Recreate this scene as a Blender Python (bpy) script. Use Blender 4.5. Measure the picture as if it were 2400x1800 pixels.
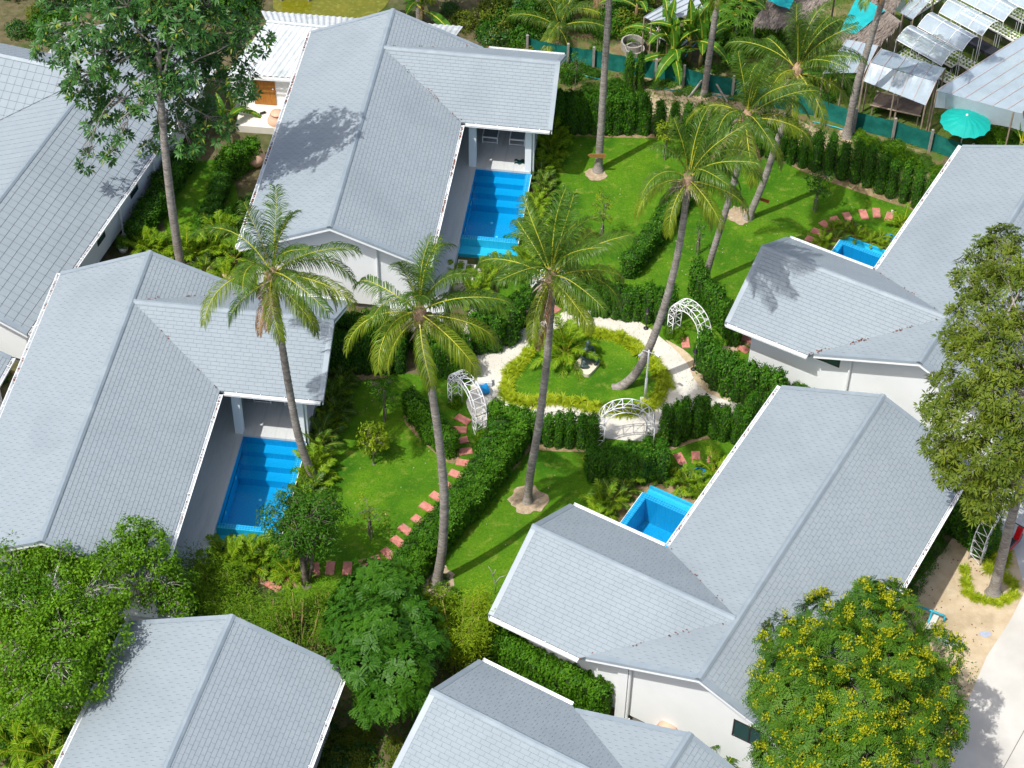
import bpy, math, random
import numpy as np
from mathutils import Vector, Matrix
from mathutils.geometry import tessellate_polygon
R = math.radians
scene = bpy.context.scene
for o in list(bpy.data.objects):
    bpy.data.objects.remove(o, do_unlink=True)
COL = scene.collection
random.seed(7)
RNG = np.random.default_rng(11)

# ------------------------------------------------------------------ camera
CAM_H, PITCH, ROLL, FPX = 52.067, 45.6075, 1.016, 4757.9
cam = bpy.data.cameras.new('camera')
cam.sensor_width = 36.0
cam.sensor_fit = 'HORIZONTAL'
cam.lens = FPX / 2400 * 36
cam.clip_start = 0.5
cam.clip_end = 2000
camo = bpy.data.objects.new('camera', cam)
COL.objects.link(camo)
camo.matrix_world = Matrix.Translation((0, 0, CAM_H)) @ Matrix.Rotation(R(90 - PITCH), 4, 'X') @ Matrix.Rotation(R(ROLL), 4, 'Z')
scene.camera = camo

# ------------------------------------------------------------------ sky, sun, exposure
SUN_EL, SHADOW_AZ = 60.0, 41.0          # shadows fall towards the north-east
world = bpy.data.worlds.new('World')
scene.world = world
world.use_nodes = True
wn, wl = world.node_tree.nodes, world.node_tree.links
sky = wn.new('ShaderNodeTexSky')
sky.sky_type = 'NISHITA'
sky.sun_disc = False
sky.sun_elevation = R(SUN_EL)
sky.sun_rotation = R(270 - SHADOW_AZ)
sky.air_density = 1.0
sky.dust_density = 3.6
sky.ozone_density = 0.3
bg = wn.get('Background') or wn.new('ShaderNodeBackground')
bg.inputs['Strength'].default_value = 0.132
wl.new(sky.outputs[0], bg.inputs['Color'])
out = wn.get('World Output') or wn.new('ShaderNodeOutputWorld')
wl.new(bg.outputs[0], out.inputs['Surface'])
sl = bpy.data.lights.new('sun', 'SUN')
sl.energy = 3.15
sl.angle = R(0.5)
sl.color = (1.0, 0.985, 0.945)
so = bpy.data.objects.new('sun', sl)
COL.objects.link(so)
ce = math.cos(R(SUN_EL))
so.rotation_euler = Vector((ce * math.cos(R(SHADOW_AZ)), ce * math.sin(R(SHADOW_AZ)), -math.sin(R(SUN_EL)))).to_track_quat('-Z', 'Y').to_euler()
scene.view_settings.view_transform = 'Standard'
scene.view_settings.look = 'None'
scene.view_settings.exposure = 0.48
scene.view_settings.gamma = 1.0
scene.view_settings.use_curve_mapping = False
scene.render.engine = 'CYCLES'
scene.cycles.max_bounces = 6
scene.cycles.transparent_max_bounces = 16
scene.cycles.use_adaptive_sampling = True

# ------------------------------------------------------------------ survey: a photo point on a level -> a place on the ground plan
_c, _s = math.cos(R(PITCH)), math.sin(R(PITCH))
_cr, _sr = math.cos(R(ROLL)), math.sin(R(ROLL))
def at(px, py, z=0.0):
    u, v = px - 1200, py - 900
    a = (u * _cr + v * _sr) / FPX
    b = (-u * _sr + v * _cr) / FPX
    dy, dz = _c - b * _s, -_s - b * _c
    t = (z - CAM_H) / dz
    return Vector((a * t, dy * t, z))
def at_y(px, py, y):
    """height and x of a point seen at px,py that stands on the line y"""
    u, v = px - 1200, py - 900
    a = (u * _cr + v * _sr) / FPX
    b = (-u * _sr + v * _cr) / FPX
    t = y / (_c - b * _s)
    return Vector((a * t, y, CAM_H + (-_s - b * _c) * t))
def in_view(p, m=0.0):
    y, zz = p[1], p[2] - CAM_H
    d = y * _c - zz * _s
    up = y * _s + zz * _c
    u, v = p[0] / d * FPX, -up / d * FPX
    x, yy = 1200 + u * _cr - v * _sr, 900 + u * _sr + v * _cr
    return -m < x < 2400 + m and -m < yy < 1800 + m

# ------------------------------------------------------------------ materials
def nodes_of(name):
    m = bpy.data.materials.new(name)
    m.use_nodes = True
    nt = m.node_tree
    b = nt.nodes.get('Principled BSDF')
    return m, nt, b
def rgba(c): return (c[0], c[1], c[2], 1)
def _mix(nt, f, a, b):
    n = nt.nodes.new('ShaderNodeMix'); n.data_type = 'RGBA'
    if isinstance(f, (int, float)): n.inputs[0].default_value = f
    else: nt.links.new(f, n.inputs[0])
    for s, i in ((a, 6), (b, 7)):
        if isinstance(s, tuple): n.inputs[i].default_value = rgba(s)
        else: nt.links.new(s, n.inputs[i])
    return n.outputs[2]
def _pos(nt, coord='world', sc=(1, 1, 1)):
    if coord == 'world': o = nt.nodes.new('ShaderNodeNewGeometry').outputs['Position']
    else: o = nt.nodes.new('ShaderNodeTexCoord').outputs['Object']
    if sc != (1, 1, 1):
        mp = nt.nodes.new('ShaderNodeMapping'); mp.inputs['Scale'].default_value = sc
        nt.links.new(o, mp.inputs[0]); o = mp.outputs[0]
    return o
def _noise(nt, pos, scale, detail=3, rough=.55, lo=.35, hi=.65):
    n = nt.nodes.new('ShaderNodeTexNoise')
    n.inputs['Scale'].default_value = scale; n.inputs['Detail'].default_value = detail; n.inputs['Roughness'].default_value = rough
    nt.links.new(pos, n.inputs['Vector'])
    r = nt.nodes.new('ShaderNodeMapRange'); r.inputs[1].default_value = lo; r.inputs[2].default_value = hi
    nt.links.new(n.outputs[0], r.inputs[0])
    return r.outputs[0]
def _bump(nt, b, h, strength, dist=.02):
    bp = nt.nodes.new('ShaderNodeBump'); bp.inputs['Strength'].default_value = strength; bp.inputs['Distance'].default_value = dist
    nt.links.new(h, bp.inputs['Height']); nt.links.new(bp.outputs[0], b.inputs['Normal'])
def M(name, c1, c2=None, scale=4, rough=.7, spec=.3, bump=0, bscale=40, coord='world', sc=(1, 1, 1), c3=None, s3=.5, lo=.35, hi=.65, metal=0):
    m, nt, b = nodes_of(name)
    b.inputs['Roughness'].default_value = rough
    b.inputs['Specular IOR Level'].default_value = spec
    b.inputs['Metallic'].default_value = metal
    pos = _pos(nt, coord, sc)
    col = c1
    if c2: col = _mix(nt, _noise(nt, pos, scale, lo=lo, hi=hi), c1, c2)
    if c3: col = _mix(nt, _noise(nt, pos, s3, 4, .6, .5, .72), col, c3)
    if isinstance(col, tuple): b.inputs['Base Color'].default_value = rgba(col)
    else: nt.links.new(col, b.inputs['Base Color'])
    if bump: _bump(nt, b, _noise(nt, pos, bscale, 3, .6, 0, 1), bump)
    return m
def ML(name, c1, c2, rough=.5, trans=.25, clump=1.2, c3=None, spec=.16):
    """leaves: each leaf its own tone, plus slow drift through the crown"""
    m, nt, b = nodes_of(name)
    g = nt.nodes.new('ShaderNodeNewGeometry')
    f = nt.nodes.new('ShaderNodeMath'); f.operation = 'MULTIPLY_ADD'; f.inputs[1].default_value = .55
    nt.links.new(g.outputs['Random Per Island'], f.inputs[0])
    h = nt.nodes.new('ShaderNodeMath'); h.operation = 'MULTIPLY'; h.inputs[1].default_value = .45
    nt.links.new(_noise(nt, g.outputs['Position'], clump, 3), h.inputs[0]); nt.links.new(h.outputs[0], f.inputs[2])
    col = _mix(nt, f.outputs[0], c1, c2)
    if c3:
        r = nt.nodes.new('ShaderNodeMapRange'); r.inputs[1].default_value = .93; r.inputs[2].default_value = .96
        nt.links.new(g.outputs['Random Per Island'], r.inputs[0])
        col = _mix(nt, r.outputs[0], col, c3)
    nt.links.new(col, b.inputs['Base Color'])
    b.inputs['Roughness'].default_value = rough
    b.inputs['Specular IOR Level'].default_value = spec
    tr = nt.nodes.new('ShaderNodeBsdfTranslucent')
    tc = _mix(nt, .5, col, (c2[0] * 1.5, c2[1] * 1.5, c2[2] * .8))
    nt.links.new(tc, tr.inputs[0])
    mx = nt.nodes.new('ShaderNodeMixShader'); mx.inputs[0].default_value = trans
    nt.links.new(b.outputs[0], mx.inputs[1]); nt.links.new(tr.outputs[0], mx.inputs[2])
    o = nt.nodes.get('Material Output'); nt.links.new(mx.outputs[0], o.inputs[0])
    return m
def tiles_mat(name, c1, c2, grout, size, rough=.25, bump=0):
    m, nt, b = nodes_of(name)
    br = nt.nodes.new('ShaderNodeTexBrick')
    br.offset = 0; br.inputs['Scale'].default_value = 1
    br.inputs['Brick Width'].default_value = size; br.inputs['Row Height'].default_value = size
    br.inputs['Mortar Size'].default_value = size * .06; br.inputs['Mortar Smooth'].default_value = 0.1
    br.inputs['Color1'].default_value = rgba(c1); br.inputs['Color2'].default_value = rgba(c2); br.inputs['Mortar'].default_value = rgba(grout)
    nt.links.new(_pos(nt, 'obj'), br.inputs['Vector'])
    nt.links.new(br.outputs[0], b.inputs['Base Color'])
    b.inputs['Roughness'].default_value = rough
    return m

m_shingle = M('roof_shingle', (.252, .295, .322), (.266, .309, .336), 2.2, .8, .25, .25, 120, c3=(.228, .268, .294), s3=.28)
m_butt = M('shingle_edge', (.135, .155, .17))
m_under = M('roof_underlay', (.16, .185, .21))
m_cap = M('ridge_metal', (.225, .27, .305), (.245, .29, .325), 3, .45, .4, c3=(.29, .34, .37), s3=1.1)
m_trim = M('roof_trim', (.27, .32, .365), (.31, .36, .405), 3, .55, .4)
m_white = M('white_render', (.82, .84, .84), (.80, .82, .82), .9, .8, .2, .08, 30, c3=(.755, .78, .775), s3=.35)
m_fascia = M('white_paint', (.82, .84, .84), None, rough=.45)
m_plinth = M('plinth', (.20, .19, .18), (.28, .27, .26), 3)
m_glass = M('window_glass', (.03, .075, .075), None, rough=.08, spec=.7)
m_frame = M('dark_frame', (.035, .03, .03), None, rough=.4)
m_deck = M('deck_tile', (.50, .52, .52), (.57, .58, .56), 6, .6, .3, .1, 60, 'obj', (9, .6, 1), c3=(.45, .47, .47), s3=.8)
m_pool = tiles_mat('pool_mosaic', (.008, .37, .57), (.012, .41, .63), (.05, .48, .69), .05)
m_poole = tiles_mat('pool_ledge_tile', (.03, .34, .50), (.05, .42, .58), (.32, .66, .76), .095)
m_lawn_soil = M('garden_soil', (.22, .155, .085), (.33, .24, .14), 5, .95, .1, .5, 30, c3=(.14, .12, .05), s3=1.2)
m_path = M('path_concrete', (.56, .53, .46), (.62, .595, .53), 1.2, .85, .2, .15, 40, c3=(.50, .465, .40), s3=.7)
m_road = M('road_concrete', (.50, .48, .43), (.56, .54, .49), .8, .85, .2, .2, 30, sc=(1, 1, 1), c3=(.45, .43, .39), s3=.35)
m_sand = M('sand', (.46, .36, .23), (.54, .44, .30), 2.5, .95, .1, .6, 18, c3=(.34, .27, .165), s3=.9)
m_gravel = M('blue_gravel', (.30, .33, .40), (.42, .46, .55), 40, .9)
m_brick = M('red_paver', (.48, .165, .13), (.58, .25, .20), 7, .85, .2, .5, 60, c3=(.30, .19, .14), s3=2.2)
m_white_metal = M('white_steel', (.80, .80, .80), None, rough=.35)
m_bark = M('palm_bark', (.20, .175, .15), (.37, .34, .305), 9, .9, .15, .8, 30, 'obj', (.6, .6, 2.4), c3=(.15, .13, .11), s3=1.3)
m_bark_d = M('dark_bark', (.13, .105, .085), (.24, .205, .175), 6, .95, .1, .8, 22, 'obj')
m_bark_l = M('pale_bark', (.30, .275, .25), (.44, .42, .395), 5, .9, .1, .6, 22, 'obj', c3=(.55, .54, .52), s3=2)
m_rachis = M('palm_rachis', (.46, .44, .035), (.38, .40, .05), 3, .45)
m_fibre = M('palm_fibre', (.26, .155, .09), (.42, .30, .20), 12, .95)
m_spathe = M('dry_spathe', (.55, .47, .38), (.40, .31, .23), 6, .8)
m_palm = ML('palm_leaflets', (.024, .080, .008), (.105, .190, .014), .38, .25, .6, None, .28)
m_palm2 = ML('palm_leaflets_yellow', (.075, .14, .008), (.22, .28, .016), .38, .25, .8, None, .28)
m_areca = ML('areca_leaflets', (.050, .15, .005), (.22, .34, .010), .45, .25, 2.0)
m_hedge = ML('hedge_leaves', (.016, .082, .005), (.070, .205, .008), .5, .15, 1.8, (.14, .24, .02))
m_hedge2 = ML('hedge_leaves_bright', (.024, .098, .005), (.095, .24, .009), .5, .2, 1.8)
m_core = M('hedge_shade_core', (.022, .05, .012), (.035, .07, .014), 6, .9)  # dark green of the solid hedge core: inner shade put into the colour
m_tree1 = ML('tree_leaves_dark', (.016, .068, .014), (.062, .175, .024), .38, .18, .7, (.22, .26, .02), .35)
m_tree2 = ML('tree_leaves_bright', (.034, .115, .005), (.155, .31, .010), .42, .25, .6)
m_tree3 = ML('tree_leaves_mid', (.017, .076, .006), (.068, .185, .010), .42, .2, .7)
m_tree4 = ML('tree_leaves_olive', (.048, .092, .010), (.175, .225, .018), .45, .25, .6, (.17, .19, .015))
m_tree7 = ML('tree_leaves_flowering', (.024, .085, .008), (.098, .205, .014), .45, .2, .7)
m_flower = ML('yellow_flowers', (.22, .29, .008), (.46, .45, .012), .6, .2, 3)
m_bamboo = ML('bamboo_leaves', (.050, .14, .006), (.18, .31, .010), .45, .3, .7)
m_bamboo2 = ML('bamboo_leaves_yellow', (.11, .22, .006), (.28, .38, .010), .45, .3, .9)
m_sapling = ML('sapling_leaves', (.11, .21, .010), (.30, .38, .016), .45, .35, 1.5)
m_border = ML('border_leaves', (.15, .24, .006), (.42, .49, .02), .45, .2, 3)
m_banana = ML('banana_leaf', (.045, .14, .014), (.10, .24, .02), .35, .3, 1)
m_weed = ML('weed_leaves', (.04, .12, .012), (.10, .22, .018), .5, .2, 1.2)
m_grass_tuft = ML('grass_blades', (.055, .15, .008), (.14, .27, .012), .6, .2, 1.5)

# ------------------------------------------------------------------ objects
def tag(o, label=None, cat=None, group=None, kind=None):
    if label: o['label'] = label
    if cat: o['category'] = cat
    if group: o['group'] = group
    if kind: o['kind'] = kind
    return o
def thing(name, label, cat, loc=(0, 0, 0), rz=0.0, group=None):
    o = bpy.data.objects.new(name, None)
    o.empty_display_size = .2
    COL.objects.link(o)
    o.location = loc; o.rotation_euler = (0, 0, rz)
    return tag(o, label, cat, group)
def link(name, me, parent=None, loc=None, rz=None):
    o = bpy.data.objects.new(name, me)
    COL.objects.link(o)
    if parent is not None: o.parent = parent
    if loc is not None: o.location = loc
    if rz is not None: o.rotation_euler = (0, 0, rz)
    return o
def mesh_np(name, V, loops, starts, totals, mats, mi=None, smooth=False):
    me = bpy.data.meshes.new(name)
    V = np.asarray(V, np.float32)
    me.vertices.add(len(V)); me.vertices.foreach_set('co', V.ravel())
    me.loops.add(len(loops)); me.loops.foreach_set('vertex_index', np.asarray(loops, np.int32))
    me.polygons.add(len(starts))
    me.polygons.foreach_set('loop_start', np.asarray(starts, np.int32))
    me.polygons.foreach_set('loop_total', np.asarray(totals, np.int32))
    for m in (mats if isinstance(mats, (list, tuple)) else [mats]): me.materials.append(m)
    if mi is not None: me.polygons.foreach_set('material_index', np.asarray(mi, np.int32))
    me.update(calc_edges=True)
    if smooth: me.polygons.foreach_set('use_smooth', np.ones(len(starts), bool))
    return me
class MB:
    """collects faces of one mesh"""
    def __init__(s): s.v = []; s.f = []; s.m = []
    def face(s, pts, m=0):
        n = len(s.v); s.v += [tuple(p) for p in pts]; s.f.append(tuple(range(n, n + len(pts)))); s.m.append(m)
    def box(s, x0, x1, y0, y1, z0, z1, m=0, T=None):
        c = [(x, y, z) for z in (z0, z1) for y in (y0, y1) for x in (x0, x1)]
        if T: c = [T(*p) for p in c]
        n = len(s.v); s.v += [tuple(p) for p in c]
        for q in ((0, 2, 3, 1), (4, 5, 7, 6), (0, 1, 5, 4), (2, 6, 7, 3), (0, 4, 6, 2), (1, 3, 7, 5)):
            s.f.append(tuple(n + i for i in q)); s.m.append(m)
    def prism(s, poly, vec, m=0):
        """polygon (3d points) swept along vec"""
        n = len(s.v); k = len(poly); vec = Vector(vec)
        s.v += [tuple(p) for p in poly] + [tuple(Vector(p) + vec) for p in poly]
        s.f.append(tuple(range(n, n + k))); s.f.append(tuple(range(n + 2 * k - 1, n + k - 1, -1)))
        s.m += [m, m]
        for i in range(k):
            j = (i + 1) % k
            s.f.append((n + i, n + j, n + k + j, n + k + i)); s.m.append(m)
    def tube(s, pts, r, n=8, m=0, caps=True):
        pts = [Vector(p) for p in pts]
        rr = r if isinstance(r, (list, tuple)) else [r] * len(pts)
        b = len(s.v)
        prev = None
        for i, p in enumerate(pts):
            d = (pts[min(i + 1, len(pts) - 1)] - pts[max(i - 1, 0)]).normalized()
            if prev is None:
                a = d.orthogonal().normalized()
            else:
                a = (prev - d * prev.dot(d)).normalized()
            prev = a
            c = d.cross(a)
            for k in range(n):
                t = 2 * math.pi * k / n
                s.v.append(tuple(p + (a * math.cos(t) + c * math.sin(t)) * rr[i]))
        for i in range(len(pts) - 1):
            for k in range(n):
                k2 = (k + 1) % n
                s.f.append((b + i * n + k, b + i * n + k2, b + (i + 1) * n + k2, b + (i + 1) * n + k)); s.m.append(m)
        if caps:
            s.f.append(tuple(b + k for k in range(n))[::-1]); s.m.append(m)
            e = b + (len(pts) - 1) * n
            s.f.append(tuple(e + k for k in range(n))); s.m.append(m)
    def bar(s, a, b, w=.02, m=0): s.tube([a, b], w, 4, m)
    def mesh(s, name, mats, smooth=False):
        me = bpy.data.meshes.new(name)
        me.from_pydata(s.v, [], s.f)
        for mt in (mats if isinstance(mats, (list, tuple)) else [mats]): me.materials.append(mt)
        if any(s.m): me.polygons.foreach_set('material_index', s.m)
        if smooth: me.polygons.foreach_set('use_smooth', [True] * len(me.polygons))
        me.update()
        return me
    def obj(s, name, mats, parent=None, smooth=False, loc=None, rz=None):
        return link(name, s.mesh(name, mats, smooth), parent, loc, rz)

# ------------------------------------------------------------------ leaf meshes
def unit(a): return a / np.maximum(np.linalg.norm(a, axis=-1, keepdims=True), 1e-9)
class Leaves:
    """gathers kite-shaped leaves (two triangles folded on the midrib)"""
    def __init__(s): s.V = []; s.mi = []
    def add(s, P, A, N, L, Wd, fold=.15, droop=0.0, m=0):
        P = np.asarray(P, float); n = len(P)
        A = unit(np.asarray(A, float)); S = unit(np.cross(A, np.asarray(N, float))); N = np.cross(S, A)
        L = np.broadcast_to(L, (n,))[:, None]; Wd = np.broadcast_to(Wd, (n,))[:, None]
        mid = P + A * L * .45
        tip = P + A * L + np.array([0, 0, -1.0]) * L * droop
        l = mid + S * Wd / 2 + N * Wd * fold; r = mid - S * Wd / 2 + N * Wd * fold
        s.V.append(np.stack([P, l, tip, r], 1)); s.mi.append(np.full(n, m))
    def mesh(s, name, mats):
        V = np.concatenate(s.V); n = len(V)
        V = V.reshape(-1, 3)
        b = np.arange(n)[:, None] * 4
        loops = (b + np.array([[0, 2, 1, 0, 3, 2]])).ravel()
        starts = np.arange(2 * n) * 3
        return mesh_np(name, V, loops, starts, np.full(2 * n, 3), mats, np.repeat(np.concatenate(s.mi), 2))
def rand_dirs(n, rng=RNG): return unit(rng.normal(size=(n, 3)))

ORD = ['first', 'second', 'third', 'fourth', 'fifth', 'sixth', 'seventh', 'eighth', 'ninth', 'tenth', 'eleventh', 'twelfth', 'thirteenth', 'fourteenth', 'fifteenth', 'sixteenth', 'seventeenth', 'eighteenth', 'nineteenth', 'twentieth', '21st', '22nd', '23rd', '24th', '25th', '26th', '27th', '28th', '29th', '30th', '31st', '32nd', '33rd', '34th', '35th', '36th', '37th', '38th', '39th', '40th']
def end_word(p0, p1):
    dx, dy = p0[0] - p1[0], p0[1] - p1[1]
    return ('left' if dx < 0 else 'right') if abs(dx) > abs(dy) else ('upper' if dy < 0 else 'lower')
def nth(label, i, end):
    w = label.split(); 
    l = ' '.join(w[:11]) if len(w) > 11 else label
    return '%s, %s from the %s end' % (l, ORD[i], end)

m_dead = ML('dead_frond_leaflets', (.16, .085, .035), (.34, .22, .11), .8, .1, 1)
# ------------------------------------------------------------------ ground and setting
def inside(poly, x, y):
    c = False; j = len(poly) - 1
    for i in range(len(poly)):
        a, b = poly[i], poly[j]
        if (a[1] > y) != (b[1] > y) and x < (b[0] - a[0]) * (y - a[1]) / (b[1] - a[1]) + a[0]: c = not c
        j = i
    return c
def sheet(name, pts, z, mat, holes=(), kind='structure'):
    from mathutils.geometry import delaunay_2d_cdt
    V, E = [], []
    for r in [pts] + list(holes):
        n = len(V); V += [Vector((p[0], p[1])) for p in r]; E += [(n + i, n + (i + 1) % len(r)) for i in range(len(r))]
    v, e, f, *_ = delaunay_2d_cdt(V, E, [], 0, 1e-5)
    F = []
    for t in f:
        cx, cy = sum(v[i].x for i in t) / len(t), sum(v[i].y for i in t) / len(t)
        if inside(pts, cx, cy) and not any(inside(h, cx, cy) for h in holes): F.append(tuple(t))
    me = bpy.data.meshes.new(name)
    me.from_pydata([(p.x, p.y, z) for p in v], [], F)
    me.materials.append(mat); me.update()
    return tag(link(name, me), kind=kind)
def smooth_ring(pts, n=6, closed=True):
    """Catmull-Rom through the points"""
    P = [Vector((p[0], p[1])) for p in pts]; k = len(P); o = []
    rng = range(k) if closed else range(k - 1)
    for i in rng:
        if closed: a, b, c, d = P[i - 1], P[i], P[(i + 1) % k], P[(i + 2) % k]
        else: a, b, c, d = P[max(i - 1, 0)], P[i], P[i + 1], P[min(i + 2, k - 1)]
        for j in range(n):
            t = j / n
            o.append(.5 * ((2 * b) + (c - a) * t + (2 * a - 5 * b + 4 * c - d) * t * t + (3 * b - a - 3 * c + d) * t ** 3))
    if not closed: o.append(P[-1])
    return o
def ats(l, z=0): return [at(x, y, z) for x, y in l]

HOUSES = dict(A=(-12.74, 52.805, -.1126), B=(-5.034, 67.494, -.1159), C=(5.547, 34.907, 2.6204), D=(13.575, 48.003, 2.6230))
HE, HR = 3.0, 4.43
WD, W2, JW, LM, XW = 3.5, 3.41, 2.514, 13.28, 7.0
C0X, C0Y, C1Y = 3.82, -.106, 4.966
def to_world(h, lx, ly):
    x, y, a = HOUSES[h]; c, s = math.cos(a), math.sin(a)
    return Vector((x + lx * c + ly * s, y + lx * s - ly * c, 0))
POOL = (4.0, 6.22, 4.58, 8.72)
holes = []
for h in HOUSES:
    x0, x1, y0, y1 = POOL[0] + .02, POOL[1] - .02, POOL[2] + .02, POOL[3] - .02
    holes.append([to_world(h, a, b) for a, b in ((x0, y0), (x1, y0), (x1, y1), (x0, y1))])

m_ground = M('ground_soil', (.085, .075, .035), (.15, .125, .07), 3, .95, .1, .8, 12, c3=(.035, .075, .012), s3=.55)
m_lawn = M('lawn_grass', (.060, .162, .008), (.115, .245, .010), .9, .9, .12, .9, 60, c3=(.145, .275, .010), s3=.5)
def lawn_finish():
    nt = m_lawn.node_tree; b = nt.nodes['Principled BSDF']
    src = b.inputs['Base Color'].links[0].from_socket
    p = _pos(nt)
    c = _mix(nt, _noise(nt, p, 14, 4, .7, .3, .75), src, (.036, .125, .003))
    c = _mix(nt, _noise(nt, p, .33, 3, .6, .50, .66), c, (.030, .115, .004))
    c = _mix(nt, _noise(nt, p, 6.5, 4, .7, .52, .80), c, (.115, .20, .012))
    c = _mix(nt, _noise(nt, p, 2.6, 5, .7, .54, .76), c, (.22, .26, .04))
    nt.links.new(c, b.inputs['Base Color'])
lawn_finish()
m_weedy = M('weedy_ground', (.16, .12, .06), (.07, .13, .022), 2.2, .95, .1, .9, 16, c3=(.28, .22, .13), s3=.9, lo=.4, hi=.6)
m_farm = M('farm_ground', (.105, .12, .03), (.055, .105, .015), 1.6, .95, .1, .8, 16, c3=(.26, .20, .11), s3=.6)
S = 320
ground = sheet('ground', [(-S, -S), (S, -S), (S, S), (-S, S)], 0.0, m_ground, holes)
lawn_poly = ats([(1180, 655), (1210, 600), (1240, 480), (1275, 400), (1290, 300), (1560, 312), (1640, 340), (1900, 396), (2150, 486), (2200, 470), (2120, 640), (2000, 900), (1960, 1010),
                 (1900, 1200), (1830, 1330), (1500, 1600), (1180, 1560), (1110, 1490), (1010, 1400), (900, 1395), (700, 1410), (610, 1345), (590, 1300), (645, 1260), (700, 1130), (745, 1050),
                 (775, 880), (900, 870), (1000, 880), (1100, 820)])
sheet('lawn', lawn_poly, .004, m_lawn, holes)
sheet('side_lawn', ats([(395, 590), (375, 470), (420, 380), (500, 375), (545, 390), (560, 480), (500, 600)]), .005, m_lawn)
sheet('wild_ground', ats([(1240, 40), (1640, 150), (2130, 310), (2230, 345), (2150, 480), (1900, 392), (1640, 335), (1560, 308), (1290, 298), (1230, 290)]), .003, m_weedy)
sheet('bare_earth', [tuple(p) for p in smooth_ring(ats([(1490, 170), (1600, 205), (1720, 225), (1890, 290), (1960, 330), (1900, 350), (1760, 300), (1620, 290), (1500, 280), (1470, 230)]))], .006, M('bare_earth', (.36, .27, .17), (.45, .36, .245), 2.5, .95, .1, .9, 9, c3=(.20, .16, .08), s3=1.4))
sheet('farm_ground', ats([(1640, -60), (2500, -60), (2500, 420), (2130, 345), (1700, 170)]), .004, m_farm)
sheet('shaded_earth', ats([(500, 1560), (760, 1460), (1000, 1480), (1120, 1620), (960, 1840), (600, 1840)]), .003, M('shade_earth', (.10, .085, .04), (.17, .14, .075), 2.5, .95, .1, .8, 14, c3=(.05, .08, .02), s3=1.1))
path_out = smooth_ring(ats([(1103, 824), (1145, 817), (1180, 809), (1205, 780), (1250, 757), (1295, 744), (1324, 730), (1353, 726), (1415, 733), (1469, 740), (1520, 768), (1545, 788), (1567, 806),
                            (1600, 829), (1622, 853), (1636, 886), (1661, 911), (1708, 933), (1752, 948), (1800, 968), (1790, 1000), (1740, 988), (1690, 970), (1640, 962), (1590, 975), (1558, 1000),
                            (1530, 1022), (1500, 1034), (1412, 1026), (1360, 1008), (1300, 1000), (1230, 990), (1190, 985), (1165, 1000), (1146, 1008), (1133, 1002), (1115, 988), (1100, 966), (1093, 941), (1103, 917), (1101, 870)]), 5)
sheet('garden_path', path_out, .008, m_path)
# narrow earth verge beside the path
verge = smooth_ring(ats([(1560, 797), (1605, 822), (1632, 850), (1650, 880), (1680, 903), (1740, 925), (1800, 955), (1800, 968), (1752, 950), (1700, 938), (1655, 918), (1628, 890), (1612, 855), (1590, 828)]), 4)
sheet('verge', verge, .012, m_sand)
ISLE = [(1237, 815), (1215, 845), (1190, 872), (1178, 905), (1180, 930), (1205, 942), (1240, 950), (1280, 947), (1330, 950), (1380, 962), (1430, 972), (1485, 972), (1530, 958), (1556, 930), (1566, 900),
        (1556, 870), (1530, 845), (1505, 820), (1475, 798), (1440, 786), (1400, 776), (1360, 772), (1320, 776), (1280, 790)]
isle = smooth_ring(ats(ISLE), 4)
sheet('island_lawn', isle, .013, m_lawn)
sheet('sand_yard', ats([(2300, 1165), (2212, 1290), (2100, 1420), (1960, 1600), (1800, 1760), (1760, 1900), (2190, 1860), (2224, 1742), (2283, 1609), (2312, 1540), (2370, 1450), (2402, 1386), (2520, 1190)]), .004, m_sand)
sheet('road', ats([(2520, 1180), (2402, 1386), (2370, 1450), (2312, 1540), (2283, 1609), (2224, 1742), (2190, 1860), (2150, 1960), (3000, 1960), (3000, 1180)]), .009, m_road)
mb = MB()
a, b = at(2352, 1800), at(2400, 1713)
d = (b - a).normalized(); n = Vector((-d.y, d.x, 0)) * .012
p, q = a - d * 4, b + d * 14
mb.face([p - n + Vector((0, 0, .012)), q - n + Vector((0, 0, .012)), q + n + Vector((0, 0, .012)), p + n + Vector((0, 0, .012))])
tag(mb.obj('road_joint', M('joint_dark', (.16, .15, .13))), kind='structure')
sheet('driveway', ats([(2345, 1215), (2372, 1150), (2520, 1175), (2500, 1230), (2402, 1384), (2388, 1330), (2378, 1290), (2350, 1275)]), .012, M('driveway_concrete', (.42, .43, .42), (.50, .51, .50), 1.2, .85, .2, .2, 30))
for i, (px, py, r) in enumerate([(2228, 1502, .42), (2310, 1487, .22), (2205, 1480, .18)]):
    c = at(px, py); k = 22
    ring = [(c.x + math.cos(t * 2 * math.pi / k) * r * random.uniform(.6, 1.2), c.y + math.sin(t * 2 * math.pi / k) * r * random.uniform(.35, .75)) for t in range(k)]
    sheet('gravel_patch', ring, .014 + i * .001, m_gravel)
pond = at(760, 10)
sheet('pond', ats([(640, -120), (1000, -120), (900, 20), (845, 60), (690, 60), (640, 20)]), .02, M('pond_water', (.115, .125, .006), (.16, .15, .010), 1.2, .12, .5, .15, 8, c3=(.20, .21, .03), s3=5))
soil_beds = [[(1300, 292), (1560, 306), (1556, 324), (1300, 315)],
             [(1880, 380), (2150, 472), (2140, 492), (1880, 402)],
             [(1225, 1015), (1400, 1040), (1396, 1060), (1225, 1050)],
             [(960, 975), (1070, 1055), (1050, 1085), (955, 1000)],
             [(1560, 1045), (1770, 1000), (1760, 1020), (1650, 1030), (1560, 1060)],
             [(1235, 1030), (1250, 1045), (1080, 1250), (990, 1380), (955, 1370), (1040, 1210)],
             [(1120, 1475), (1290, 1540), (1290, 1600), (1130, 1560)],
             [(770, 870), (905, 865), (905, 885), (780, 895)]]
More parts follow.
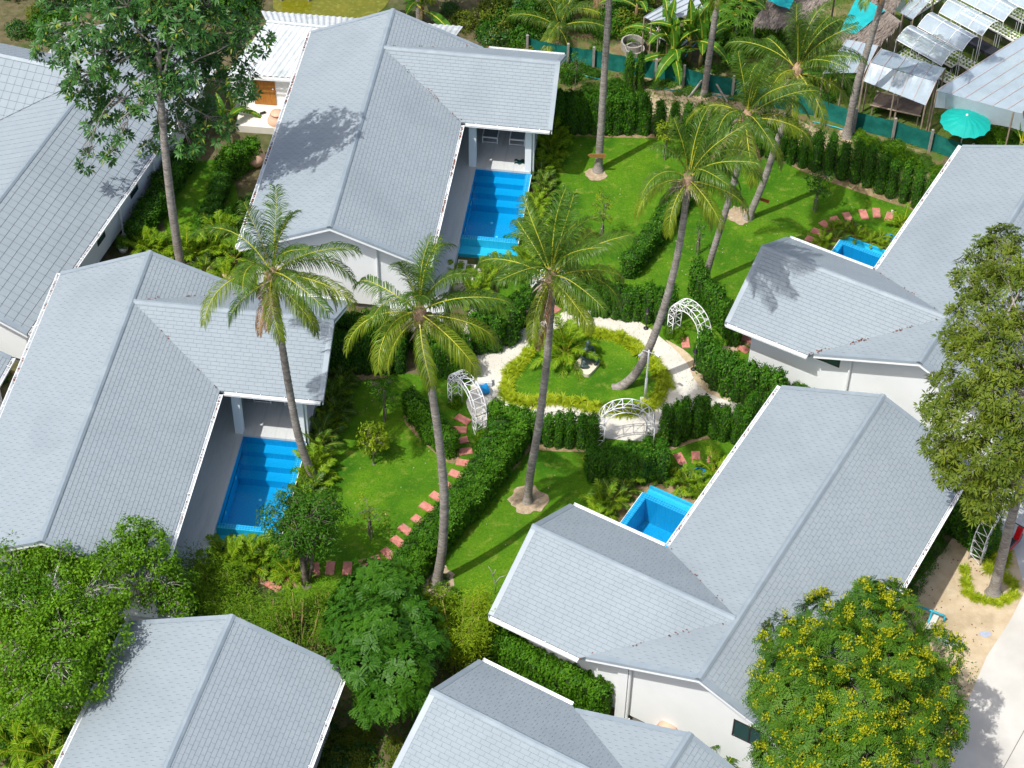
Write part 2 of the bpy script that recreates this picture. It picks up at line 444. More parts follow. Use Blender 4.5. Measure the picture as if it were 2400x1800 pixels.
for i, pl in enumerate(soil_beds):
    sheet('planting_bed', smooth_ring(ats(pl), 4), .009 + i * .0004, m_lawn_soil)
for (h, x0, x1, y0, y1) in (('A', 6.3, 7.1, 1.2, 9.2), ('B', 6.3, 7.1, 1.2, 9.4), ('A', 4.0, 7.1, 9.4, 10.6), ('C', 6.3, 7.2, 2.0, 9.6), ('D', 6.3, 7.2, 2.0, 9.6), ('C', 4.0, 7.2, 9.0, 10.2), ('D', 4.0, 7.2, 9.0, 10.2)):
    sheet('planting_bed', [to_world(h, a, b) for a, b in ((x0, y0), (x1, y0), (x1, y1), (x0, y1))], .0082 + ord(h) * .00003 + x0 * .0001, m_lawn_soil)
for px, py, r in [(1022, 1362, .78), (1238, 1172, .72), (1396, 408, .5), (1735, 505, .6), (1460, 905, .5), (1985, 320, .5), (1640, 672, .35)]:
    c = at(px, py); k = 26
    if (px, py) == (1460, 905): continue
    ring = smooth_ring([(c.x + math.cos(t * 2 * math.pi / k) * r * random.uniform(.72, 1.0), c.y + math.sin(t * 2 * math.pi / k) * r * random.uniform(.72, 1.0)) for t in range(k)], 2)
    sheet('root_mulch', ring, .019 if px != 1640 else .018, M('root_mulch', (.42, .33, .22), (.30, .22, .14), 12, .95, .1, .9, 30, c3=(.52, .44, .32), s3=6))

# ------------------------------------------------------------------ houses
EXPO, TABW, GAP, THK = .142, .305, .009, .012
def clip(poly, fn):
    o = []
    for i in range(len(poly)):
        a, b = poly[i], poly[(i + 1) % len(poly)]
        fa, fb = fn(a), fn(b)
        if fa >= 0: o.append(a)
        if (fa >= 0) != (fb >= 0):
            t = fa / (fa - fb); o.append((a[0] + (b[0] - a[0]) * t, a[1] + (b[1] - a[1]) * t))
    return o
def line_fn(p, q, inside):
    fx = lambda s: (q[0] - p[0]) * (s[1] - p[1]) - (q[1] - p[1]) * (s[0] - p[0])
    k = 1 if fx(inside) > 0 else -1
    return lambda s: k * fx(s)
TAB_CACHE = {}
def house(name, label, x, y, a, flip=1, L=LM, WE=WD, WW=W2, he=HE, hr=HR, wing=True, terrace=False, square=False, wing_dir=1, jw=JW, c0=(C0X, C0Y), c1y=C1Y, xw=XW, far=True, walls=True):
    root = thing(name, label, 'house', (x, y, 0), a, 'grey roofed villas of the resort')
    T = lambda lx, ly, z: Vector((flip * lx, -ly, z))
    se = (hr - he) / WE; sw = (hr - he) / WW
    zE = lambda lx, ly: hr - lx * se
    zW = lambda lx, ly: hr + lx * sw
    zc0 = hr - c0[0] * se
    sn = (hr - zc0) / (jw - c0[1]); ss = (hr - he) / (c1y - jw)
    zN = lambda lx, ly: hr - (jw - ly) * sn
    zS = lambda lx, ly: hr - (ly - jw) * ss
    J, I = (0, jw), (WE, c1y)
    slopes = []     # name, outline in plan, height, axis of the courses ('y' runs along the main ridge), eave coordinate, outward sign
    slopes.append(('W', [(0, 0), (0, L), (-WW, L), (-WW, 0)], zW, 'y', -WW, -1, sw, None))
    if wing:
        if c0[1] <= .01: east = [(0, 0), (c0[0], 0), (c0[0], c0[1] * 0), J, I, (WE, L), (0, L)]
        else: east = [(0, 0), (WE, 0), c0, J, I, (WE, L), (0, L)]
        cut = (J, c0, I)
        if c0[1] <= .01:
            vn = c0[0] * (jw - 0) / (jw - c0[1])        # valley where it meets the gable line
            east = [(0, 0), (vn, 0), J, I, (WE, L), (0, L)]
        slopes.append(('E', east, zE, 'y', WE if c0[1] > .01 else max(WE, vn if c0[1] <= .01 else WE), 1, se, cut))
        slopes.append(('N', [J, (xw, jw), (xw, c0[1]), c0], zN, 'x', c0[1], -1, sn, None))
        slopes.append(('S', [J, (xw, jw), (xw, c1y), I], zS, 'x', c1y, 1, ss, None))
    else:
        slopes.append(('E', [(0, 0), (WE, 0), (WE, L), (0, L)], zE, 'y', WE, 1, se, None))
    # roof deck
    rb = MB(); th = Vector((0, 0, -.09))
    for nm, pl, zf, ax, ev, sg, sl_, cut in slopes:
        pts = [T(px, py, zf(px, py)) for px, py in pl]
        rb.prism(pts, th)
    roof = rb.obj('roof', m_under, root)
    # shingles
    tw, ex = (.34, .33) if square else (TABW, EXPO)
    gap, thk = (.014, .018) if square else (GAP, THK)
    loose = MB(); cand = []
    for nm, pl, zf, ax, ev, sg, sl_, cut in slopes:
        cs = 1 / math.sqrt(1 + sl_ * sl_)
        eh = ex * cs
        us = [p[1] if ax == 'y' else p[0] for p in pl]; u0, u1 = min(us), max(us)
        rid = 0 if ax == 'y' else jw
        run = abs(ev - rid)
        conv = nm in 'W' or not wing or nm in 'NS'
        fns = []
        cx = sum(p[0] for p in pl) / len(pl); cy = sum(p[1] for p in pl) / len(pl)
        if conv:
            for i in range(len(pl)): fns.append(line_fn(pl[i], pl[(i + 1) % len(pl)], (cx, cy)))
        else:
            fns = [lambda s: s[1], lambda s: L - s[1], lambda s: s[0], lambda s, e=WE: (e if s[1] > jw else max(e, ev)) - s[0]]
            out_i = line_fn(J, I, (0, L)); out_n = line_fn(J, c0, (0, 0))
        nrow = int(run / eh) + 1
        for r in range(nrow):
            vlo = run + .012 - r * eh; vhi = vlo - eh
            if vhi < .02: vhi = .02
            if vlo < .04: break
            off = 0 if square else (r % 2) * tw / 2 + (.03 * (r % 3))
            k0 = int((u0 - off) / tw) - 1; k1 = int((u1 - off) / tw) + 1
            for k in range(k0, k1 + 1):
                ua = k * tw + off + gap / 2; ub = ua + tw - gap
                if ub < u0 or ua > u1: continue
                if ax == 'y': rect = [(sg * vlo + rid, ua), (sg * vlo + rid, ub), (sg * vhi + rid, ub), (sg * vhi + rid, ua)]
                else: rect = [(ua, sg * vlo + rid), (ub, sg * vlo + rid), (ub, sg * vhi + rid), (ua, sg * vhi + rid)]
                ff = list(fns)
                if not conv:
                    mid_u = (ua + ub) / 2
                    ff.append(out_i if mid_u > jw else out_n)
                vals = [min(f(s) for f in ff) for s in rect]
                if max(max(f(s) for s in rect) < 0 for f in ff): continue
                def lift(s, vlo=vlo, vhi=vhi, zf=zf, ax=ax, rid=rid):
                    v = abs((s[0] if ax == 'y' else s[1]) - rid)
                    t = (v - vhi) / max(vlo - vhi, 1e-6)
                    return T(s[0], s[1], zf(s[0], s[1]) + .004 + thk * t)
                if min(vals) >= -1e-6 and abs(vlo - vhi - eh) < 1e-6:
                    cand.append((nm, rect, lift, (ua, ub, vlo, vhi)))
                    continue
                pl2 = rect
                for f in ff:
                    pl2 = clip(pl2, f)
                    if len(pl2) < 3: break
                if len(pl2) < 3: continue
                top = [lift(s) for s in pl2]
                loose.face(top)
                for i in range(len(pl2)):
                    p, q = pl2[i], pl2[(i + 1) % len(pl2)]
                    vp, vq = (abs((w[0] if ax == 'y' else w[1]) - rid) for w in (p, q))
                    if vp > vlo - 1e-4 and vq > vlo - 1e-4:
                        a_, b_ = lift(p), lift(q); d_ = Vector((0, 0, -thk))
                        loose.face([a_, b_, b_ + d_, a_ + d_], 1)
    # the 300 full tabs that show largest are objects of their own
    M4 = Matrix.Translation((x, y, 0)) @ Matrix.Rotation(a, 4, 'Z')
    cam_p = Vector((0, 0, CAM_H)); sc_ = []
    for c in cand:
        w = M4 @ c[2](c[1][0])
        sc_.append(((w - cam_p).length if in_view(w, -10) else 1e9, c))
    sc_.sort(key=lambda t: t[0])
    n_obj = 300
    for i, (dist, c) in enumerate(sc_):
        nm, rect, lift, (ua, ub, vlo, vhi) = c
        org = lift(rect[0])
        if i < n_obj and dist < 1e8:
            key = (label, nm)
            if key not in TAB_CACHE:
                t = MB(); P = [lift(s) - org for s in rect]; d_ = Vector((0, 0, -thk))
                t.face(P); t.face([P[0], P[1], P[1] + d_, P[0] + d_], 1)
                t.face([P[1], P[2], P[1] + d_], 1); t.face([P[3], P[0], P[0] + d_], 1)
                TAB_CACHE[key] = t.mesh('tile' if square else 'shingle', [m_shingle, m_butt])
            link('tile' if square else 'shingle', TAB_CACHE[key], roof, org)
        else:
            P = [lift(s) for s in rect]; d_ = Vector((0, 0, -thk))
            loose.face(P); loose.face([P[0], P[1], P[1] + d_, P[0] + d_], 1)
            loose.face([P[1], P[2], P[1] + d_], 1); loose.face([P[3], P[0], P[0] + d_], 1)
    tag(loose.obj('shingle_field' if not square else 'tile_field', [m_shingle, m_butt], roof), kind='stuff')
    # ridge caps: folded metal over each ridge
    def cap(p, q, z, axis, la, lb, w=.115):
        c = MB(); h = .035
        n = max(1, int(abs((q[0] - p[0]) + (q[1] - p[1])) / 1.2))
        for i in range(n):
            f0, f1 = i / n, (i + 1) / n
            pp = [p[0] + (q[0] - p[0]) * f0, p[1] + (q[1] - p[1]) * f0]; qq = [p[0] + (q[0] - p[0]) * f1, p[1] + (q[1] - p[1]) * f1]
            if i < n - 1:
                if axis == 'y': qq[1] += .02
                else: qq[0] += .02
            hz = h + (.004 if i % 2 else 0)
            def sec(s):
                if axis == 'y': return [T(s[0] - w, s[1], z + hz - w * sw), T(s[0] - w * .35, s[1], z + hz + .012), T(s[0] + w * .35, s[1], z + hz + .012), T(s[0] + w, s[1], z + hz - w * se)]
                return [T(s[0], s[1] - w, z + hz - w * sn), T(s[0], s[1] - w * .35, z + hz + .012), T(s[0], s[1] + w * .35, z + hz + .012), T(s[0], s[1] + w, z + hz - w * ss)]
            A_, B_ = sec(pp), sec(qq)
            dn = Vector((0, 0, -.045))
            for j in range(3): c.face([A_[j], A_[j + 1], B_[j + 1], B_[j]])
            c.face([A_[0], B_[0], B_[0] + dn, A_[0] + dn]); c.face([A_[3], A_[3] + dn, B_[3] + dn, B_[3]])
            c.face([A_[0], A_[1], A_[2], A_[3], A_[3] + dn, A_[0] + dn]); c.face([B_[0], B_[0] + dn, B_[3] + dn, B_[3], B_[2], B_[1]])
        return c.obj('ridge_cap', m_cap, roof)
    cap((0, -.03), (0, L + .03), hr, 'y', 0, L)
    if wing: cap((.08, jw), (xw + .03, jw), hr - .004, 'x', 0, xw)
    # verge trims on the gables and white boards under them
    def rake(p, q, zp, zq, inward):
        """p,q plan points along the gable edge, inward = unit plan vector"""
        t = MB(); w = .15
        a0 = T(p[0], p[1], zp + .022); b0 = T(q[0], q[1], zq + .022)
        i0 = T(p[0] + inward[0] * w, p[1] + inward[1] * w, zp + .022); i1 = T(q[0] + inward[0] * w, q[1] + inward[1] * w, zq + .022)
        o0 = T(p[0] - inward[0] * .03, p[1] - inward[1] * .03, zp + .022); o1 = T(q[0] - inward[0] * .03, q[1] - inward[1] * .03, zq + .022)
        t.prism([o0, o1, i1, i0], (0, 0, -.016 + .018))
        t.obj('verge_trim', m_cap, roof)
        t = MB(); w2 = .03
        o0 = T(p[0] - inward[0] * w2, p[1] - inward[1] * w2, zp + .018); o1 = T(q[0] - inward[0] * w2, q[1] - inward[1] * w2, zq + .018)
        c0_ = T(p[0] - inward[0] * .004, p[1] - inward[1] * .004, zp + .018); c1_ = T(q[0] - inward[0] * .004, q[1] - inward[1] * .004, zq + .018)
        t.prism([o0, o1, c1_, c0_], (0, 0, -.105), 0)
        t.obj('verge_board', m_trim, roof)
        t = MB()
        d_ = -.09
        o0 = T(p[0] - inward[0] * .024, p[1] - inward[1] * .024, zp + d_); o1 = T(q[0] - inward[0] * .024, q[1] - inward[1] * .024, zq + d_)
        c0_ = T(p[0] + inward[0] * .01, p[1] + inward[1] * .01, zp + d_); c1_ = T(q[0] + inward[0] * .01, q[1] + inward[1] * .01, zq + d_)
        t.prism([o0, o1, c1_, c0_], (0, 0, -.10))
        t.obj('bargeboard', m_fascia, roof)
    rake((0, L), (WE, L), hr, he, (0, -1)); rake((0, L), (-WW, L), hr, he, (0, -1))
    rake((0, 0), (-WW, 0), hr, he, (0, 1))
    if wing:
        xe = c0[0] * (jw) / (jw - c0[1]) if c0[1] <= .01 else WE
        rake((0, 0), (xe, 0), hr, hr - xe * se, (0, 1))
        rake((xw, jw), (xw, c1y), hr, he, (-1, 0)); rake((xw, jw), (xw, c0[1]), hr, zc0, (-1, 0))
    else: rake((0, 0), (WE, 0), hr, he, (0, 1))
    # eaves: white board with an open gutter in front of it
    def gutter(p, q, z, outw, brackets=True):
        g = MB(); o = outw
        def P(s, d, zz): return T(s[0] + o[0] * d, s[1] + o[1] * d, zz)
        g.prism([P(p, .006, z - .02), P(q, .006, z - .02), P(q, .025, z - .02), P(p, .025, z - .02)], (0, 0, -.16))
        g.obj('fascia', m_fascia, roof)
        g = MB()
        prof = [(.028, -.02), (.028, -.10), (.05, -.125), (.10, -.125), (.128, -.10), (.128, -.015)]
        for i in range(len(prof) - 1):
            (d0, z0), (d1, z1) = prof[i], prof[i + 1]
            g.face([P(p, d0, z + z0), P(q, d0, z + z0), P(q, d1, z + z1), P(p, d1, z + z1)])
        g.prism([P(p, .122, z - .010), P(q, .122, z - .010), P(q, .142, z - .010), P(p, .142, z - .010)], (0, 0, -.025))
        for s in (p, q): g.face([P(s, d, z + zz) for d, zz in prof])
        n = int(math.hypot(q[0] - p[0], q[1] - p[1]) / .75)
        for i in range(n):
            t = (i + .5) / n; s = (p[0] + (q[0] - p[0]) * t, p[1] + (q[1] - p[1]) * t)
            s2 = (s[0] + (.02 if p[0] != q[0] else 0), s[1] + (.02 if p[1] != q[1] else 0))
            g.prism([P(s, .0, z + .012), P(s2, .0, z + .012), P(s2, .13, z - .006), P(s, .13, z - .006)], (0, 0, .008))
        g.obj('gutter', m_fascia, roof)
        if brackets:
            lt = Leaves(); ln = math.hypot(q[0] - p[0], q[1] - p[1]); k = int(ln * (26 if 'brown leaves' in label else 7))
            t = RNG.random(k); t = t[(np.sin(t * 23 + x) > -.2)]; k = len(t)
            pts = np.array([P((p[0] + (q[0] - p[0]) * tt, p[1] + (q[1] - p[1]) * tt), RNG.uniform(.04, .11), z - .055) for tt in t])
            lt.add(pts, np.c_[RNG.normal(size=(k, 2)), np.zeros(k)], np.tile([0, 0, 1.], (k, 1)), RNG.uniform(.05, .11, k), .05)
            tag(link('gutter_leaves', lt.mesh('gutter_leaves', m_litter), roof), kind='stuff')
    if wing:
        gutter((WE, c1y + .15), (WE, L - .02), he, (1, 0)); gutter((WE + .15, c1y), (xw - .06, c1y), he, (0, 1), False)
        gutter((c0[0] + .02, c0[1]), (xw - .06, c0[1]), zc0, (0, -1), False)
    else: gutter((WE, .02), (WE, L - .02), he, (1, 0))
    gutter((-WW, .02), (-WW, L - .02), he, (-1, 0))
    # walls
    wz = .32
    def wall_poly(pts, ly, thick, sgn, nm='wall', mat=m_white):
        w = MB(); w.prism([T(px, ly, pz) for px, pz in pts], T(0, sgn * thick, 0) - T(0, 0, 0)); return w.obj(nm, mat, root)
    xi = -WW + .42
    xo = WE - .45 if not wing else 3.05
    if wing:
        zt = lambda lx: min(zE(lx, .5) if lx >= 0 else zW(lx, .5), 99) - .10
        vx = c0[0] * (jw - .5) / (jw - c0[1])
        zn = zN(0, .5) - .10
        wall_poly([(xi, wz), (xw - .8, wz), (xw - .8, zn), (vx, zn), (0, hr - .10), (xi, zW(xi, 0) - .10)], .5, .14, 1)
        wall_poly([(xi + .1, 0), (xw - .95, 0), (xw - .95, wz), (xi + .1, wz)], .62, .1, 1, 'plinth', m_plinth)
    else:
        wall_poly([(xi, wz), (WE - .45, wz), (WE - .45, zE(WE - .45, 0) - .10), (0, hr - .10), (xi, zW(xi, 0) - .10)], .5, .14, 1)
        wall_poly([(xi + .1, 0), (WE - .55, 0), (WE - .55, wz), (xi + .1, wz)], .62, .1, 1, 'plinth', m_plinth)
    wall_poly([(xi, wz), (xo, wz), (xo, zE(xo, 0) - .10), (0, hr - .10), (xi, zW(xi, 0) - .10)], L - .5, .14, -1)
    wall_poly([(xi + .1, 0), (xo - .1, 0), (xo - .1, wz), (xi + .1, wz)], L - .62, .1, -1, 'plinth', m_plinth)
    w = MB(); w.box(xi, xi + .14, .642, L - .642, wz, zW(xi, 0) - .12, 0, T); w.obj('wall', m_white, root)
    w = MB(); w.box(xi + .12, xi + .2, .73, L - .73, 0, wz, 0, T); w.obj('plinth', m_plinth, root)
    ew = 2.3 if terrace else xo - .14
    w = MB(); w.box(ew, ew + .14, (c1y - .3 if wing else .642), L - .642, (wz if not terrace else .5), zE(ew + .14, 0) - .12, 0, T); w.obj('wall', m_white, root)
    if wing:
        w = MB(); w.box(xw - .94, xw - .8, .642, 1.9, wz, zN(0, .642) - .12, 0, T); w.obj('wall', m_white, root)
    def window(cx, cz, ww, hh, ly, sgn):
        f = MB(); t = .05
        yy = ly - sgn * .02
        f.box(cx - ww / 2, cx + ww / 2, yy, yy + sgn * .03, cz - hh / 2, cz - hh / 2 + t, 0, T); f.box(cx - ww / 2, cx + ww / 2, yy, yy + sgn * .03, cz + hh / 2 - t, cz + hh / 2, 0, T)
        f.box(cx - ww / 2, cx - ww / 2 + t, yy, yy + sgn * .03, cz - hh / 2 + t, cz + hh / 2 - t, 0, T); f.box(cx + ww / 2 - t, cx + ww / 2, yy, yy + sgn * .03, cz - hh / 2 + t, cz + hh / 2 - t, 0, T)
        if ww > .7: f.box(cx - t / 2, cx + t / 2, yy, yy + sgn * .03, cz - hh / 2 + t, cz + hh / 2 - t, 0, T)
        fo = f.obj('window', m_frame, root)
        g = MB(); g.box(cx - ww / 2 + t, cx + ww / 2 - t, yy + sgn * .008, yy + sgn * .016, cz - hh / 2 + t, cz + hh / 2 - t, 0, T); g.obj('pane', m_glass, fo)
    def side_window(cy, cz, ww, hh, lx, sgn):
        f = MB(); t = .06; xx = lx - sgn * .02
        for (a0, a1, b0, b1) in ((cy - ww / 2, cy + ww / 2, cz - hh / 2, cz - hh / 2 + t), (cy - ww / 2, cy + ww / 2, cz + hh / 2 - t, cz + hh / 2), (cy - ww / 2, cy - ww / 2 + t, cz - hh / 2 + t, cz + hh / 2 - t), (cy + ww / 2 - t, cy + ww / 2, cz - hh / 2 + t, cz + hh / 2 - t)):
            f.box(xx, xx + sgn * .03, a0, a1, b0, b1, 0, T)
        fo = f.obj('window', m_frame, root)
        g = MB(); g.box(xx + sgn * .008, xx + sgn * .016, cy - ww / 2 + t, cy + ww / 2 - t, cz - hh / 2 + t, cz + hh / 2 - t, 0, T); g.obj('pane', m_glass, fo)
    def spout(lx, ly, z1, z0=.1):
        s = MB(); s.tube([T(lx, ly, z1), T(lx, ly, z0)], .05, 8); s.box(lx - .09, lx + .09, ly - .06, ly + .06, z0 - .05, z0 + .05, 0, T); s.obj('downpipe', m_fascia, root)
    return root, roof, T, dict(window=window, side_window=side_window, spout=spout, zE=zE, zN=zN)
m_litter = ML('dry_leaves', (.10, .03, .018), (.26, .10, .055), .8, .1, 3)

# water that lets the light through: tinted clear film with a sky sheen
def water_mat():
    m, nt, b = nodes_of('pool_water')
    nt.nodes.remove(b)
    t = nt.nodes.new('ShaderNodeBsdfTransparent'); t.inputs[0].default_value = (.42, .82, .97, 1)
    g = nt.nodes.new('ShaderNodeBsdfGlossy'); g.inputs['Roughness'].default_value = .04
    f = nt.nodes.new('ShaderNodeFresnel'); f.inputs[0].default_value = 1.33
    bp = nt.nodes.new('ShaderNodeBump'); bp.inputs['Strength'].default_value = .25; bp.inputs['Distance'].default_value = .02
    nt.links.new(_noise(nt, _pos(nt), 7, 3, .6, 0, 1), bp.inputs['Height'])
    nt.links.new(bp.outputs[0], f.inputs[1]); nt.links.new(bp.outputs[0], g.inputs['Normal'])
    mx = nt.nodes.new('ShaderNodeMixShader')
    nt.links.new(f.outputs[0], mx.inputs[0]); nt.links.new(t.outputs[0], mx.inputs[1]); nt.links.new(g.outputs[0], mx.inputs[2])
    nt.links.new(mx.outputs[0], nt.nodes['Material Output'].inputs[0])
    return m
m_water = water_mat()
m_light = M('pool_lamp', (.55, .85, .9), None, rough=.3)

def terrace_and_pool(root, T, h):
    x0, x1, y0, y1 = POOL
    zt = .50
    # terrace deck: one L-shaped slab
    d = MB()
    d.prism([T(2.0, .66, zt - .1), T(6.2, .66, zt - .1), T(6.2, y0, zt - .1), T(x0, y0, zt - .1), T(x0, LM - .15, zt - .1), T(2.0, LM - .15, zt - .1)], (0, 0, .1))
    d.obj('terrace_deck', m_deck, root)
    d = MB()
    d.box(6.06, 6.196, 1.9, y0, 0, zt - .1, 0, T); d.box(x0 - .14, x0 - .01, y1 + .01, LM - .16, 0, zt - .1, 0, T); d.box(2.0, x0 - .14, LM - .3, LM - .16, 0, zt - .1, 0, T)
    d.obj('terrace_wall', m_white, root)
    for (a, b, c, e) in ((3.72, 4.0, 4.30, 4.56), (5.95, 6.2, 4.28, 4.56)):
        p = MB(); p.box(a, b, c, e, zt, 3.02, 0, T); p.obj('column', m_white, root)
    p = MB(); p.box(3.6, 6.2, 4.32, 4.54, 2.86, 3.0, 0, T)
    sp = MB(); sp.tube([T(6.27, 4.45, 2.85), T(6.27, 4.45, .1)], .04, 8); sp.obj('downpipe', m_fascia, root)
    pool = bpy.data.objects.new('pool', None)
    b = MB(); zb = -.75; xi, yi = x1 - .22, y1 - .2
    b.face([T(x0, y0, zb), T(xi, y0, zb), T(xi, yi, zb), T(x0, yi, zb)])
    b.face([T(x0, y0, zb), T(x0, yi, zb), T(x0, yi, zt - .101), T(x0, y0, zt - .101)])
    b.face([T(x0, y0, zb), T(xi, y0, zb), T(xi, y0, zt - .101), T(x0, y0, zt - .101)])
    b.face([T(xi, y0, zb), T(xi, yi, zb), T(xi, yi, .40), T(xi, y0, .40)])
    b.face([T(x0, yi, zb), T(xi, yi, zb), T(xi, yi, .40), T(x0, yi, .40)])
    for k, (ya, yb, zz) in enumerate(((y0, y0 + .38, .10), (y0 + .38, y0 + .78, -.15), (y0 + .78, y0 + 1.18, -.42))):
        b.face([T(x0, ya, zz), T(xi, ya, zz), T(xi, yb, zz), T(x0, yb, zz)])
        b.face([T(x0, yb, zz), T(xi, yb, zz), T(xi, yb, zz - .27 if k < 2 else zb), T(x0, yb, zz - .27 if k < 2 else zb)])
    basin = b.obj('pool_basin', m_pool, root)
    e = MB()
    e.box(xi + .002, x1, y0, y1, -.05, .40, 0, T); e.box(x0 + .002, xi, yi + .002, y1, -.05, .40, 0, T)
    e.obj('pool_ledge', m_poole, root)
    f = MB(); f.box(x0, x1, y1 + .002, y1 + .02, -.3, .395, 0, T); f.box(x0, x1 + .02, y1 + .02, y1 + .55, -.02, .03, 0, T); f.box(x0, x1 + .02, y1 + .55, y1 + .62, -.02, .16, 0, T)
    f.obj('overflow_wall', m_pool, root)
    f = MB(); f.box(x1 + .002, x1 + .02, y0 + .01, y1, 0, .396, 0, T); f.obj('pool_outer_wall', m_white, root)
    w = MB(); w.face([T(x0, y0, .41), T(x0, y1 - .01, .41), T(x1 - .01, y1 - .01, .41), T(x1 - .01, y0, .41)])
    w.obj('pool_water', m_water, root)
    for lx, ly in ((4.9, 6.4), (4.85, 7.9), (5.2, 7.2)):
        l = MB(); l.tube([T(lx, ly, zb + .002), T(lx, ly, zb + .02)], .055, 12); l.obj('pool_light', m_light, basin)
    for ly in (6.0, 7.6):
        l = MB(); l.box(x0, x0 + .02, ly - .06, ly + .06, -.25, -.1, 0, T); l.obj('pool_light', m_light, basin)

def finish(h, fn, terrace=True):
    root, roof, T, k = fn
    if terrace: terrace_and_pool(root, T, h)
    return root, roof, T, k

hA = finish('A', house('villa', 'grey shingled villa at the left with a wing reaching right over a blue pool', *HOUSES['A'], terrace=True))
hA[3]['window'](-1.9, 2.1, 1.5, .9, LM - .5, -1)
hB = finish('B', house('villa', 'grey shingled villa at the top centre with brown leaves in its gutter', *HOUSES['B'], terrace=True))
hB[3]['spout'](1.56, LM - .44, 3.6, .4)
hC = finish('C', house('villa', 'large grey shingled villa right of centre with the flowering tree in front', *HOUSES['C']))
hC[3]['spout'](2.36, .42, 3.1, .15); hC[3]['window'](-1.6, 2.2, 1.1, .8, .5, 1)
p = MB(); p.box(2.42, 2.75, .36, .498, 0, 3.0, 0, hC[2]); p.obj('pilaster', m_white, hC[0])
p = MB(); p.box(3.3, 5.6, .46, .498, .42, .75, 0, hC[2]); p.obj('louvre_panel', M('grey_louvre', (.42, .43, .42), (.5, .5, .49), 4), hC[0])
hD = finish('D', house('villa', 'grey shingled villa at the upper right beyond the garden path', *HOUSES['D']))
hD[3]['spout'](2.45, .42, 3.1, .15); hD[3]['window'](3.35, 2.5, 1.0, .5, .5, 1)
hE = finish('E', house('villa', 'grey shingled villa at the bottom centre cut off by the picture edge', 5.19, 32.99, -.524, flip=-1), False)
hF = finish('F', house('villa', 'plain gabled grey villa at the bottom left beside the big bright tree', -8.14, 36.88, -.232, WE=3.43, WW=3.43, wing=False), False)
hG = finish('G', house('villa', 'pale villa at the upper left with a square grid of roof tiles', -15.35, 67.6, -.294, flip=1, L=16.6, WE=3.3, WW=3.3, he=2.3, hr=3.73, wing=False, square=True), False)
for cy, ww, hh, cz in ((13.55, .9, 1.9, 1.25), (10.1, .62, .85, 1.45), (7.2, .62, .85, 1.45)):
    hG[3]['side_window'](cy, cz, ww, hh, 2.86, -1)
for cy in (11.9, 8.6, 5.6): hG[3]['spout'](2.94, cy, 2.2, .1)
# G's west wing
def g_wing():
    root, roof, T, k = hG
    jw, he, hr, xw = 4.0, 2.3, 3.73, 8.5
    mb = MB(); lo = MB(); hw = 2.35; s = (hr - he) / hw; xj = 3.3
    for sg in (-1, 1):
        poly = [(0, jw), (-xw, jw), (-xw, jw + sg * hw), (-xj, jw + sg * hw)]
        zf = lambda ly: hr - abs(ly - jw) * s + .035
        mb.prism([T(a, b, zf(b)) for a, b in poly], (0, 0, -.09))
        fns = [line_fn(poly[i], poly[(i + 1) % 4], (-4.5, jw + sg * 1.0)) for i in range(4)]
        eh = .33 / math.sqrt(1 + s * s)
        for r in range(int(hw / eh) + 1):
            vlo = hw - r * eh; vhi = max(vlo - eh, .02)
            for kx in range(int(xw / .34) + 1):
                ua, ub = -kx * .34 - .34 + .014, -kx * .34
                pl = [(ua, jw + sg * vlo), (ub, jw + sg * vlo), (ub, jw + sg * vhi), (ua, jw + sg * vhi)]
                for f in fns:
                    pl = clip(pl, f)
                    if len(pl) < 3: break
                if len(pl) < 3: continue
                up = lambda q: T(q[0], q[1], zf(q[1]) + .004 + .018 * (abs(q[1] - jw) - vhi) / max(vlo - vhi, 1e-6))
                lo.face([up(q) for q in pl])
                e = [q for q in pl if abs(abs(q[1] - jw) - vlo) < 1e-4]
                if len(e) == 2: lo.face([up(e[0]), up(e[1]), up(e[1]) - Vector((0, 0, .018)), up(e[0]) - Vector((0, 0, .018))], 1)
    mb.obj('wing_roof', m_under, root)
    tag(lo.obj('tile_field', [m_shingle, m_butt], roof), kind='stuff')
    c = MB()
    for sg in (-1, 1): c.prism([T(0, jw, hr + .085), T(-xw, jw, hr + .085), T(-xw, jw + sg * .12, hr + .085 - .12 * s), T(0, jw + sg * .12, hr + .085 - .12 * s)], (0, 0, -.03))
    c.obj('ridge_cap', m_cap, roof)
g_wing()
# the small roof corner at the left edge
hH = finish('H', house('outbuilding', 'small grey shingled roof corner at the left edge under the villas', -19.6, 49.9, -.21, L=5, WE=2.4, WW=2.4, he=2.5, hr=3.45, wing=False), False)
hH[0]['category'] = 'outbuilding'; del hH[0]['group']
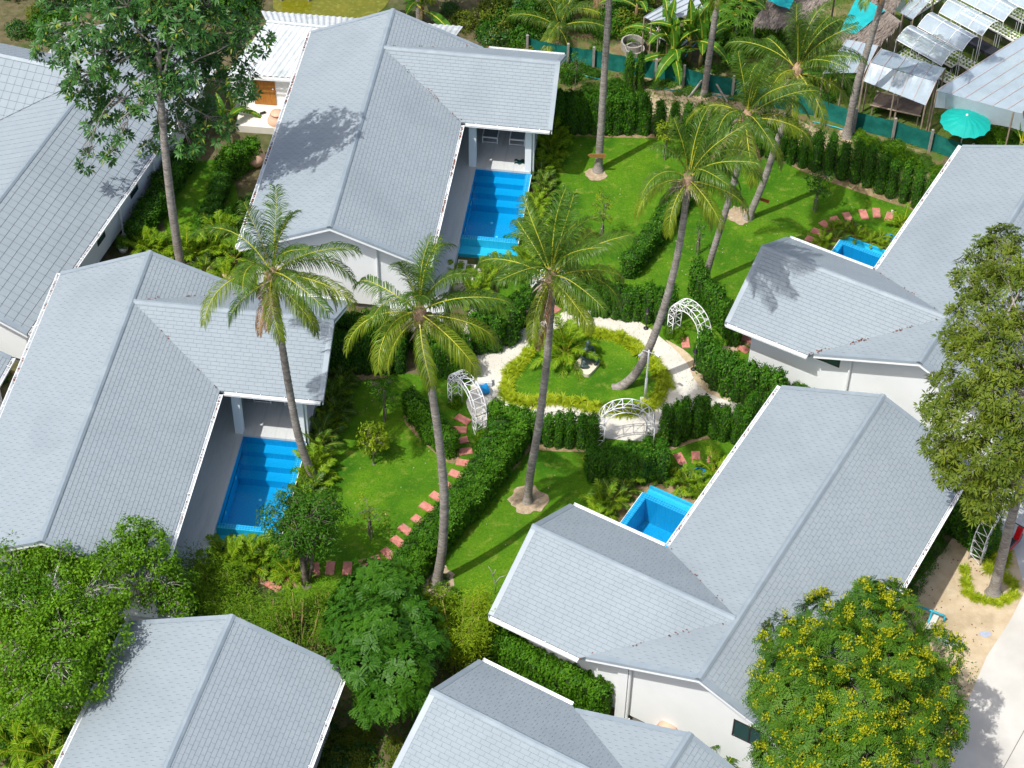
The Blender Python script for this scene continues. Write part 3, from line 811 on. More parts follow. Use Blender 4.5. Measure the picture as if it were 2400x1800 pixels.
# ------------------------------------------------------------------ plant builders
def frond_mesh(name, L, e0, bend, n=80, ll=.72, lw=.038, hang=.75, seed=0, mats=None, rr=.022, side=0.0, lo_frac=.12, twist=0.0):
    """pinnate palm frond: arching rachis, strap leaflets that droop; base at origin, heading +X"""
    rng = np.random.default_rng(seed)
    k = 16
    S = np.linspace(0, 1, k)
    ang = e0 - bend * S ** 1.35
    yaw = side * S ** 1.5
    d = np.stack([np.cos(ang) * np.cos(yaw), np.cos(ang) * np.sin(yaw), np.sin(ang)], 1)
    P = np.concatenate([[[0, 0, 0]], np.cumsum((d[1:] + d[:-1]) / 2 * L / (k - 1), 0)])
    mb = MB()
    mb.tube([tuple(p) for p in P], [rr * (1.3 - 1.15 * s) + .002 for s in S], 5, 0)
    V = list(mb.v); loops = [i for f in mb.f for i in f]; tot = [len(f) for f in mb.f]; mi = [0] * len(mb.f)
    s = np.linspace(lo_frac, .995, n); s = np.repeat(s, 2) + rng.normal(size=2 * n) * .004
    s = np.clip(s, 0, .999)
    sd = np.tile([1., -1.], n)
    B = np.stack([np.interp(s, S, P[:, i]) for i in range(3)], 1)
    D = unit(np.stack([np.interp(s, S, d[:, i]) for i in range(3)], 1))
    side_v = unit(np.cross(D, np.array([0, 0, 1.0])) + 1e-6)
    upv = np.cross(side_v, D)
    if twist:
        c, s_ = np.cos(twist * s), np.sin(twist * s)
        side_v, upv = side_v * c[:, None] + upv * s_[:, None], upv * c[:, None] - side_v * s_[:, None]
    prof = np.clip(np.sin(np.pi * (.12 + .80 * (s - lo_frac) / (1 - lo_frac))), .18, 1) ** .75
    l = ll * prof * rng.uniform(.72, 1.12, 2 * n)
    l = np.where(rng.random(2 * n) < .05, l * .3, l)
    fw = (.55 + .75 * s)[:, None]
    a1 = unit(side_v * sd[:, None] + D * fw + upv * rng.uniform(.05, .45, 2 * n)[:, None])
    hg = hang * rng.uniform(.7, 1.25, 2 * n)[:, None]
    a2 = unit(a1 + np.array([0, 0, -1.]) * hg)
    a3 = unit(a1 * .8 + np.array([0, 0, -1.]) * hg * 2.1)
    p1 = B + a1 * (l * .34)[:, None]; p2 = p1 + a2 * (l * .33)[:, None]; p3 = p2 + a3 * (l * .33)[:, None]
    w = unit(np.cross(a1, upv) + rng.normal(size=(2 * n, 3)) * .35); w = w * (lw / 2)
    q = [B + w * .6, B - w * .6, p1 + w, p1 - w, p2 + w * .8, p2 - w * .8, p3]
    base = len(V)
    LV = np.stack(q, 1).reshape(-1, 3)
    V = np.concatenate([np.array(V), LV])
    lf = []
    m = 2 * n
    b = base + np.arange(m) * 7
    for (i0, i1, i2, i3) in ((0, 1, 3, 2), (2, 3, 5, 4)):
        lf.append(np.stack([b + i0, b + i1, b + i2, b + i3], 1))
    tri = np.stack([b + 4, b + 5, b + 6], 1)
    loops = np.concatenate([np.array(loops)] + [x.ravel() for x in lf] + [tri.ravel()])
    tot = np.concatenate([np.array(tot), np.full(2 * m, 4), np.full(m, 3)])
    mi = np.concatenate([np.array(mi), np.full(3 * m, 1)])
    st = np.concatenate([[0], np.cumsum(tot)[:-1]])
    return mesh_np(name, V, loops, st, tot, mats or [m_rachis, m_palm], mi)

# shared coconut fronds, from spear to hanging
FR = {}
for i, (e, bd) in enumerate([(84, 30), (73, 60), (61, 78), (48, 92), (34, 98), (20, 98), (4, 88), (-16, 70), (-40, 44)]):
    for v in range(2):
        FR[(i, v)] = frond_mesh('frond', 3.5 - .12 * abs(i - 3) + .15 * v, R(e), R(bd), 90, .92, .029, 60 / 100 + .11 * i, 40 + i * 2 + v, [m_rachis, m_palm if (i < 4 or v == 0) else m_palm2], side=R(-42 + 84 * v), twist=.35 - .7 * v)
DEAD = [frond_mesh('dead_frond', 2.6, R(-35), R(48), 60, .6, .03, 1.6, 90 + v, [m_spathe, m_dead], side=R(-20 + 40 * v)) for v in range(2)]
def trunk_mesh(pts, r0, r1, mat, seed=0, flare=1.9, rings=True, n=12, name='trunk'):
    """smooth tapered trunk with ring scars; pts relative to the base"""
    rng = random.Random(seed)
    P = []
    for i in range(len(pts) - 1):
        a, b, c, d = pts[max(i - 1, 0)], pts[i], pts[i + 1], pts[min(i + 2, len(pts) - 1)]
        for j in range(24):
            t = j / 24
            P.append(.5 * ((2 * b) + (c - a) * t + (2 * a - 5 * b + 4 * c - d) * t * t + (3 * b - a - 3 * c + d) * t ** 3))
    P.append(pts[-1])
    rr = []
    for i, p in enumerate(P):
        s = i / (len(P) - 1)
        r = r0 + (r1 - r0) * s ** .8
        if s < .1: r *= 1 + (flare - 1) * (1 - s / .1) ** 2
        if rings: r *= 1 + (.05 if i % 2 else -.05) + rng.uniform(-.025, .025)
        rr.append(r)
    m = MB(); m.tube(P, rr, n, 0)
    return m.mesh(name, mat, True)
def palm(label, base, pxs, n_frond=24, seed=0, r0=.17, r1=.105, top_z=None, phase=0.0, extra=(), scale=1.0, flare=1.9, crown=True, skip=()):
    rng = random.Random(seed)
    b = at(*base)
    rel = [Vector((0, 0, -.12))]
    for px, py in pxs:
        p = at_y(px, py, b.y + (0))
        rel.append(p - b)
    root = thing('coconut_palm', label, 'palm tree', b, 0, 'tall coconut palms')
    link('trunk', trunk_mesh(rel, r0, r1, m_bark, seed, flare), root)
    top = rel[-1]
    if not crown: return root, top
    d = (rel[-1] - rel[-2]).normalized()
    # fibre collar, dry spathes, green nuts
    c = MB()
    c.tube([top - d * .45, top - d * .15, top + d * .2, top + d * .42], [.11, .19, .2, .1], 10)
    link('crown_fibre', c.mesh('crown_fibre', m_fibre, True), root)
    lv = Leaves(); k = 90
    dirs = rand_dirs(k); dirs[:, 2] = -np.abs(dirs[:, 2]) * .8
    lv.add(np.array(top) + dirs * .12 + RNG.normal(size=(k, 3)) * .1 - np.array([0, 0, .12]), dirs, RNG.normal(size=(k, 3)), RNG.uniform(.15, .5, k), RNG.uniform(.03, .07, k), .3, .3)
    tag(link('fibre_strands', lv.mesh('fibre_strands', m_spathe), root), kind='stuff')
    for k in range(3):
        a = rng.uniform(0, 6.28)
        dd = Vector((math.cos(a), math.sin(a), -.7)).normalized()
        s = MB(); s.tube([top, top + dd * .3 + Vector((0, 0, -.1)), top + dd * .55 + Vector((0, 0, -.35))], [.03, .055, .01], 6)
        link('spathe', s.mesh('spathe', m_spathe, True), root)
    for k in range(5):
        a = rng.uniform(0, 6.28)
        ico = bpy.data.meshes.get('coconut_shared')
        if ico is None:
            import bmesh
            bm = bmesh.new(); bmesh.ops.create_icosphere(bm, subdivisions=2, radius=.105); ico = bpy.data.meshes.new('coconut_shared'); bm.to_mesh(ico); bm.free()
            ico.materials.append(M('coconut_green', (.16, .20, .03), (.30, .24, .06), 8, .5))
            for p_ in ico.polygons: p_.use_smooth = True
        o = link('coconut', ico, root, top + Vector((math.cos(a) * .22, math.sin(a) * .22, -.12 - .08 * (k % 2))))
        o.scale = (1, 1, 1.2)
    for i in range(n_frond):
        if i in skip: continue
        t = i / (n_frond - 1)
        lvl = min(8, int(t * 8.3 + rng.uniform(-.9, .9)) if i else 0)
        lvl = max(0, lvl)
        az = i * 2.39996 + phase + rng.uniform(-.42, .42)
        az -= .38 * math.sin(az)
        o = link('frond', FR[(lvl, (1 if math.sin(az) < 0 else 0) if rng.random() < .85 else rng.randint(0, 1))], root, top + d * (.34 - .42 * t) + Vector((math.cos(az) * .06, math.sin(az) * .06, 0)), az)
        sc = scale * .88 * rng.uniform(.84, 1.1) * (1.0 if lvl < 7 else .9)
        o.scale = (sc, sc, sc)
    for k in range(rng.randint(1, 3)):
        a = rng.uniform(0, 6.28); link('dead_frond', DEAD[k % 2], root, top - d * .15, a).scale = (rng.uniform(.5, .85),) * 3
    for az, lvl, sc in extra:
        o = link('frond', FR[(lvl, rng.randint(0, 1))], root, top + Vector((0, 0, .05)), R(az)); o.scale = (sc, sc, sc)
    return root, top

def bush_np(h, r, n, L, Wd, top=.8, seed=0, jag=.12, mat_i=0, lv=None, zb=0.0, squareness=.5):
    """leafy upright shrub: leaves on and just under an uneven column surface"""
    rng = np.random.default_rng(seed)
    lv = lv or Leaves()
    z = rng.random(n) ** .9; th = rng.random(n) * 2 * np.pi
    lob = 1 + jag * np.sin(th * 3 + seed) * np.cos(z * 7 + seed) + jag * .7 * np.sin(th * 5 + z * 13 + seed * 2)
    prof = np.where(z < top, 1 - .12 * (1 - z / top) ** 2, np.sqrt(np.clip(1 - ((z - top) / (1 - top)) ** 2, 0, 1)) * .95 + .05)
    rr = r * prof * lob * rng.uniform(.80, 1.08, n)
    capm = rng.random(n) < .16
    rr = np.where(capm, rr * np.sqrt(rng.random(n)), rr); z = np.where(capm, 1 - (1 - z) * .12, z)
    P = np.stack([rr * np.cos(th), rr * np.sin(th), zb + z * h * (1 + .05 * np.sin(th * 4 + seed))], 1)
    out = np.stack([np.cos(th), np.sin(th), np.where(z > top, (z - top) / (1 - top) * 2, .25)], 1)
    N = unit(out + rng.normal(size=(n, 3)) * .45)
    A = unit(np.cross(N, rng.normal(size=(n, 3))) + np.array([0, 0, .35]))
    lv.add(P, A, N, rng.uniform(.7, 1.2, n) * L, rng.uniform(.8, 1.1, n) * Wd, .2, 0, mat_i)
    return lv
def core_mesh(h, r, top, mat, seed=0, name='shade_core'):  # solid filler that stops the shrub being see-through, coloured as inner shade
    m = MB(); k = 9
    pts, rad = [], []
    for i in range(k):
        z = i / (k - 1) * .93
        pf = 1 if z < top else math.sqrt(max(1 - ((z - top) / (1 - top)) ** 2, 0))
        pts.append(Vector((0, 0, z * h))); rad.append(max(.02, r * .80 * pf * (1 + .08 * math.sin(seed + i * 2.1))))
    m.tube(pts, rad, 10)
    return m.mesh(name, mat, True)
HEDGE = {}
def hedge_kind(key, h, r, n, top, mat, L=.065, Wd=.042, variants=5):
    HEDGE[key] = []
    for v in range(variants):
        HEDGE[key].append((bush_np(1, r, n, L, Wd, top, 100 + v * 7 + len(HEDGE), .14).mesh('foliage', mat), core_mesh(1, r, top, m_core, v)))
hedge_kind('col', 1, .25, 1400, .62, m_hedge)
hedge_kind('block', 1, .36, 2100, .88, m_hedge)
hedge_kind('fluffy', 1, .34, 1900, .75, m_hedge2, .08, .05)
hedge_kind('cone', 1, .27, 1300, .45, m_hedge)
def hedge_plant(label, group, key, p, h, w=1.0, cat='hedge shrub'):
    v = random.randrange(len(HEDGE[key]))
    root = thing('hedge_shrub', label, cat, (p.x, p.y, 0), random.uniform(0, 6.28), group)
    for nm, me in zip(('foliage', 'shade_core'), HEDGE[key][v]):
        o = link(nm, me, root); o.scale = (w, w, h)
        if nm == 'foliage': tag(o, kind='stuff')
    return root
def hedge_row(pts, label, group, key='col', h=1.9, spacing=.5, w=1.0, jit=.05, hj=.1, skip=0.0):
    P = [at(*p) for p in pts]
    seg = [(P[i + 1] - P[i]).length for i in range(len(P) - 1)]
    tot = sum(seg); n = max(1, int(tot / spacing)); end = end_word(pts[0], pts[-1])
    for i in range(n + 1):
        if random.random() < skip: continue
        t = i / n * tot; k = 0
        while k < len(seg) - 1 and t > seg[k]: t -= seg[k]; k += 1
        p = P[k].lerp(P[k + 1], t / seg[k])
        p += Vector((random.uniform(-jit, jit), random.uniform(-jit, jit), 0))
        hedge_plant(nth(label, i, end), group, key, p, h * random.uniform(1 - hj, 1 + hj), w * random.uniform(.9, 1.1))

def branch_pts(a, b, rng, sag=.12, k=5):
    out = []
    for i in range(k + 1):
        t = i / k
        j = (b - a).length * .06
        p = a.lerp(b, t) + Vector((rng.uniform(-j, j), rng.uniform(-j, j), math.sin(t * math.pi) * (b - a).length * sag))
        if i in (0, k): p = a.lerp(b, t)
        out.append(p)
    return out
def tree(name, label, base, lobes, leaf, trunk_pts, tr=.2, mat=None, bark=None, seed=0, cat='tree', density=1.0, style='single', flowers=None, limb_r=.07, group=None, twig_n=60, origin_z=0.0, core=False, extra_limbs=()):
    """lobes: (offset vector, radii) leafy masses of the crown around the base point; leaf: (length, width, per cluster, cluster radius)"""
    rng = random.Random(seed); nr = np.random.default_rng(seed)
    b = Vector((base[0], base[1], 0))
    root = thing(name, label, cat, b, 0, group)
    tp = [Vector(p) for p in trunk_pts]
    link('trunk', trunk_mesh(tp, tr, tr * .55, bark or m_bark_d, seed, 1.6, False, 10), root)
    top = tp[-1]
    lb = MB()
    L, W, per, cr = leaf
    lv = Leaves()
    fl = Leaves()
    ends = []
    for (c, rad, cnt) in lobes:
        c = Vector(c); n = int(cnt * density)
        st = tp[max(1, len(tp) - 1 - rng.randint(0, 1))]
        lp = branch_pts(st, c, rng)
        lb.tube(lp, [limb_r * (1 - .6 * i / (len(lp) - 1)) for i in range(len(lp))], 6)
        D = unit(nr.normal(size=(n, 3)))
        rr = nr.random(n) ** .33 * .42 + .58
        bump = 1 + .16 * np.sin(D[:, 0] * 5 + c.x * 3) * np.cos(D[:, 1] * 4 + c.y) + .10 * np.sin(D[:, 2] * 9 + seed)
        C = np.array(c) + D * rr[:, None] * bump[:, None] * np.array(rad)
        for q in range(0, n, max(1, n // 14)):
            e = Vector(C[q])
            bp = branch_pts(lp[-2], e, rng, .05, 3)
            lb.tube(bp, [limb_r * .38, limb_r * .26, limb_r * .17, limb_r * .08], 4)
        axis = unit(D * np.array([1, 1, .8]) + np.array([0, 0, .55]) + nr.normal(size=(n, 3)) * .3)
        if style == 'rosette':
            for j in range(per):
                t = 2 * np.pi * j / per + nr.random(n) * 6.28 / per
                u = unit(np.cross(axis, np.array([.3, .5, .8]))); v = np.cross(axis, u)
                out = u * np.cos(t)[:, None] + v * np.sin(t)[:, None]
                A = unit(out + axis * nr.uniform(.05, .6, n)[:, None])
                lv.add(C + out * cr * .2, A, axis, L * nr.uniform(.75, 1.15, n), W * nr.uniform(.85, 1.1, n), .12, .12)
        elif style == 'pinnate':
            for j in range(per):
                t = 2 * np.pi * j / per + nr.random(n) * 2
                u = unit(np.cross(axis, np.array([.3, .5, .8]))); v = np.cross(axis, u)
                out = unit(u * np.cos(t)[:, None] + v * np.sin(t)[:, None] + axis * nr.uniform(.1, .7, n)[:, None])
                Rl = cr * nr.uniform(.8, 1.2, n)
                sidev = unit(np.cross(out, axis))
                for s_ in np.linspace(.25, 1, 6):
                    pt = C + out * (Rl * s_)[:, None] + np.array([0, 0, -1]) * (Rl * .35 * s_ * s_)[:, None]
                    for sg in (-1, 1):
                        lv.add(pt, sidev * sg + out * .55 + np.array([0, 0, -.25]), axis, L * nr.uniform(.8, 1.1, n) * (1 - .25 * abs(s_ - .5)), W, .1, .1)
        else:
            m = n * per
            CC = np.repeat(C, per, 0); DD = np.repeat(axis, per, 0)
            O = unit(nr.normal(size=(m, 3))) * (nr.random(m) ** .5 * cr)[:, None]
            N = unit(DD + nr.normal(size=(m, 3)) * .6 + O / cr * .3)
            A = unit(np.cross(N, nr.normal(size=(m, 3))) + O / cr * .6 + np.array([0, 0, -.15]))
            lv.add(CC + O, A, N, L * nr.uniform(.7, 1.2, m), W * nr.uniform(.8, 1.15, m), .15, .1)
        if flowers:
            frac, fr, fn, fl_l, fl_w = flowers
            up = D[:, 2] > -.25
            sel = np.where(up & (nr.random(n) < frac))[0]
            m = len(sel) * fn
            CC = np.repeat(C[sel] + axis[sel] * fr * .7, fn, 0)
            O = unit(nr.normal(size=(m, 3))) * (nr.random(m) ** .5 * fr)[:, None]
            O[:, 2] = np.abs(O[:, 2]) * 1.1
            fl.add(CC + O, unit(nr.normal(size=(m, 3)) + np.array([0, 0, 1.2])), nr.normal(size=(m, 3)), fl_l * nr.uniform(.7, 1.2, m), fl_w, .2)
    for pts_, r_ in extra_limbs:
        lb.tube([Vector(p) for p in pts_], [r_ * (1 - .75 * i / (len(pts_) - 1)) for i in range(len(pts_))], 6)
    link('branches', lb.mesh('branches', bark or m_bark_d, True), root)
    tag(link('crown', lv.mesh('crown', mat), root), kind='stuff')
    if flowers and fl.V: tag(link('blossom', fl.mesh('blossom', m_flower), root), kind='stuff')
    return root
def ell(n, c, rad, seed, per_vol, sub=(.45, .7)):
    """split one big crown ellipsoid into lobes spread over its shell"""
    rng = random.Random(seed); out = []
    for i in range(n):
        z = 1 - 2 * (i + .5) / n; t = i * 2.39996 + seed
        q = math.sqrt(1 - z * z)
        k = rng.uniform(.55, .78); s = rng.uniform(*sub)
        rx, ry, rz = rad[0] * s, rad[1] * s, rad[2] * s
        out.append(((c[0] + math.cos(t) * q * rad[0] * k, c[1] + math.sin(t) * q * rad[1] * k, c[2] + z * rad[2] * k), (rx, ry, rz), per_vol))
    return out

# clump palms (feathery, multi-stemmed) and strap-leaf plants
def clump_palm_mesh(name, nf, L, seed, mats, h0=.1, ll=.26, n=24):
    rng = random.Random(seed); V = []; loops = []; tot = []; mi = []; off = 0
    for i in range(nf):
        t = i / nf
        fm = frond_mesh('tmp', L * rng.uniform(.75, 1.1), R(82 - 66 * t + rng.uniform(-8, 8)), R(35 + 60 * t), n, ll, .030, .35, seed * 31 + i, mats, .010, lo_frac=.25)
        a = i * 2.39996 + seed
        co = np.empty(len(fm.vertices) * 3, np.float32); fm.vertices.foreach_get('co', co); co = co.reshape(-1, 3)
        c, s = math.cos(a), math.sin(a)
        co = np.stack([co[:, 0] * c - co[:, 1] * s + math.cos(a) * .05, co[:, 0] * s + co[:, 1] * c + math.sin(a) * .05, co[:, 2] + h0 * (1 - t)], 1)
        li = np.empty(len(fm.loops), np.int32); fm.loops.foreach_get('vertex_index', li)
        lt = np.empty(len(fm.polygons), np.int32); fm.polygons.foreach_get('loop_total', lt)
        m_ = np.empty(len(fm.polygons), np.int32); fm.polygons.foreach_get('material_index', m_)
        V.append(co); loops.append(li + off); tot.append(lt); mi.append(m_); off += len(co)
        bpy.data.meshes.remove(fm)
    tot = np.concatenate(tot)
    return mesh_np(name, np.concatenate(V), np.concatenate(loops), np.concatenate([[0], np.cumsum(tot)[:-1]]), tot, mats, np.concatenate(mi))
CLUMP = [clump_palm_mesh('clump_palm', 13, .85, s, [m_rachis, m_areca]) for s in range(4)]
BIGCLUMP = clump_palm_mesh('big_clump_palm', 30, 1.45, 77, [m_rachis, m_areca], .5, .34, 30)
CLUMP_D = [clump_palm_mesh('clump_palm_dark', 13, .85, s + 9, [m_rachis, m_palm]) for s in range(2)]
def strap_mesh(name, n, L, W, mats, seed, up=(.15, 1.3)):
    rng = np.random.default_rng(seed)
    a = rng.random(n) * 6.283; e = rng.uniform(up[0], up[1], n); l = L * rng.uniform(.7, 1.1, n)
    o = np.stack([np.cos(a), np.sin(a), np.zeros(n)], 1)
    p0 = o * .03; d1 = unit(o * np.cos(e)[:, None] + np.array([0, 0, 1]) * np.sin(e)[:, None])
    p1 = p0 + d1 * (l * .5)[:, None]; d2 = unit(d1 + np.array([0, 0, -.75]) + o * .25); p2 = p1 + d2 * (l * .5)[:, None]
    sd = unit(np.cross(d1, np.array([0, 0, 1.]))) * W / 2
    V = np.stack([p0 - sd * .6, p0 + sd * .6, p1 - sd, p1 + sd, p2], 1).reshape(-1, 3)
    b = np.arange(n) * 5
    q = np.stack([b, b + 1, b + 3, b + 2], 1); t = np.stack([b + 2, b + 3, b + 4], 1)
    loops = np.concatenate([q.ravel(), t.ravel()]); tot = np.concatenate([np.full(n, 4), np.full(n, 3)])
    return mesh_np(name, V, loops, np.concatenate([[0], np.cumsum(tot)[:-1]]), tot, mats)
STRAP = [strap_mesh('strap_plant', 60, .42, .034, m_border, s) for s in range(5)]
def banana_leaf_mesh(seed, L=1.7, W=.46, e0=70, bend=75):
    rng = random.Random(seed); m = MB(); k = 14; P = []; p = Vector((0, 0, 0))
    for i in range(k):
        s = i / (k - 1); a = R(e0 - bend * s ** 1.4); P.append((p.copy(), a, s)); p += Vector((math.cos(a), 0, math.sin(a))) * L / (k - 1)
    m.tube([q[0] for q in P], [.022 * (1.2 - s) + .004 for _, _, s in P], 5, 1)
    for sg in (-1, 1):
        prev = None
        for q, a, s in P:
            w = W / 2 * (math.sin(math.pi * min(1, max(0, (s - .12) / .88)) ** .75) ** .6 if s > .12 else 0)
            up = Vector((-math.sin(a), 0, math.cos(a)))
            e = q + Vector((0, sg * w, 0)) + up * (w * .35) + Vector((0, 0, -w * .25))
            if prev and w > 0:
                g = Vector((.03, 0, 0)) if rng.random() < .45 else Vector((0, 0, 0))
                m.face([prev[0], q, e - g, prev[1]])
            prev = (q, e) if w > 0 else (q, q)
    return m.mesh('leaf', [m_banana, m_rachis])
BAN = [banana_leaf_mesh(i, 1.5 + .15 * i, .42, e, b) for i, (e, b) in enumerate([(86, 20), (72, 55), (55, 80), (38, 95), (15, 80)])]
def banana(label, p, h=1.6, n=8, seed=0, s=1.0):
    rng = random.Random(seed)
    root = thing('banana_plant', label, 'banana plant', (p.x, p.y, 0), rng.uniform(0, 6.28), 'banana plants beyond the fence')
    m = MB(); m.tube([Vector((0, 0, 0)), Vector((.03, 0, h * .5)), Vector((0, .03, h))], [.12, .09, .06], 9)
    link('stem', m.mesh('stem', M('banana_stem', (.22, .20, .07), (.16, .10, .05), 6), True), root)
    for i in range(n):
        o = link('leaf', BAN[min(4, int(i / n * 5))], root, (0, 0, h * (1 - .04 * i)), i * 2.4 + rng.uniform(-.2, .2)); o.scale = (s, s, s)
    return root
def shrub_mesh(rx, ry, rz, n, L, Wd, mat, seed=0, fill=.25):
    nr = np.random.default_rng(seed); lv = Leaves()
    D = unit(nr.normal(size=(n, 3))); D[:, 2] = np.abs(D[:, 2])
    bump = 1 + .2 * np.sin(D[:, 0] * 6 + seed) * np.cos(D[:, 1] * 5 + seed) + .12 * np.sin(D[:, 2] * 11 + seed)
    rr = (1 - fill * nr.random(n)) * bump
    P = D * rr[:, None] * np.array([rx, ry, rz])
    N = unit(D + nr.normal(size=(n, 3)) * .5)
    lv.add(P, unit(np.cross(N, nr.normal(size=(n, 3))) + np.array([0, 0, .3])), N, L * nr.uniform(.7, 1.2, n), Wd * nr.uniform(.8, 1.1, n), .2, .1)
    return lv.mesh('shrub_foliage', mat)
SHRUB = {'mid': [shrub_mesh(1, 1, 1, 1500, .17, .09, m_tree3, s) for s in range(3)], 'bright': [shrub_mesh(1, 1, 1, 1400, .16, .09, m_tree2, s + 5) for s in range(3)],
         'weed': [shrub_mesh(1, 1, .6, 900, .14, .10, m_weed, s + 8) for s in range(3)], 'dark': [shrub_mesh(1, 1, 1, 1500, .18, .08, m_tree1, s + 12) for s in range(3)],
         'olive': [shrub_mesh(1, 1, 1, 1400, .15, .07, m_tree4, s + 15) for s in range(2)], 'hedge': [shrub_mesh(1, 1, 1, 1700, .10, .06, m_hedge, s + 18) for s in range(3)]}
def shrub(label, p, r, h, kind='mid', cat='shrub', group=None, name='shrub', z=0):
    me = random.choice(SHRUB[kind])
    o = link(name, me, None, (p[0], p[1], z), random.uniform(0, 6.28)); o.scale = (r, r * random.uniform(.85, 1.15), h)
    return tag(o, label, cat, group)
def clump(label, p, s=1.0, dark=False, group=None, z=0):
    o = link('clump_palm', random.choice(CLUMP_D if dark else CLUMP), None, (p[0], p[1], z), random.uniform(0, 6.28)); o.scale = (s, s, s * random.uniform(.9, 1.15))
    return tag(o, label, 'small palm', group)
def litter_field(name, polys, n, L, W, mat, zr=(0, .12), kind='stuff', seed=0, up=.9):
    """ground cover nobody could count, as one object"""
    nr = np.random.default_rng(seed); lv = Leaves(); 
    P = []
    for poly in polys:
        xs = [p.x for p in poly]; ys = [p.y for p in poly]
        k = 0; need = n // len(polys)
        while k < need:
            x = nr.uniform(min(xs), max(xs), need); y = nr.uniform(min(ys), max(ys), need)
            ins = np.zeros(need, bool); j = len(poly) - 1
            for i in range(len(poly)):
                xi, yi, xj, yj = poly[i].x, poly[i].y, poly[j].x, poly[j].y
                c = ((yi > y) != (yj > y)) & (x < (xj - xi) * (y - yi) / (yj - yi + 1e-12) + xi)
                ins ^= c; j = i
            q = np.stack([x[ins], y[ins]], 1); P.append(q); k += len(q)
    P = np.concatenate(P); m = len(P)
    cl = .5 + .5 * np.sin(P[:, 0] * 2.3 + np.sin(P[:, 1] * 1.7) * 2) * np.cos(P[:, 1] * 2.1 + P[:, 0])
    keep = nr.random(m) < .25 + .75 * cl; P = P[keep]; cl = cl[keep]; m = len(P)
    z = nr.uniform(zr[0], zr[1], m) * (.3 + cl)
    a = nr.random(m) * 6.28
    A = np.stack([np.cos(a), np.sin(a), nr.uniform(0, up, m)], 1)
    lv.add(np.c_[P, z], A, np.tile([0, 0, 1.], (m, 1)) + nr.normal(size=(m, 3)) * .3, L * nr.uniform(.6, 1.3, m), W * nr.uniform(.7, 1.2, m), .2, .1)
    return tag(link(name, lv.mesh(name, mat)), kind=kind)
# ------------------------------------------------------------------ coconut palms
palm('coconut palm growing beside the left pool, its crown over the white gable wall', (747, 1130), [(722, 1090), (697, 1010), (676, 900), (655, 770), (640, 650)], 19, 1, scale=.95, phase=.4, r0=.16)
palm('tall coconut palm at the end of the curved hedge, crown left of the path', (1022, 1365), [(1036, 1290), (1041, 1170), (1030, 1040), (1008, 890), (985, 740)], 22, 2, phase=1.3, scale=.86)
palm('coconut palm in the middle lawn with a straw ring round its foot', (1236, 1175), [(1243, 1110), (1262, 1000), (1280, 860), (1290, 740), (1292, 655)], 22, 3, scale=.9, phase=2.1, r0=.15)
palm('leaning coconut palm rooted in the round island garden beside the statue', (1442, 907), [(1466, 899), (1496, 866), (1532, 790), (1568, 680), (1595, 560), (1613, 425)], 22, 4, scale=.86, phase=.9, r0=.19, flare=1.25)
palm('coconut palm with a wooden arrow sign nailed to its trunk', (1402, 400), [(1408, 310), (1418, 150), (1428, 0), (1438, -130)], 20, 5, phase=.2, crown=True)
palm('bent coconut palm behind the others near the red sign', (1752, 512), [(1790, 425), (1820, 335), (1850, 250), (1868, 170)], 21, 6, scale=.92, phase=2.6, r0=.14)
palm('slim coconut palm rising between the leaning palm and the villa roof', (1648, 668), [(1668, 600), (1705, 480), (1735, 370), (1750, 280)], 20, 7, scale=.9, phase=1.8, r0=.13)
palm('stout coconut palm trunk by the net fence at the upper right', (1985, 320), [(2006, 210), (2035, 110), (2068, 0), (2100, -120)], 20, 8, phase=.7, r0=.17)
palm('coconut palm trunk behind the green net fence at the top', (1650, 222), [(1664, 120), (1682, 0), (1700, -120)], 18, 9, phase=2.2, r0=.15)
palm('coconut palm trunk cut by the top edge behind the upper villa', (984, 55), [(980, 0), (978, -110)], 16, 10, phase=1.0, r0=.15)

# ------------------------------------------------------------------ hedges
H = hedge_row
H([(1312, 308), (1500, 308)], 'dark green hedge shrub in the clipped block behind the upper lawn', 'hedge behind the upper lawn', 'block', 1.95, .42, 1.0, .03, .04)
H([(1512, 312), (1572, 318), (1640, 330), (1700, 345)], 'slim dark column shrub spaced apart behind the upper lawn', 'column shrubs behind the upper lawn', 'cone', 1.75, .48, .95, .03, .1)
H([(1470, 215), (1500, 212)], 'tall narrow green column shrub by the palm trunk near the net fence', 'pair of narrow shrubs near the fence', 'col', 1.9, .4, .8)
H([(1700, 350), (1830, 372), (1905, 396)], 'dark column shrub half hidden behind the palm crowns', 'shrubs behind the palm crowns', 'col', 1.8, .45, 1.0)
H([(1912, 398), (2010, 428), (2110, 468), (2175, 494)], 'dark column shrub in the row along the upper right lawn edge', 'row of column shrubs at the upper right', 'cone', 1.8, .50, 1.0, .04, .12)
H([(1690, 352), (1640, 415), (1600, 478), (1560, 530), (1520, 590), (1478, 640)], 'low dense shrub in the hedge dividing the upper lawns', 'hedge between the two upper lawns', 'block', 1.05, .42, 1.0, .04, .06)
H([(1395, 735), (1450, 742), (1510, 748), (1565, 760)], 'dark hedge shrub behind the top of the round path', 'hedge behind the round path', 'col', 1.75, .38, 1.05, .05, .12)
H([(1330, 690), (1390, 700)], 'hedge shrub beside the hidden arch behind the palm crown', 'hedge by the hidden arch', 'block', 1.2, .45, 1.0)
H([(1632, 690), (1660, 730), (1690, 770), (1718, 805)], 'hedge shrub between the right hand arch and the villa wall', 'hedge beside the right hand arch', 'col', 1.6, .38, 1.1, .05, .12)
H([(1648, 868), (1680, 905), (1722, 928), (1770, 948), (1810, 962)], 'bushy hedge shrub along the outer edge of the path at the right', 'hedge along the path at the right', 'col', 1.8, .42, 1.35, .05, .1)
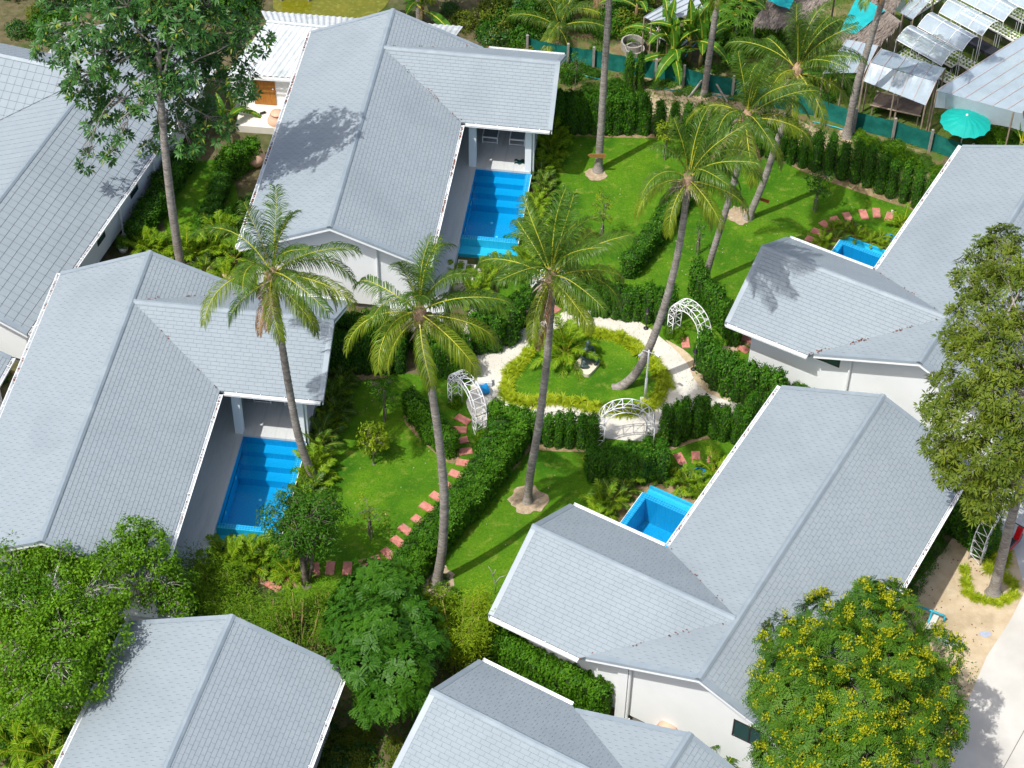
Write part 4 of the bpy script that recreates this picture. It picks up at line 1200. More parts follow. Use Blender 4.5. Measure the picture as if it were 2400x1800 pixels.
H([(1830, 935), (1880, 950), (1930, 962)], 'small hedge shrub against the white wall of the right hand villa', 'small shrubs at the villa wall', 'fluffy', .9, .4, .8)
H([(1556, 1046), (1608, 1028), (1650, 1012), (1700, 1030), (1735, 1040), (1760, 1000)], 'pointed column shrub in the hedge between path and small lawn', 'hedge below the path', 'col', 1.8, .36, .92, .06, .14)
H([(1385, 1120), (1450, 1128), (1548, 1125)], 'dark shrub in the square hedge below the front arch', 'hedge in front of the white arch', 'col', 1.55, .34, 1.05, .06, .1)
H([(1388, 1100), (1540, 1100)], 'dark shrub in the back of the square hedge below the front arch', 'back row of the hedge in front of the arch', 'col', 1.35, .42, 1.0, .06, .1)
H([(1232, 1034), (1290, 1040), (1340, 1048), (1388, 1046)], 'column shrub in the row left of the front arch', 'row of shrubs left of the front arch', 'col', 1.5, .36, .95, .04, .14)
H([(1222, 1040), (1180, 1105), (1120, 1190), (1060, 1250), (1005, 1320), (960, 1385)], 'hedge shrub in the long curved hedge between the two lower lawns', 'long curved hedge', 'fluffy', 1.15, .38, 1.0, .05, .07)
H([(1180, 1018), (1150, 1080), (1090, 1175), (1030, 1245), (975, 1310), (930, 1370)], 'hedge shrub on the left side of the long curved hedge', 'left side of the long curved hedge', 'block', 1.05, .42, 1.0, .05, .08)
H([(1165, 1005), (1200, 1012), (1228, 1025)], 'hedge shrub at the top end of the curved hedge by the path', 'top end of the curved hedge', 'fluffy', 1.3, .4, 1.0)
H([(978, 985), (1010, 1030), (1050, 1062)], 'hedge shrub in the short hedge left of the paver path', 'short hedge beside the red pavers', 'fluffy', 1.15, .36, .95)
H([(965, 960), (1000, 1000), (1030, 1035)], 'hedge shrub in the back of the short hedge left of the paver path', 'back of the short hedge', 'block', .95, .42, .9)
H([(765, 862), (830, 868), (900, 872), (935, 868)], 'dark column shrub in the hedge above the lower left lawn', 'hedge above the lower left lawn', 'cone', 1.95, .36, 1.0, .05, .12)
H([(770, 820), (850, 825), (930, 828)], 'dark hedge shrub in the shade left of the second palm', 'shaded hedge beside the left villa', 'block', 1.7, .45, 1.1, .08, .1)
H([(1000, 870), (1050, 880), (1085, 888)], 'dark hedge shrub left of the leaning arch', 'hedge left of the leaning arch', 'block', 1.5, .42, 1.0, .06)
H([(1120, 820), (1160, 812), (1190, 798)], 'broad dark hedge shrub where the round path begins at the left', 'hedge at the left start of the path', 'block', 1.75, .42, 1.2, .05, .05)
H([(1210, 765), (1240, 742), (1262, 720)], 'hedge shrub left of the hidden arch above the path', 'hedge above the path at the left', 'block', 1.4, .42, 1.0)
H([(960, 800), (1020, 830), (1080, 850)], 'dark hedge shrub under the second palm crown', 'hedge under the second palm', 'block', 1.5, .45, 1.1, .1)
H([(1140, 1545), (1200, 1575), (1270, 1610), (1340, 1640), (1398, 1672)], 'thick hedge shrub beside the white wall at the bottom', 'thick hedge at the bottom', 'fluffy', 1.55, .40, 1.25, .08, .08)
H([(1130, 1510), (1200, 1540), (1280, 1585)], 'dark hedge shrub behind the thick hedge at the bottom', 'back of the thick hedge at the bottom', 'block', 1.35, .45, 1.1)
H([(480, 540), (505, 490), (525, 440)], 'low clipped shrub along the narrow side lawn', 'low hedge beside the side lawn', 'block', .75, .42, .95)
H([(530, 425), (560, 400), (590, 385)], 'round hedge shrub between the side lawn and the clay jars', 'hedge by the clay jars', 'fluffy', 1.3, .42, 1.1)
H([(330, 560), (370, 500), (400, 440), (430, 400)], 'dark shrub along the wall of the tile grid villa', 'dark shrubs along the villa wall', 'block', 1.0, .5, 1.3, .1)
H([(2225, 1235), (2262, 1262), (2300, 1290)], 'dark shrub in the shade behind the right hand villa', 'dark shrubs behind the villa', 'block', 1.5, .45, 1.3, .12)
H([(2200, 1230), (2235, 1240), (2290, 1245)], 'shaded shrub near the far white trellis', 'shaded shrubs near the trellis', 'fluffy', 1.3, .5, 1.2, .12)
for (x, y) in [(2185, 1280), (2160, 1325), (2135, 1365), (2115, 1400), (2175, 1250), (2150, 1300)]:
    shrub('low dark bush along the shaded back wall of the right hand villa', at(x, y), .5, .5, 'hedge', 'bush', 'bushes at the back wall')

# ------------------------------------------------------------------ feathery bed palms
def bed(h, x0, x1, y0, y1, n, label, group, s=(.75, 1.1), dark=.25):
    for i in range(n):
        t = (i + .5) / n
        if (y1 - y0) > (x1 - x0): lx, ly = random.uniform(x0, x1), y0 + (y1 - y0) * t
        else: lx, ly = x0 + (x1 - x0) * t, random.uniform(y0, y1)
        clump(nth(label, i, 'upper' if h in 'AB' else 'lower') if (y1 - y0) > (x1 - x0) else nth(label, i, 'left' if h in 'AB' else 'right'), to_world(h, lx, ly), random.uniform(*s), random.random() < dark, group)
bed('B', 6.55, 6.95, .8, 9.2, 21, 'feathery small palm in the bed along the upper pool', 'small palms along the upper pool')
bed('A', 6.55, 6.95, .8, 5.2, 10, 'shaded feathery palm along the side of the left terrace', 'small palms beside the left terrace', dark=.7)
bed('A', 6.5, 6.95, 5.3, 9.2, 10, 'feathery small palm in the bed along the left pool', 'small palms along the left pool')
bed('A', 4.3, 6.9, 9.5, 10.2, 11, 'yellow green feathery palm at the foot of the left pool wall', 'small palms below the left pool', (.9, 1.2), .1)
bed('C', 6.9, 7.2, 4.5, 9.8, 11, 'feathery small palm left of the small pool by the right hand villa', 'small palms left of the right hand pool')
bed('C', 4.2, 7.0, 9.75, 10.3, 11, 'feathery small palm behind the small pool of the right hand villa', 'small palms behind the right hand pool', (.6, .85))
bed('D', 6.5, 7.0, 7.0, 9.6, 7, 'feathery small palm beside the far right pool', 'small palms beside the far right pool', (.5, .7))
bed('D', 4.0, 6.9, 9.5, 9.9, 10, 'feathery small palm behind the far right pool', 'small palms behind the far right pool', (.45, .6))
for x, y, s in [(1265, 600, 1), (1235, 625, .95), (1200, 640, 1), (1160, 648, 1.05), (1290, 575, .95), (1110, 700, 1.0), (1135, 672, .95), (1075, 655, .9)]:
    clump('feathery palm in the planting under the crowns below the upper pool', at(x, y), s, False, 'small palms below the upper pool')
for i_, (x, y) in enumerate([(335, 590), (365, 600), (395, 596), (440, 600), (470, 610), (500, 590), (520, 560), (550, 610), (580, 590), (480, 640), (530, 660), (600, 650), (640, 690), (560, 560), (610, 560)]):
    clump(nth('leafy palm in the planting between the two left villas', i_, 'left'), at(x, y), random.uniform(1.0, 1.35), random.random() < .35, 'small palms between the left villas')
for i_, (x, y) in enumerate([(470, 580), (540, 520), (560, 545), (575, 500), (600, 610), (640, 640), (650, 700)]):
    shrub(nth('leafy bush in the planting between the two left villas', i_, 'left'), at(x, y), .5, .7, 'mid', 'bush', 'bushes between the left villas')
for x, y, s in [(745, 830, .35), (700, 835, .3), (650, 720, .4), (790, 705, .3)]:
    shrub('low bush at the foot of the white gable wall', at(x, y - 30), s, s, 'mid', 'bush', 'bushes at the gable wall')
clump('yellow feathery shrub palm beside the far right steps', at(2115, 535), 1.0)
clump('yellow shrub palm beside the coiled hose at the small lawn', at(1672, 1110), 1.0)
clump('yellow shrub palm beside the white steps of the upper villa', at(1112, 705), .9)
tag(link('areca_palm', BIGCLUMP, None, at(1326, 838), 1.0), 'big feathery many-stemmed palm behind the seated statue', 'small palm')

# ------------------------------------------------------------------ island border
BORD = smooth_ring(ats(ISLE), 8)
tot = 0; last = None; cnt = 0
ICX = sum(p.x for p in BORD) / len(BORD); ICY = sum(p.y for p in BORD) / len(BORD)
for i in range(len(BORD)):
    p, q = BORD[i], BORD[(i + 1) % len(BORD)]
    d = (q - p).length; tot += d
    if tot > .215:
        tot = 0
        for k, off in enumerate((.22, .04)):
            nrm = Vector((-(q - p).y, (q - p).x)).normalized()
            c = p + nrm * (off + random.uniform(-.06, .06))
            o = link('border_plant', random.choice(STRAP), None, (c.x, c.y, .012), random.uniform(0, 6.28))
            s = random.uniform(.6, .95); o.scale = (s, s, s * random.uniform(.8, 1.15))
            th = math.degrees(math.atan2(c.y - ICY, c.x - ICX)) % 360; side = ['right', 'upper right', 'upper', 'upper left', 'left', 'lower left', 'lower', 'lower right'][int(((th + 22.5) % 360) // 45)]
            tag(o, 'yellow striped strap-leaf plant on the %s edge of the island garden, %s row' % (side, 'outer' if k else 'inner'), 'border plant', 'yellow plants edging the island'); cnt += 1
for i in range(26):
    t = i / 25
    pts = [(2265, 1330), (2262, 1370), (2275, 1400), (2310, 1410), (2345, 1412), (2375, 1395), (2372, 1370), (2355, 1350)]
    k = min(6, int(t * 7)); f = t * 7 - k
    x = pts[k][0] + (pts[k + 1][0] - pts[k][0]) * f; y = pts[k][1] + (pts[k + 1][1] - pts[k][1]) * f
    o = link('border_plant', random.choice(STRAP), None, at(x + random.uniform(-6, 6), y + random.uniform(-6, 6)), random.uniform(0, 6.28)); o.scale = (.7, .7, .6)
    tag(o, nth('yellow strap-leaf plant in the sand round the right hand tree', i, 'upper'), 'border plant', 'yellow plants round the sand tree')
for i in range(22):
    p = at(random.uniform(2310, 2355), random.uniform(1265, 1345))
    o = link('border_plant', random.choice(STRAP), None, p, random.uniform(0, 6.28)); o.scale = (.95, .95, .9)
    tag(o, 'bushy yellow strap-leaf plant beside the far white trellis', 'border plant', 'yellow plants beside the trellis')

# ------------------------------------------------------------------ trees
V3 = lambda x, y, z: (x, y, z)
b1 = at(430, 636)
def rel(px, py, z, b): 
    p = at(px, py, z); return (p.x - b.x, p.y - b.y, z)
def tpx(pxs, b): return [(0, 0, 0)] + [tuple(at_y(x, y, b.y) - Vector((b.x, b.y, 0))) for x, y in pxs]
lob = []
for px, py, z, r, n in [(150, 60, 8.6, 1.2, 70), (240, 40, 9.4, 1.3, 90), (340, 60, 9.8, 1.4, 110), (440, 50, 9.6, 1.3, 95), (530, 60, 9.0, 1.15, 75), (590, 90, 8.4, .8, 42),
                        (120, 110, 8.0, .8, 38), (210, 130, 8.8, 1.2, 80), (310, 150, 9.2, 1.3, 95), (420, 150, 8.8, 1.3, 90), (520, 150, 8.4, 1.0, 60), (560, 200, 7.6, .8, 40),
                        (200, 215, 7.9, .9, 46), (260, 250, 7.8, .8, 38), (230, 300, 7.0, .6, 18), (455, 250, 7.2, .95, 48), (500, 300, 6.6, .8, 38), (440, 330, 6.1, .75, 34), (390, 290, 6.8, .6, 22),
                        (205, 375, 6.0, .5, 15), (255, 365, 6.2, .42, 12), (350, 350, 6.0, .4, 12), (280, 320, 6.6, .4, 12), (180, 190, 7.9, .6, 22), (480, 100, 9.3, 1.1, 70), (400, 10, 10.2, 1.2, 80), (370, 190, 7.4, .85, 44), (330, 240, 7.0, .6, 24), (420, 215, 7.2, .7, 30), (350, 110, 8.2, 1.0, 60), (500, -20, 9.8, 1.2, 60), (280, -20, 10, 1.3, 70)]:
    zz = 6.9 + (240 - py) * .0195 + .55 * math.sin(px * .031 + py * .017) + (.5 if abs(px - 375) < 70 else 0)
    lob.append((rel(px, py, zz, b1), (r * .9, r * .9, r * .6), n))
tree('broadleaf_tree', 'big dark broadleaf tree with whorled leaves over the upper left roofs', b1, lob, (.27, .095, 9, .15), tpx([(420, 600), (402, 480), (388, 360), (378, 250), (374, 200), (372, 120)], b1), .19, m_tree1, m_bark, 21, style='rosette', density=.85, limb_r=.035)
# small leafy mass at its crown fork
b2 = at(160, 1640)
lob = []
for px, py, z, r, n in [(40, 1330, 3.6, 1.0, 120), (130, 1350, 4.0, 1.1, 140), (230, 1380, 4.2, 1.0, 120), (60, 1430, 4.2, 1.1, 140), (160, 1460, 4.6, 1.2, 160), (230, 1500, 4.0, .9, 90), (30, 1530, 4.0, 1.1, 130),
                        (130, 1570, 4.3, 1.1, 140), (200, 1600, 3.7, .7, 60), (60, 1630, 3.6, .9, 90), (130, 1650, 3.2, .7, 60), (20, 1400, 4, 1, 100), (190, 1320, 3.6, .8, 80), (250, 1440, 3.9, .6, 50), (90, 1290, 3.0, .8, 70)]:
    lob.append((rel(px, py, z, b2), (r, r, r * .6), n))
tree('mangrove_tree', 'large bright green tree filling the lower left corner', b2, lob, (.125, .066, 16, .21), [(0, 0, 0), (-.1, .2, 1.4), (0, .3, 2.6)], .25, m_tree2, m_bark_l, 22, density=1.25, limb_r=.07)
b3 = at(262, 1490)
lob = []
for px, py, z, r, n in [(310, 1245, 4.4, .55, 60), (350, 1270, 4.3, .6, 70), (300, 1300, 4.1, .6, 60), (380, 1310, 3.9, .5, 46), (260, 1310, 3.8, .6, 50), (350, 1340, 3.4, .6, 46), (410, 1370, 3.0, .65, 60), (420, 1420, 2.6, .5, 36), (370, 1400, 2.6, .6, 40), (230, 1290, 3.4, .5, 40), (200, 1265, 3.2, .3, 16)]:
    lob.append((rel(px, py, z, b3), (r, r, r * .7), n))
tree('mangrove_tree', 'smaller bright tree with a bare grey forked limb in front of the left villa', b3, lob, (.115, .06, 14, .17), tpx([(270, 1440), (300, 1410), (326, 1392)], b3), .12, m_tree2, m_bark_l, 23, density=1.15, limb_r=.035,
     extra_limbs=[([tuple(Vector(rel(326, 1392, 2.9, b3))), tuple(Vector(rel(320, 1360, 3.4, b3))), tuple(Vector(rel(306, 1325, 3.8, b3)))], .05), ([tuple(Vector(rel(322, 1370, 3.3, b3))), tuple(Vector(rel(290, 1352, 3.6, b3))), tuple(Vector(rel(262, 1378, 3.5, b3)))], .04)])
b4 = at(905, 1665)
lob = []
for px, py, z, r, n in [(850, 1400, 3.2, .8, 60), (920, 1380, 3.4, .75, 55), (810, 1450, 3.2, .7, 46), (880, 1470, 3.8, .9, 75), (970, 1450, 3.4, .7, 46), (990, 1510, 3.2, .6, 36), (860, 1550, 3.4, .8, 60), (950, 1560, 3.4, .75, 55), (900, 1620, 3.0, .7, 50), (960, 1630, 2.7, .5, 28), (870, 1650, 2.4, .5, 26), (880, 1350, 2.8, .6, 32)]:
    lob.append((rel(px, py, z, b4), (r, r, r * .62), n))
tree('feather_leaf_tree', 'dark green feather-leaved tree between the two bottom villas', b4, lob, (.105, .046, 8, .27), [(0, 0, 0), (.1, .1, 1.3), (0, .3, 2.4)], .13, m_tree3, None, 24, style='pinnate', density=1.7, limb_r=.05)
b6 = at(716, 1372)
lob = ell(9, (rel(712, 1222, 2.75, b6)), (1.25, 1.15, .95), 6, 62, (.42, .6))
tree('round_tree', 'small round leafy tree with a dark trunk at the foot of the left pool', b6, lob, (.135, .042, 14, .17), tpx([(712, 1330), (705, 1290)], b6), .14, m_tree3, None, 26, density=1.1, limb_r=.05, extra_limbs=[([(0.05, .05, 0), (.25, .1, .9), (.3, .1, 1.7)], .11)])
b7 = at(2010, 1900)
cc = rel(2000, 1640, 5.2, b7)
lob = []
for px, py, z, r, n in [(1850, 1500, 5.4, .9, 26), (1930, 1455, 5.6, .9, 26), (2030, 1420, 5.6, .9, 24), (2090, 1470, 5.8, 1.0, 30), (1980, 1530, 6.3, 1.1, 36), (2110, 1560, 6.0, 1.1, 34), (2190, 1530, 5.2, .9, 26), (2200, 1620, 5.0, .9, 24), (1830, 1590, 5.4, .85, 26), (1900, 1620, 6.2, 1.1, 34), (2020, 1640, 6.8, 1.2, 40), (2130, 1680, 6.0, 1.1, 32), (1830, 1680, 5.2, .8, 24), (1920, 1720, 6.0, 1.1, 32), (2040, 1760, 6.3, 1.2, 36), (2150, 1760, 5.6, 1.0, 28), (1830, 1770, 5.0, .8, 22), (1930, 1810, 5.6, 1, 26), (2100, 1840, 5.5, 1, 24), (2085, 1395, 4.9, .45, 10), (2215, 1700, 4.6, .6, 14), (1800, 1630, 4.8, .45, 10)]:
    lob.append((rel(px, py, z, b7), (r * .84, r * .84, r * .6), n))
tree('flowering_tree', 'big domed tree covered in yellow flower heads at the lower right', b7, lob, (.105, .040, 11, .36), [(0, 0, 0), (.1, 0, 2), (0, .2, 4)], .22, m_tree7, None, 27, style='pinnate', density=1.9, limb_r=.05, flowers=(.60, .18, 46, .08, .045))
b8 = at(2328, 1392)
lob = []
for px, py, z, r, n in [(2360, 600, 9.2, 1.2, 110), (2300, 650, 8.6, .9, 70), (2390, 700, 9.4, 1.3, 120), (2310, 750, 8.9, 1.1, 90), (2250, 800, 8.0, .7, 46), (2380, 820, 9.6, 1.3, 120), (2290, 860, 8.8, 1.2, 100), (2220, 910, 7.8, .8, 50), (2370, 930, 9.0, 1.3, 110), (2280, 980, 8.4, 1.2, 95), (2210, 960, 7.4, .6, 34), (2360, 1040, 8.2, 1.2, 100), (2280, 1080, 7.4, 1.0, 80), (2225, 1040, 7.2, .7, 44), (2380, 1120, 7.4, 1.0, 80), (2310, 1150, 6.6, .8, 50), (2230, 1110, 6.6, .6, 34), (2290, 1190, 6.0, .6, 34), (2450, 800, 9.5, 1.4, 90), (2450, 1000, 8.6, 1.4, 90), (2340, 560, 9.0, .6, 30), (2420, 640, 9.4, 1.1, 70)]:
    lob.append((rel(px - 4 - 16 * math.sin(py * .02), py, z, b8), (r * .95, r * .95, r * .6), n))
tree('street_tree', 'tall olive green tree leaning in from the right edge over the sand', b8, lob, (.21, .06, 9, .2), tpx([(2345, 1320), (2372, 1210), (2395, 1120), (2405, 960)], b8), .2, m_tree4, m_bark, 28, style='rosette', density=1.7, limb_r=.05)
b9 = at(876, 1088)
tree('small_tree', 'small rounded lime green ornamental tree in the lower left lawn', b9, ell(6, rel(876, 1028, 1.05, b9), (.52, .5, .62), 3, 26, (.45, .6)), (.13, .055, 10, .11), [(0, 0, 0), (0, 0, .4), (.02, 0, .7)], .035, m_sapling, None, 29, limb_r=.02)

def sapling(label, base, top, h, r, n, seed, mat=None, stakes=True, sparse=False, name='staked_sapling'):
    b = at(*base); rng = random.Random(seed)
    lob = []
    k = 6 if not sparse else 8
    for i in range(k):
        t = i / (k - 1); a = i * 2.4
        lob.append(((math.cos(a) * r * .55, math.sin(a) * r * .55, h * (.5 + .5 * t)), (r * .5, r * .5, r * .32 if not sparse else r * .15), n))
    root = tree(name, label, b, lob, (.10, .052, 7 if not sparse else 4, .10), [(0, 0, 0), (.02, .01, h * .4), (0, .03, h * .75)], .022, mat or m_sapling, m_bark_d, seed, limb_r=.012)
    if stakes:
        for dx, dy in ((.1, .02), (-.06, .09), (0, -.1)):
            m = MB(); m.tube([Vector((dx, dy, 0)), Vector((dx * .35, dy * .35, .85))], .02, 6); link('stake', m.mesh('stake', m_bark_d), root)
        m = MB(); m.tube([Vector((.06, 0, .62)), Vector((-.03, .05, .64)), Vector((0, -.06, .62)), Vector((.06, 0, .62))], .012, 5); link('tie', m.mesh('tie', m_white_metal), root)
    return root
sapling('staked sapling with a light green crown left of the lower left lawn', (902, 985), None, 2.1, .55, 15, 31, m_hedge2)
sapling('thin yellow-leaved sapling in the sunny lower left lawn', (868, 1260), None, 1.7, .65, 5, 32, sparse=True)
sapling('sparse yellow sapling in the middle of the upper lawn', (1410, 565), None, 2.4, .4, 8, 33, sparse=True)
sapling('staked sapling on the upper lawn near the red pavers', (1909, 494), None, 1.9, .5, 16, 34, m_tree3)
sapling('bare staked sapling left of the far right lawn', (1634, 595), None, 1.7, .3, 2, 35, m_tree3, sparse=True)
sapling('yellow green sapling in front of the column shrubs at the top', (1558, 372), None, 1.9, .42, 22, 36)
sapling('thin young tree beside the villa roof by the net fence', (1347, 212), None, 1.9, .4, 6, 37, m_tree3, False, True, 'young_tree')
m = MB(); bd = at(1160, 1392)
for q in ([(0, 0, 0), (.02, 0, .5), (-.12, .05, 1.1), (-.22, .05, 1.35)], [(.01, 0, .55), (.15, .05, .8), (.35, .1, .85)], [(-.08, .03, .9), (.02, .05, 1.2)]):
    m.tube([Vector(p) for p in q], [.02 * (1 - .6 * i / (len(q) - 1)) for i in range(len(q))], 5)
tag(m.obj('dead_sapling', m_bark_l, None, True, bd), 'bare leafless sapling on the lawn left of the large right villa', 'dead tree')

# bamboo: thin canes under feathery foliage
def bamboo(label, c, n, r, h, mat, seed, leaves=4200, cane_frac=1):
    rng = random.Random(seed); nr = np.random.default_rng(seed)
    root = thing('bamboo_clump', label, 'bamboo', (c.x, c.y, 0), 0, None)
    mc = bpy.data.materials.get('bamboo_cane') or M('bamboo_cane', (.42, .31, .13), (.26, .20, .07), 4, .5)
    tops = []
    for i in range(n):
        a, q = rng.uniform(0, 6.28), r * math.sqrt(rng.random())
        p = Vector((math.cos(a) * q, math.sin(a) * q, 0)); hh = h * rng.uniform(.75, 1.1); d = Vector((math.cos(a), math.sin(a), 0)) * rng.uniform(.1, .5)
        m = MB(); m.tube([p, p + d * .3 + Vector((0, 0, hh * .5)), p + d + Vector((0, 0, hh))], [.022, .018, .008], 6)
        link('cane', m.mesh('cane', mc, True), root); tops.append((p + d * .5, d, hh))
    lv = Leaves(); k = leaves
    idx = nr.integers(0, len(tops), k); t = nr.uniform(.45 if leaves > 2000 else .82, 1.08, k)
    P = np.array([[tops[i][0].x + tops[i][1].x * tt, tops[i][0].y + tops[i][1].y * tt, tops[i][2] * tt] for i, tt in zip(idx, t)])
    cl = nr.integers(0, k // 14, k); off = unit(nr.normal(size=(k // 14 + 1, 3))) * nr.uniform(.1, .55, (k // 14 + 1, 1)); off[:, 2] *= .6
    P = P + off[cl] * 1.0 + nr.normal(size=(k, 3)) * .07
    a = nr.random(k) * 6.28
    A = np.stack([np.cos(a), np.sin(a), nr.uniform(-.7, .5, k)], 1)
    lv.add(P, A, np.tile([0, 0, 1.], (k, 1)) + nr.normal(size=(k, 3)) * .4, nr.uniform(.10, .19, k), .024, .1, .2)
    tag(link('foliage', lv.mesh('foliage', mat), root), kind='stuff')
    return root
for i, (x, y, n, r, h, k) in enumerate([(500, 1440, 14, .6, 1.4, 5200), (560, 1475, 14, .65, 1.4, 5600), (615, 1515, 16, .6, 1.5, 5600), (700, 1545, 28, .6, 2.0, 1900), (755, 1500, 16, .5, 1.6, 4200), (450, 1420, 10, .5, 1.6, 4000)]):
    bamboo(['feathery bamboo clump nearest the left villa deck', 'dense feathery bamboo clump in the bottom left thicket', 'feathery bamboo clump with canes showing behind the bottom left roof', 'bamboo clump with many bare yellow canes', 'loose bamboo clump left of the feather-leaved tree', 'low bamboo clump beside the grey forked limb'][i], at(x, y), n, r, h, m_bamboo, 60 + i, k)
bamboo('bright yellow green bamboo clump left of the bottom centre villa', at(1070, 1560), 22, .6, 2.5, m_bamboo2, 70, 7000)
bamboo('yellow green bamboo at the edge of the lawn by the straw ring', at(1010, 1500), 12, .45, 1.5, m_bamboo2, 71, 4000)

# undergrowth around the estate
def scatter(poly_px, n, kinds, rs, label, group, cat='bush', hs=1.0, seed=0):
    rng = random.Random(seed); P = [at(*p) for p in poly_px]
    xs = [p.x for p in P]; ys = [p.y for p in P]; c = 0; g = 0; PT = []
    while c < n and g < 5000:
        g += 1
        x, y = rng.uniform(min(xs), max(xs)), rng.uniform(min(ys), max(ys)); ins = False; j = len(P) - 1
        for i in range(len(P)):
            if ((P[i].y > y) != (P[j].y > y)) and x < (P[j].x - P[i].x) * (y - P[i].y) / (P[j].y - P[i].y) + P[i].x: ins = not ins
            j = i
        if not ins: continue
        PT.append((x, y)); c += 1
    for i, (x, y) in enumerate(sorted(PT)):
        r = rng.uniform(*rs)
        shrub(nth(label, i, 'left'), (x, y), r, r * hs * rng.uniform(.8, 1.3), rng.choice(kinds), cat, group)
scatter([(0, 1330), (230, 1330), (430, 1360), (600, 1440), (760, 1500), (560, 1470), (320, 1440), (200, 1700), (0, 1800)], 34, ['mid', 'bright', 'hedge'], (.35, .7), 'undergrowth bush beneath the lower left trees', 'undergrowth at the lower left', seed=1)
scatter([(-60, 900), (10, 860), (30, 1000), (0, 1150), (-80, 1150)], 8, ['mid', 'dark'], (.4, .7), 'bush in the gap left of the left villa', 'bushes left of the left villa', seed=2)
scatter([(0, -40), (600, -60), (560, 40), (480, 60), (150, 100), (0, 120)], 30, ['mid', 'olive', 'dark', 'bright'], (.6, 1.2), 'wild bush behind the villas at the top left', 'wild bushes at the top left', seed=3)
scatter([(990, 20), (1300, 40), (1240, 130), (1100, 85)], 16, ['mid', 'dark', 'olive'], (.45, .9), 'wild bush behind the upper villa', 'wild bushes behind the upper villa', seed=4)
scatter([(1060, -60), (1560, -60), (1500, 60), (1280, 80), (1080, 40)], 22, ['mid', 'dark', 'weed', 'olive'], (.5, 1.1), 'wild bush along the top edge', 'wild bushes along the top edge', seed=5)
scatter([(1300, 150), (1440, 180), (1480, 235), (1310, 200)], 12, ['weed', 'mid'], (.25, .5), 'weedy bush at the net fence', 'weeds at the net fence', seed=6)
scatter([(1480, 175), (1620, 205), (1720, 240), (1600, 225), (1480, 190)], 12, ['weed'], (.2, .38), 'low weed along the foot of the net fence', 'low weeds along the fence', seed=7)
scatter([(2010, 318), (2230, 395), (2215, 430), (2090, 385), (2000, 345)], 26, ['weed', 'bright'], (.22, .42), 'bright weed along the fence by the upper right villa', 'weeds by the upper right villa', seed=8)
scatter([(1000, 1330), (1060, 1345), (1070, 1400), (1000, 1400)], 4, ['weed'], (.22, .35), 'low weed beside the second palm foot', 'weeds by the second palm', seed=9)
scatter([(690, 1640), (930, 1740), (940, 1800), (680, 1800)], 14, ['olive', 'dark', 'mid'], (.35, .6), 'leafy bush between the two bottom roofs', 'bushes between the bottom roofs', seed=10)
scatter([(0, 1650), (160, 1690), (120, 1800), (0, 1800)], 6, ['mid', 'dark'], (.4, .6), 'bush under the corner tree at the bottom left', 'bushes at the bottom left', seed=11)
scatter([(1640, 60), (1800, 110), (1850, 210), (1700, 190)], 14, ['mid', 'bright'], (.4, .8), 'leafy bush behind the palms by the farm', 'bushes by the farm', seed=12)
scatter([(1640, 120), (1800, 240), (1740, 260), (1640, 200)], 8, ['weed'], (.3, .5), 'green weed below the palms at the fence', 'weeds below the palms', seed=13)
scatter([(2330, 300), (2420, 330), (2420, 420), (2300, 350)], 6, ['mid', 'bright'], (.4, .6), 'bush beside the green umbrella', 'bushes beside the umbrella', seed=14)
for i, (x, y, s) in enumerate([(40, 1760, 1.5), (110, 1780, 1.4), (30, 1700, 1.3), (150, 1720, 1.2)]):
    clump('yellow green palm under the corner tree at the bottom left', at(x, y), s, i == 3, 'corner palms at the bottom left')
for i, (x, y, s) in enumerate([(1640, 1745, 1.25), (1690, 1790, 1.3), (1600, 1720, .9)]):
    clump('small palm squeezed between the white wall and the bottom roof', at(x, y + 30), s, True, 'small palms by the white wall')
lf = [ats([(1480, 175), (1640, 215), (2010, 318), (2215, 400), (2150, 480), (1990, 440), (1900, 380), (1700, 330), (1560, 300), (1300, 290), (1300, 150)])]
litter_field('weeds', lf, 9000, .12, .035, m_weed, (0, .12), seed=3)
litter_field('meadow_weeds', [ats([(1640, -20), (2400, -20), (2400, 420), (2130, 345), (1700, 170)])], 9000, .12, .03, m_weed, (0, .08), seed=4)
litter_field('undergrowth', [ats([(0, 1330), (230, 1330), (450, 1350), (760, 1410), (1010, 1400), (1130, 1500), (1120, 1640), (900, 1800), (0, 1800)])], 16000, .13, .05, m_tree3, (0, .25), seed=5)
litter_field('sand_weeds', [ats([(2240, 1500), (2300, 1560), (2240, 1700), (2180, 1720), (2180, 1560)]), ats([(2150, 1290), (2200, 1300), (2130, 1420), (2100, 1420)])], 700, .10, .03, m_weed, (0, .05), seed=6)
litter_field('lawn_blades', [lawn_poly], 52000, .055, .012, m_grass_tuft, (.004, .012), seed=7, up=1.6)
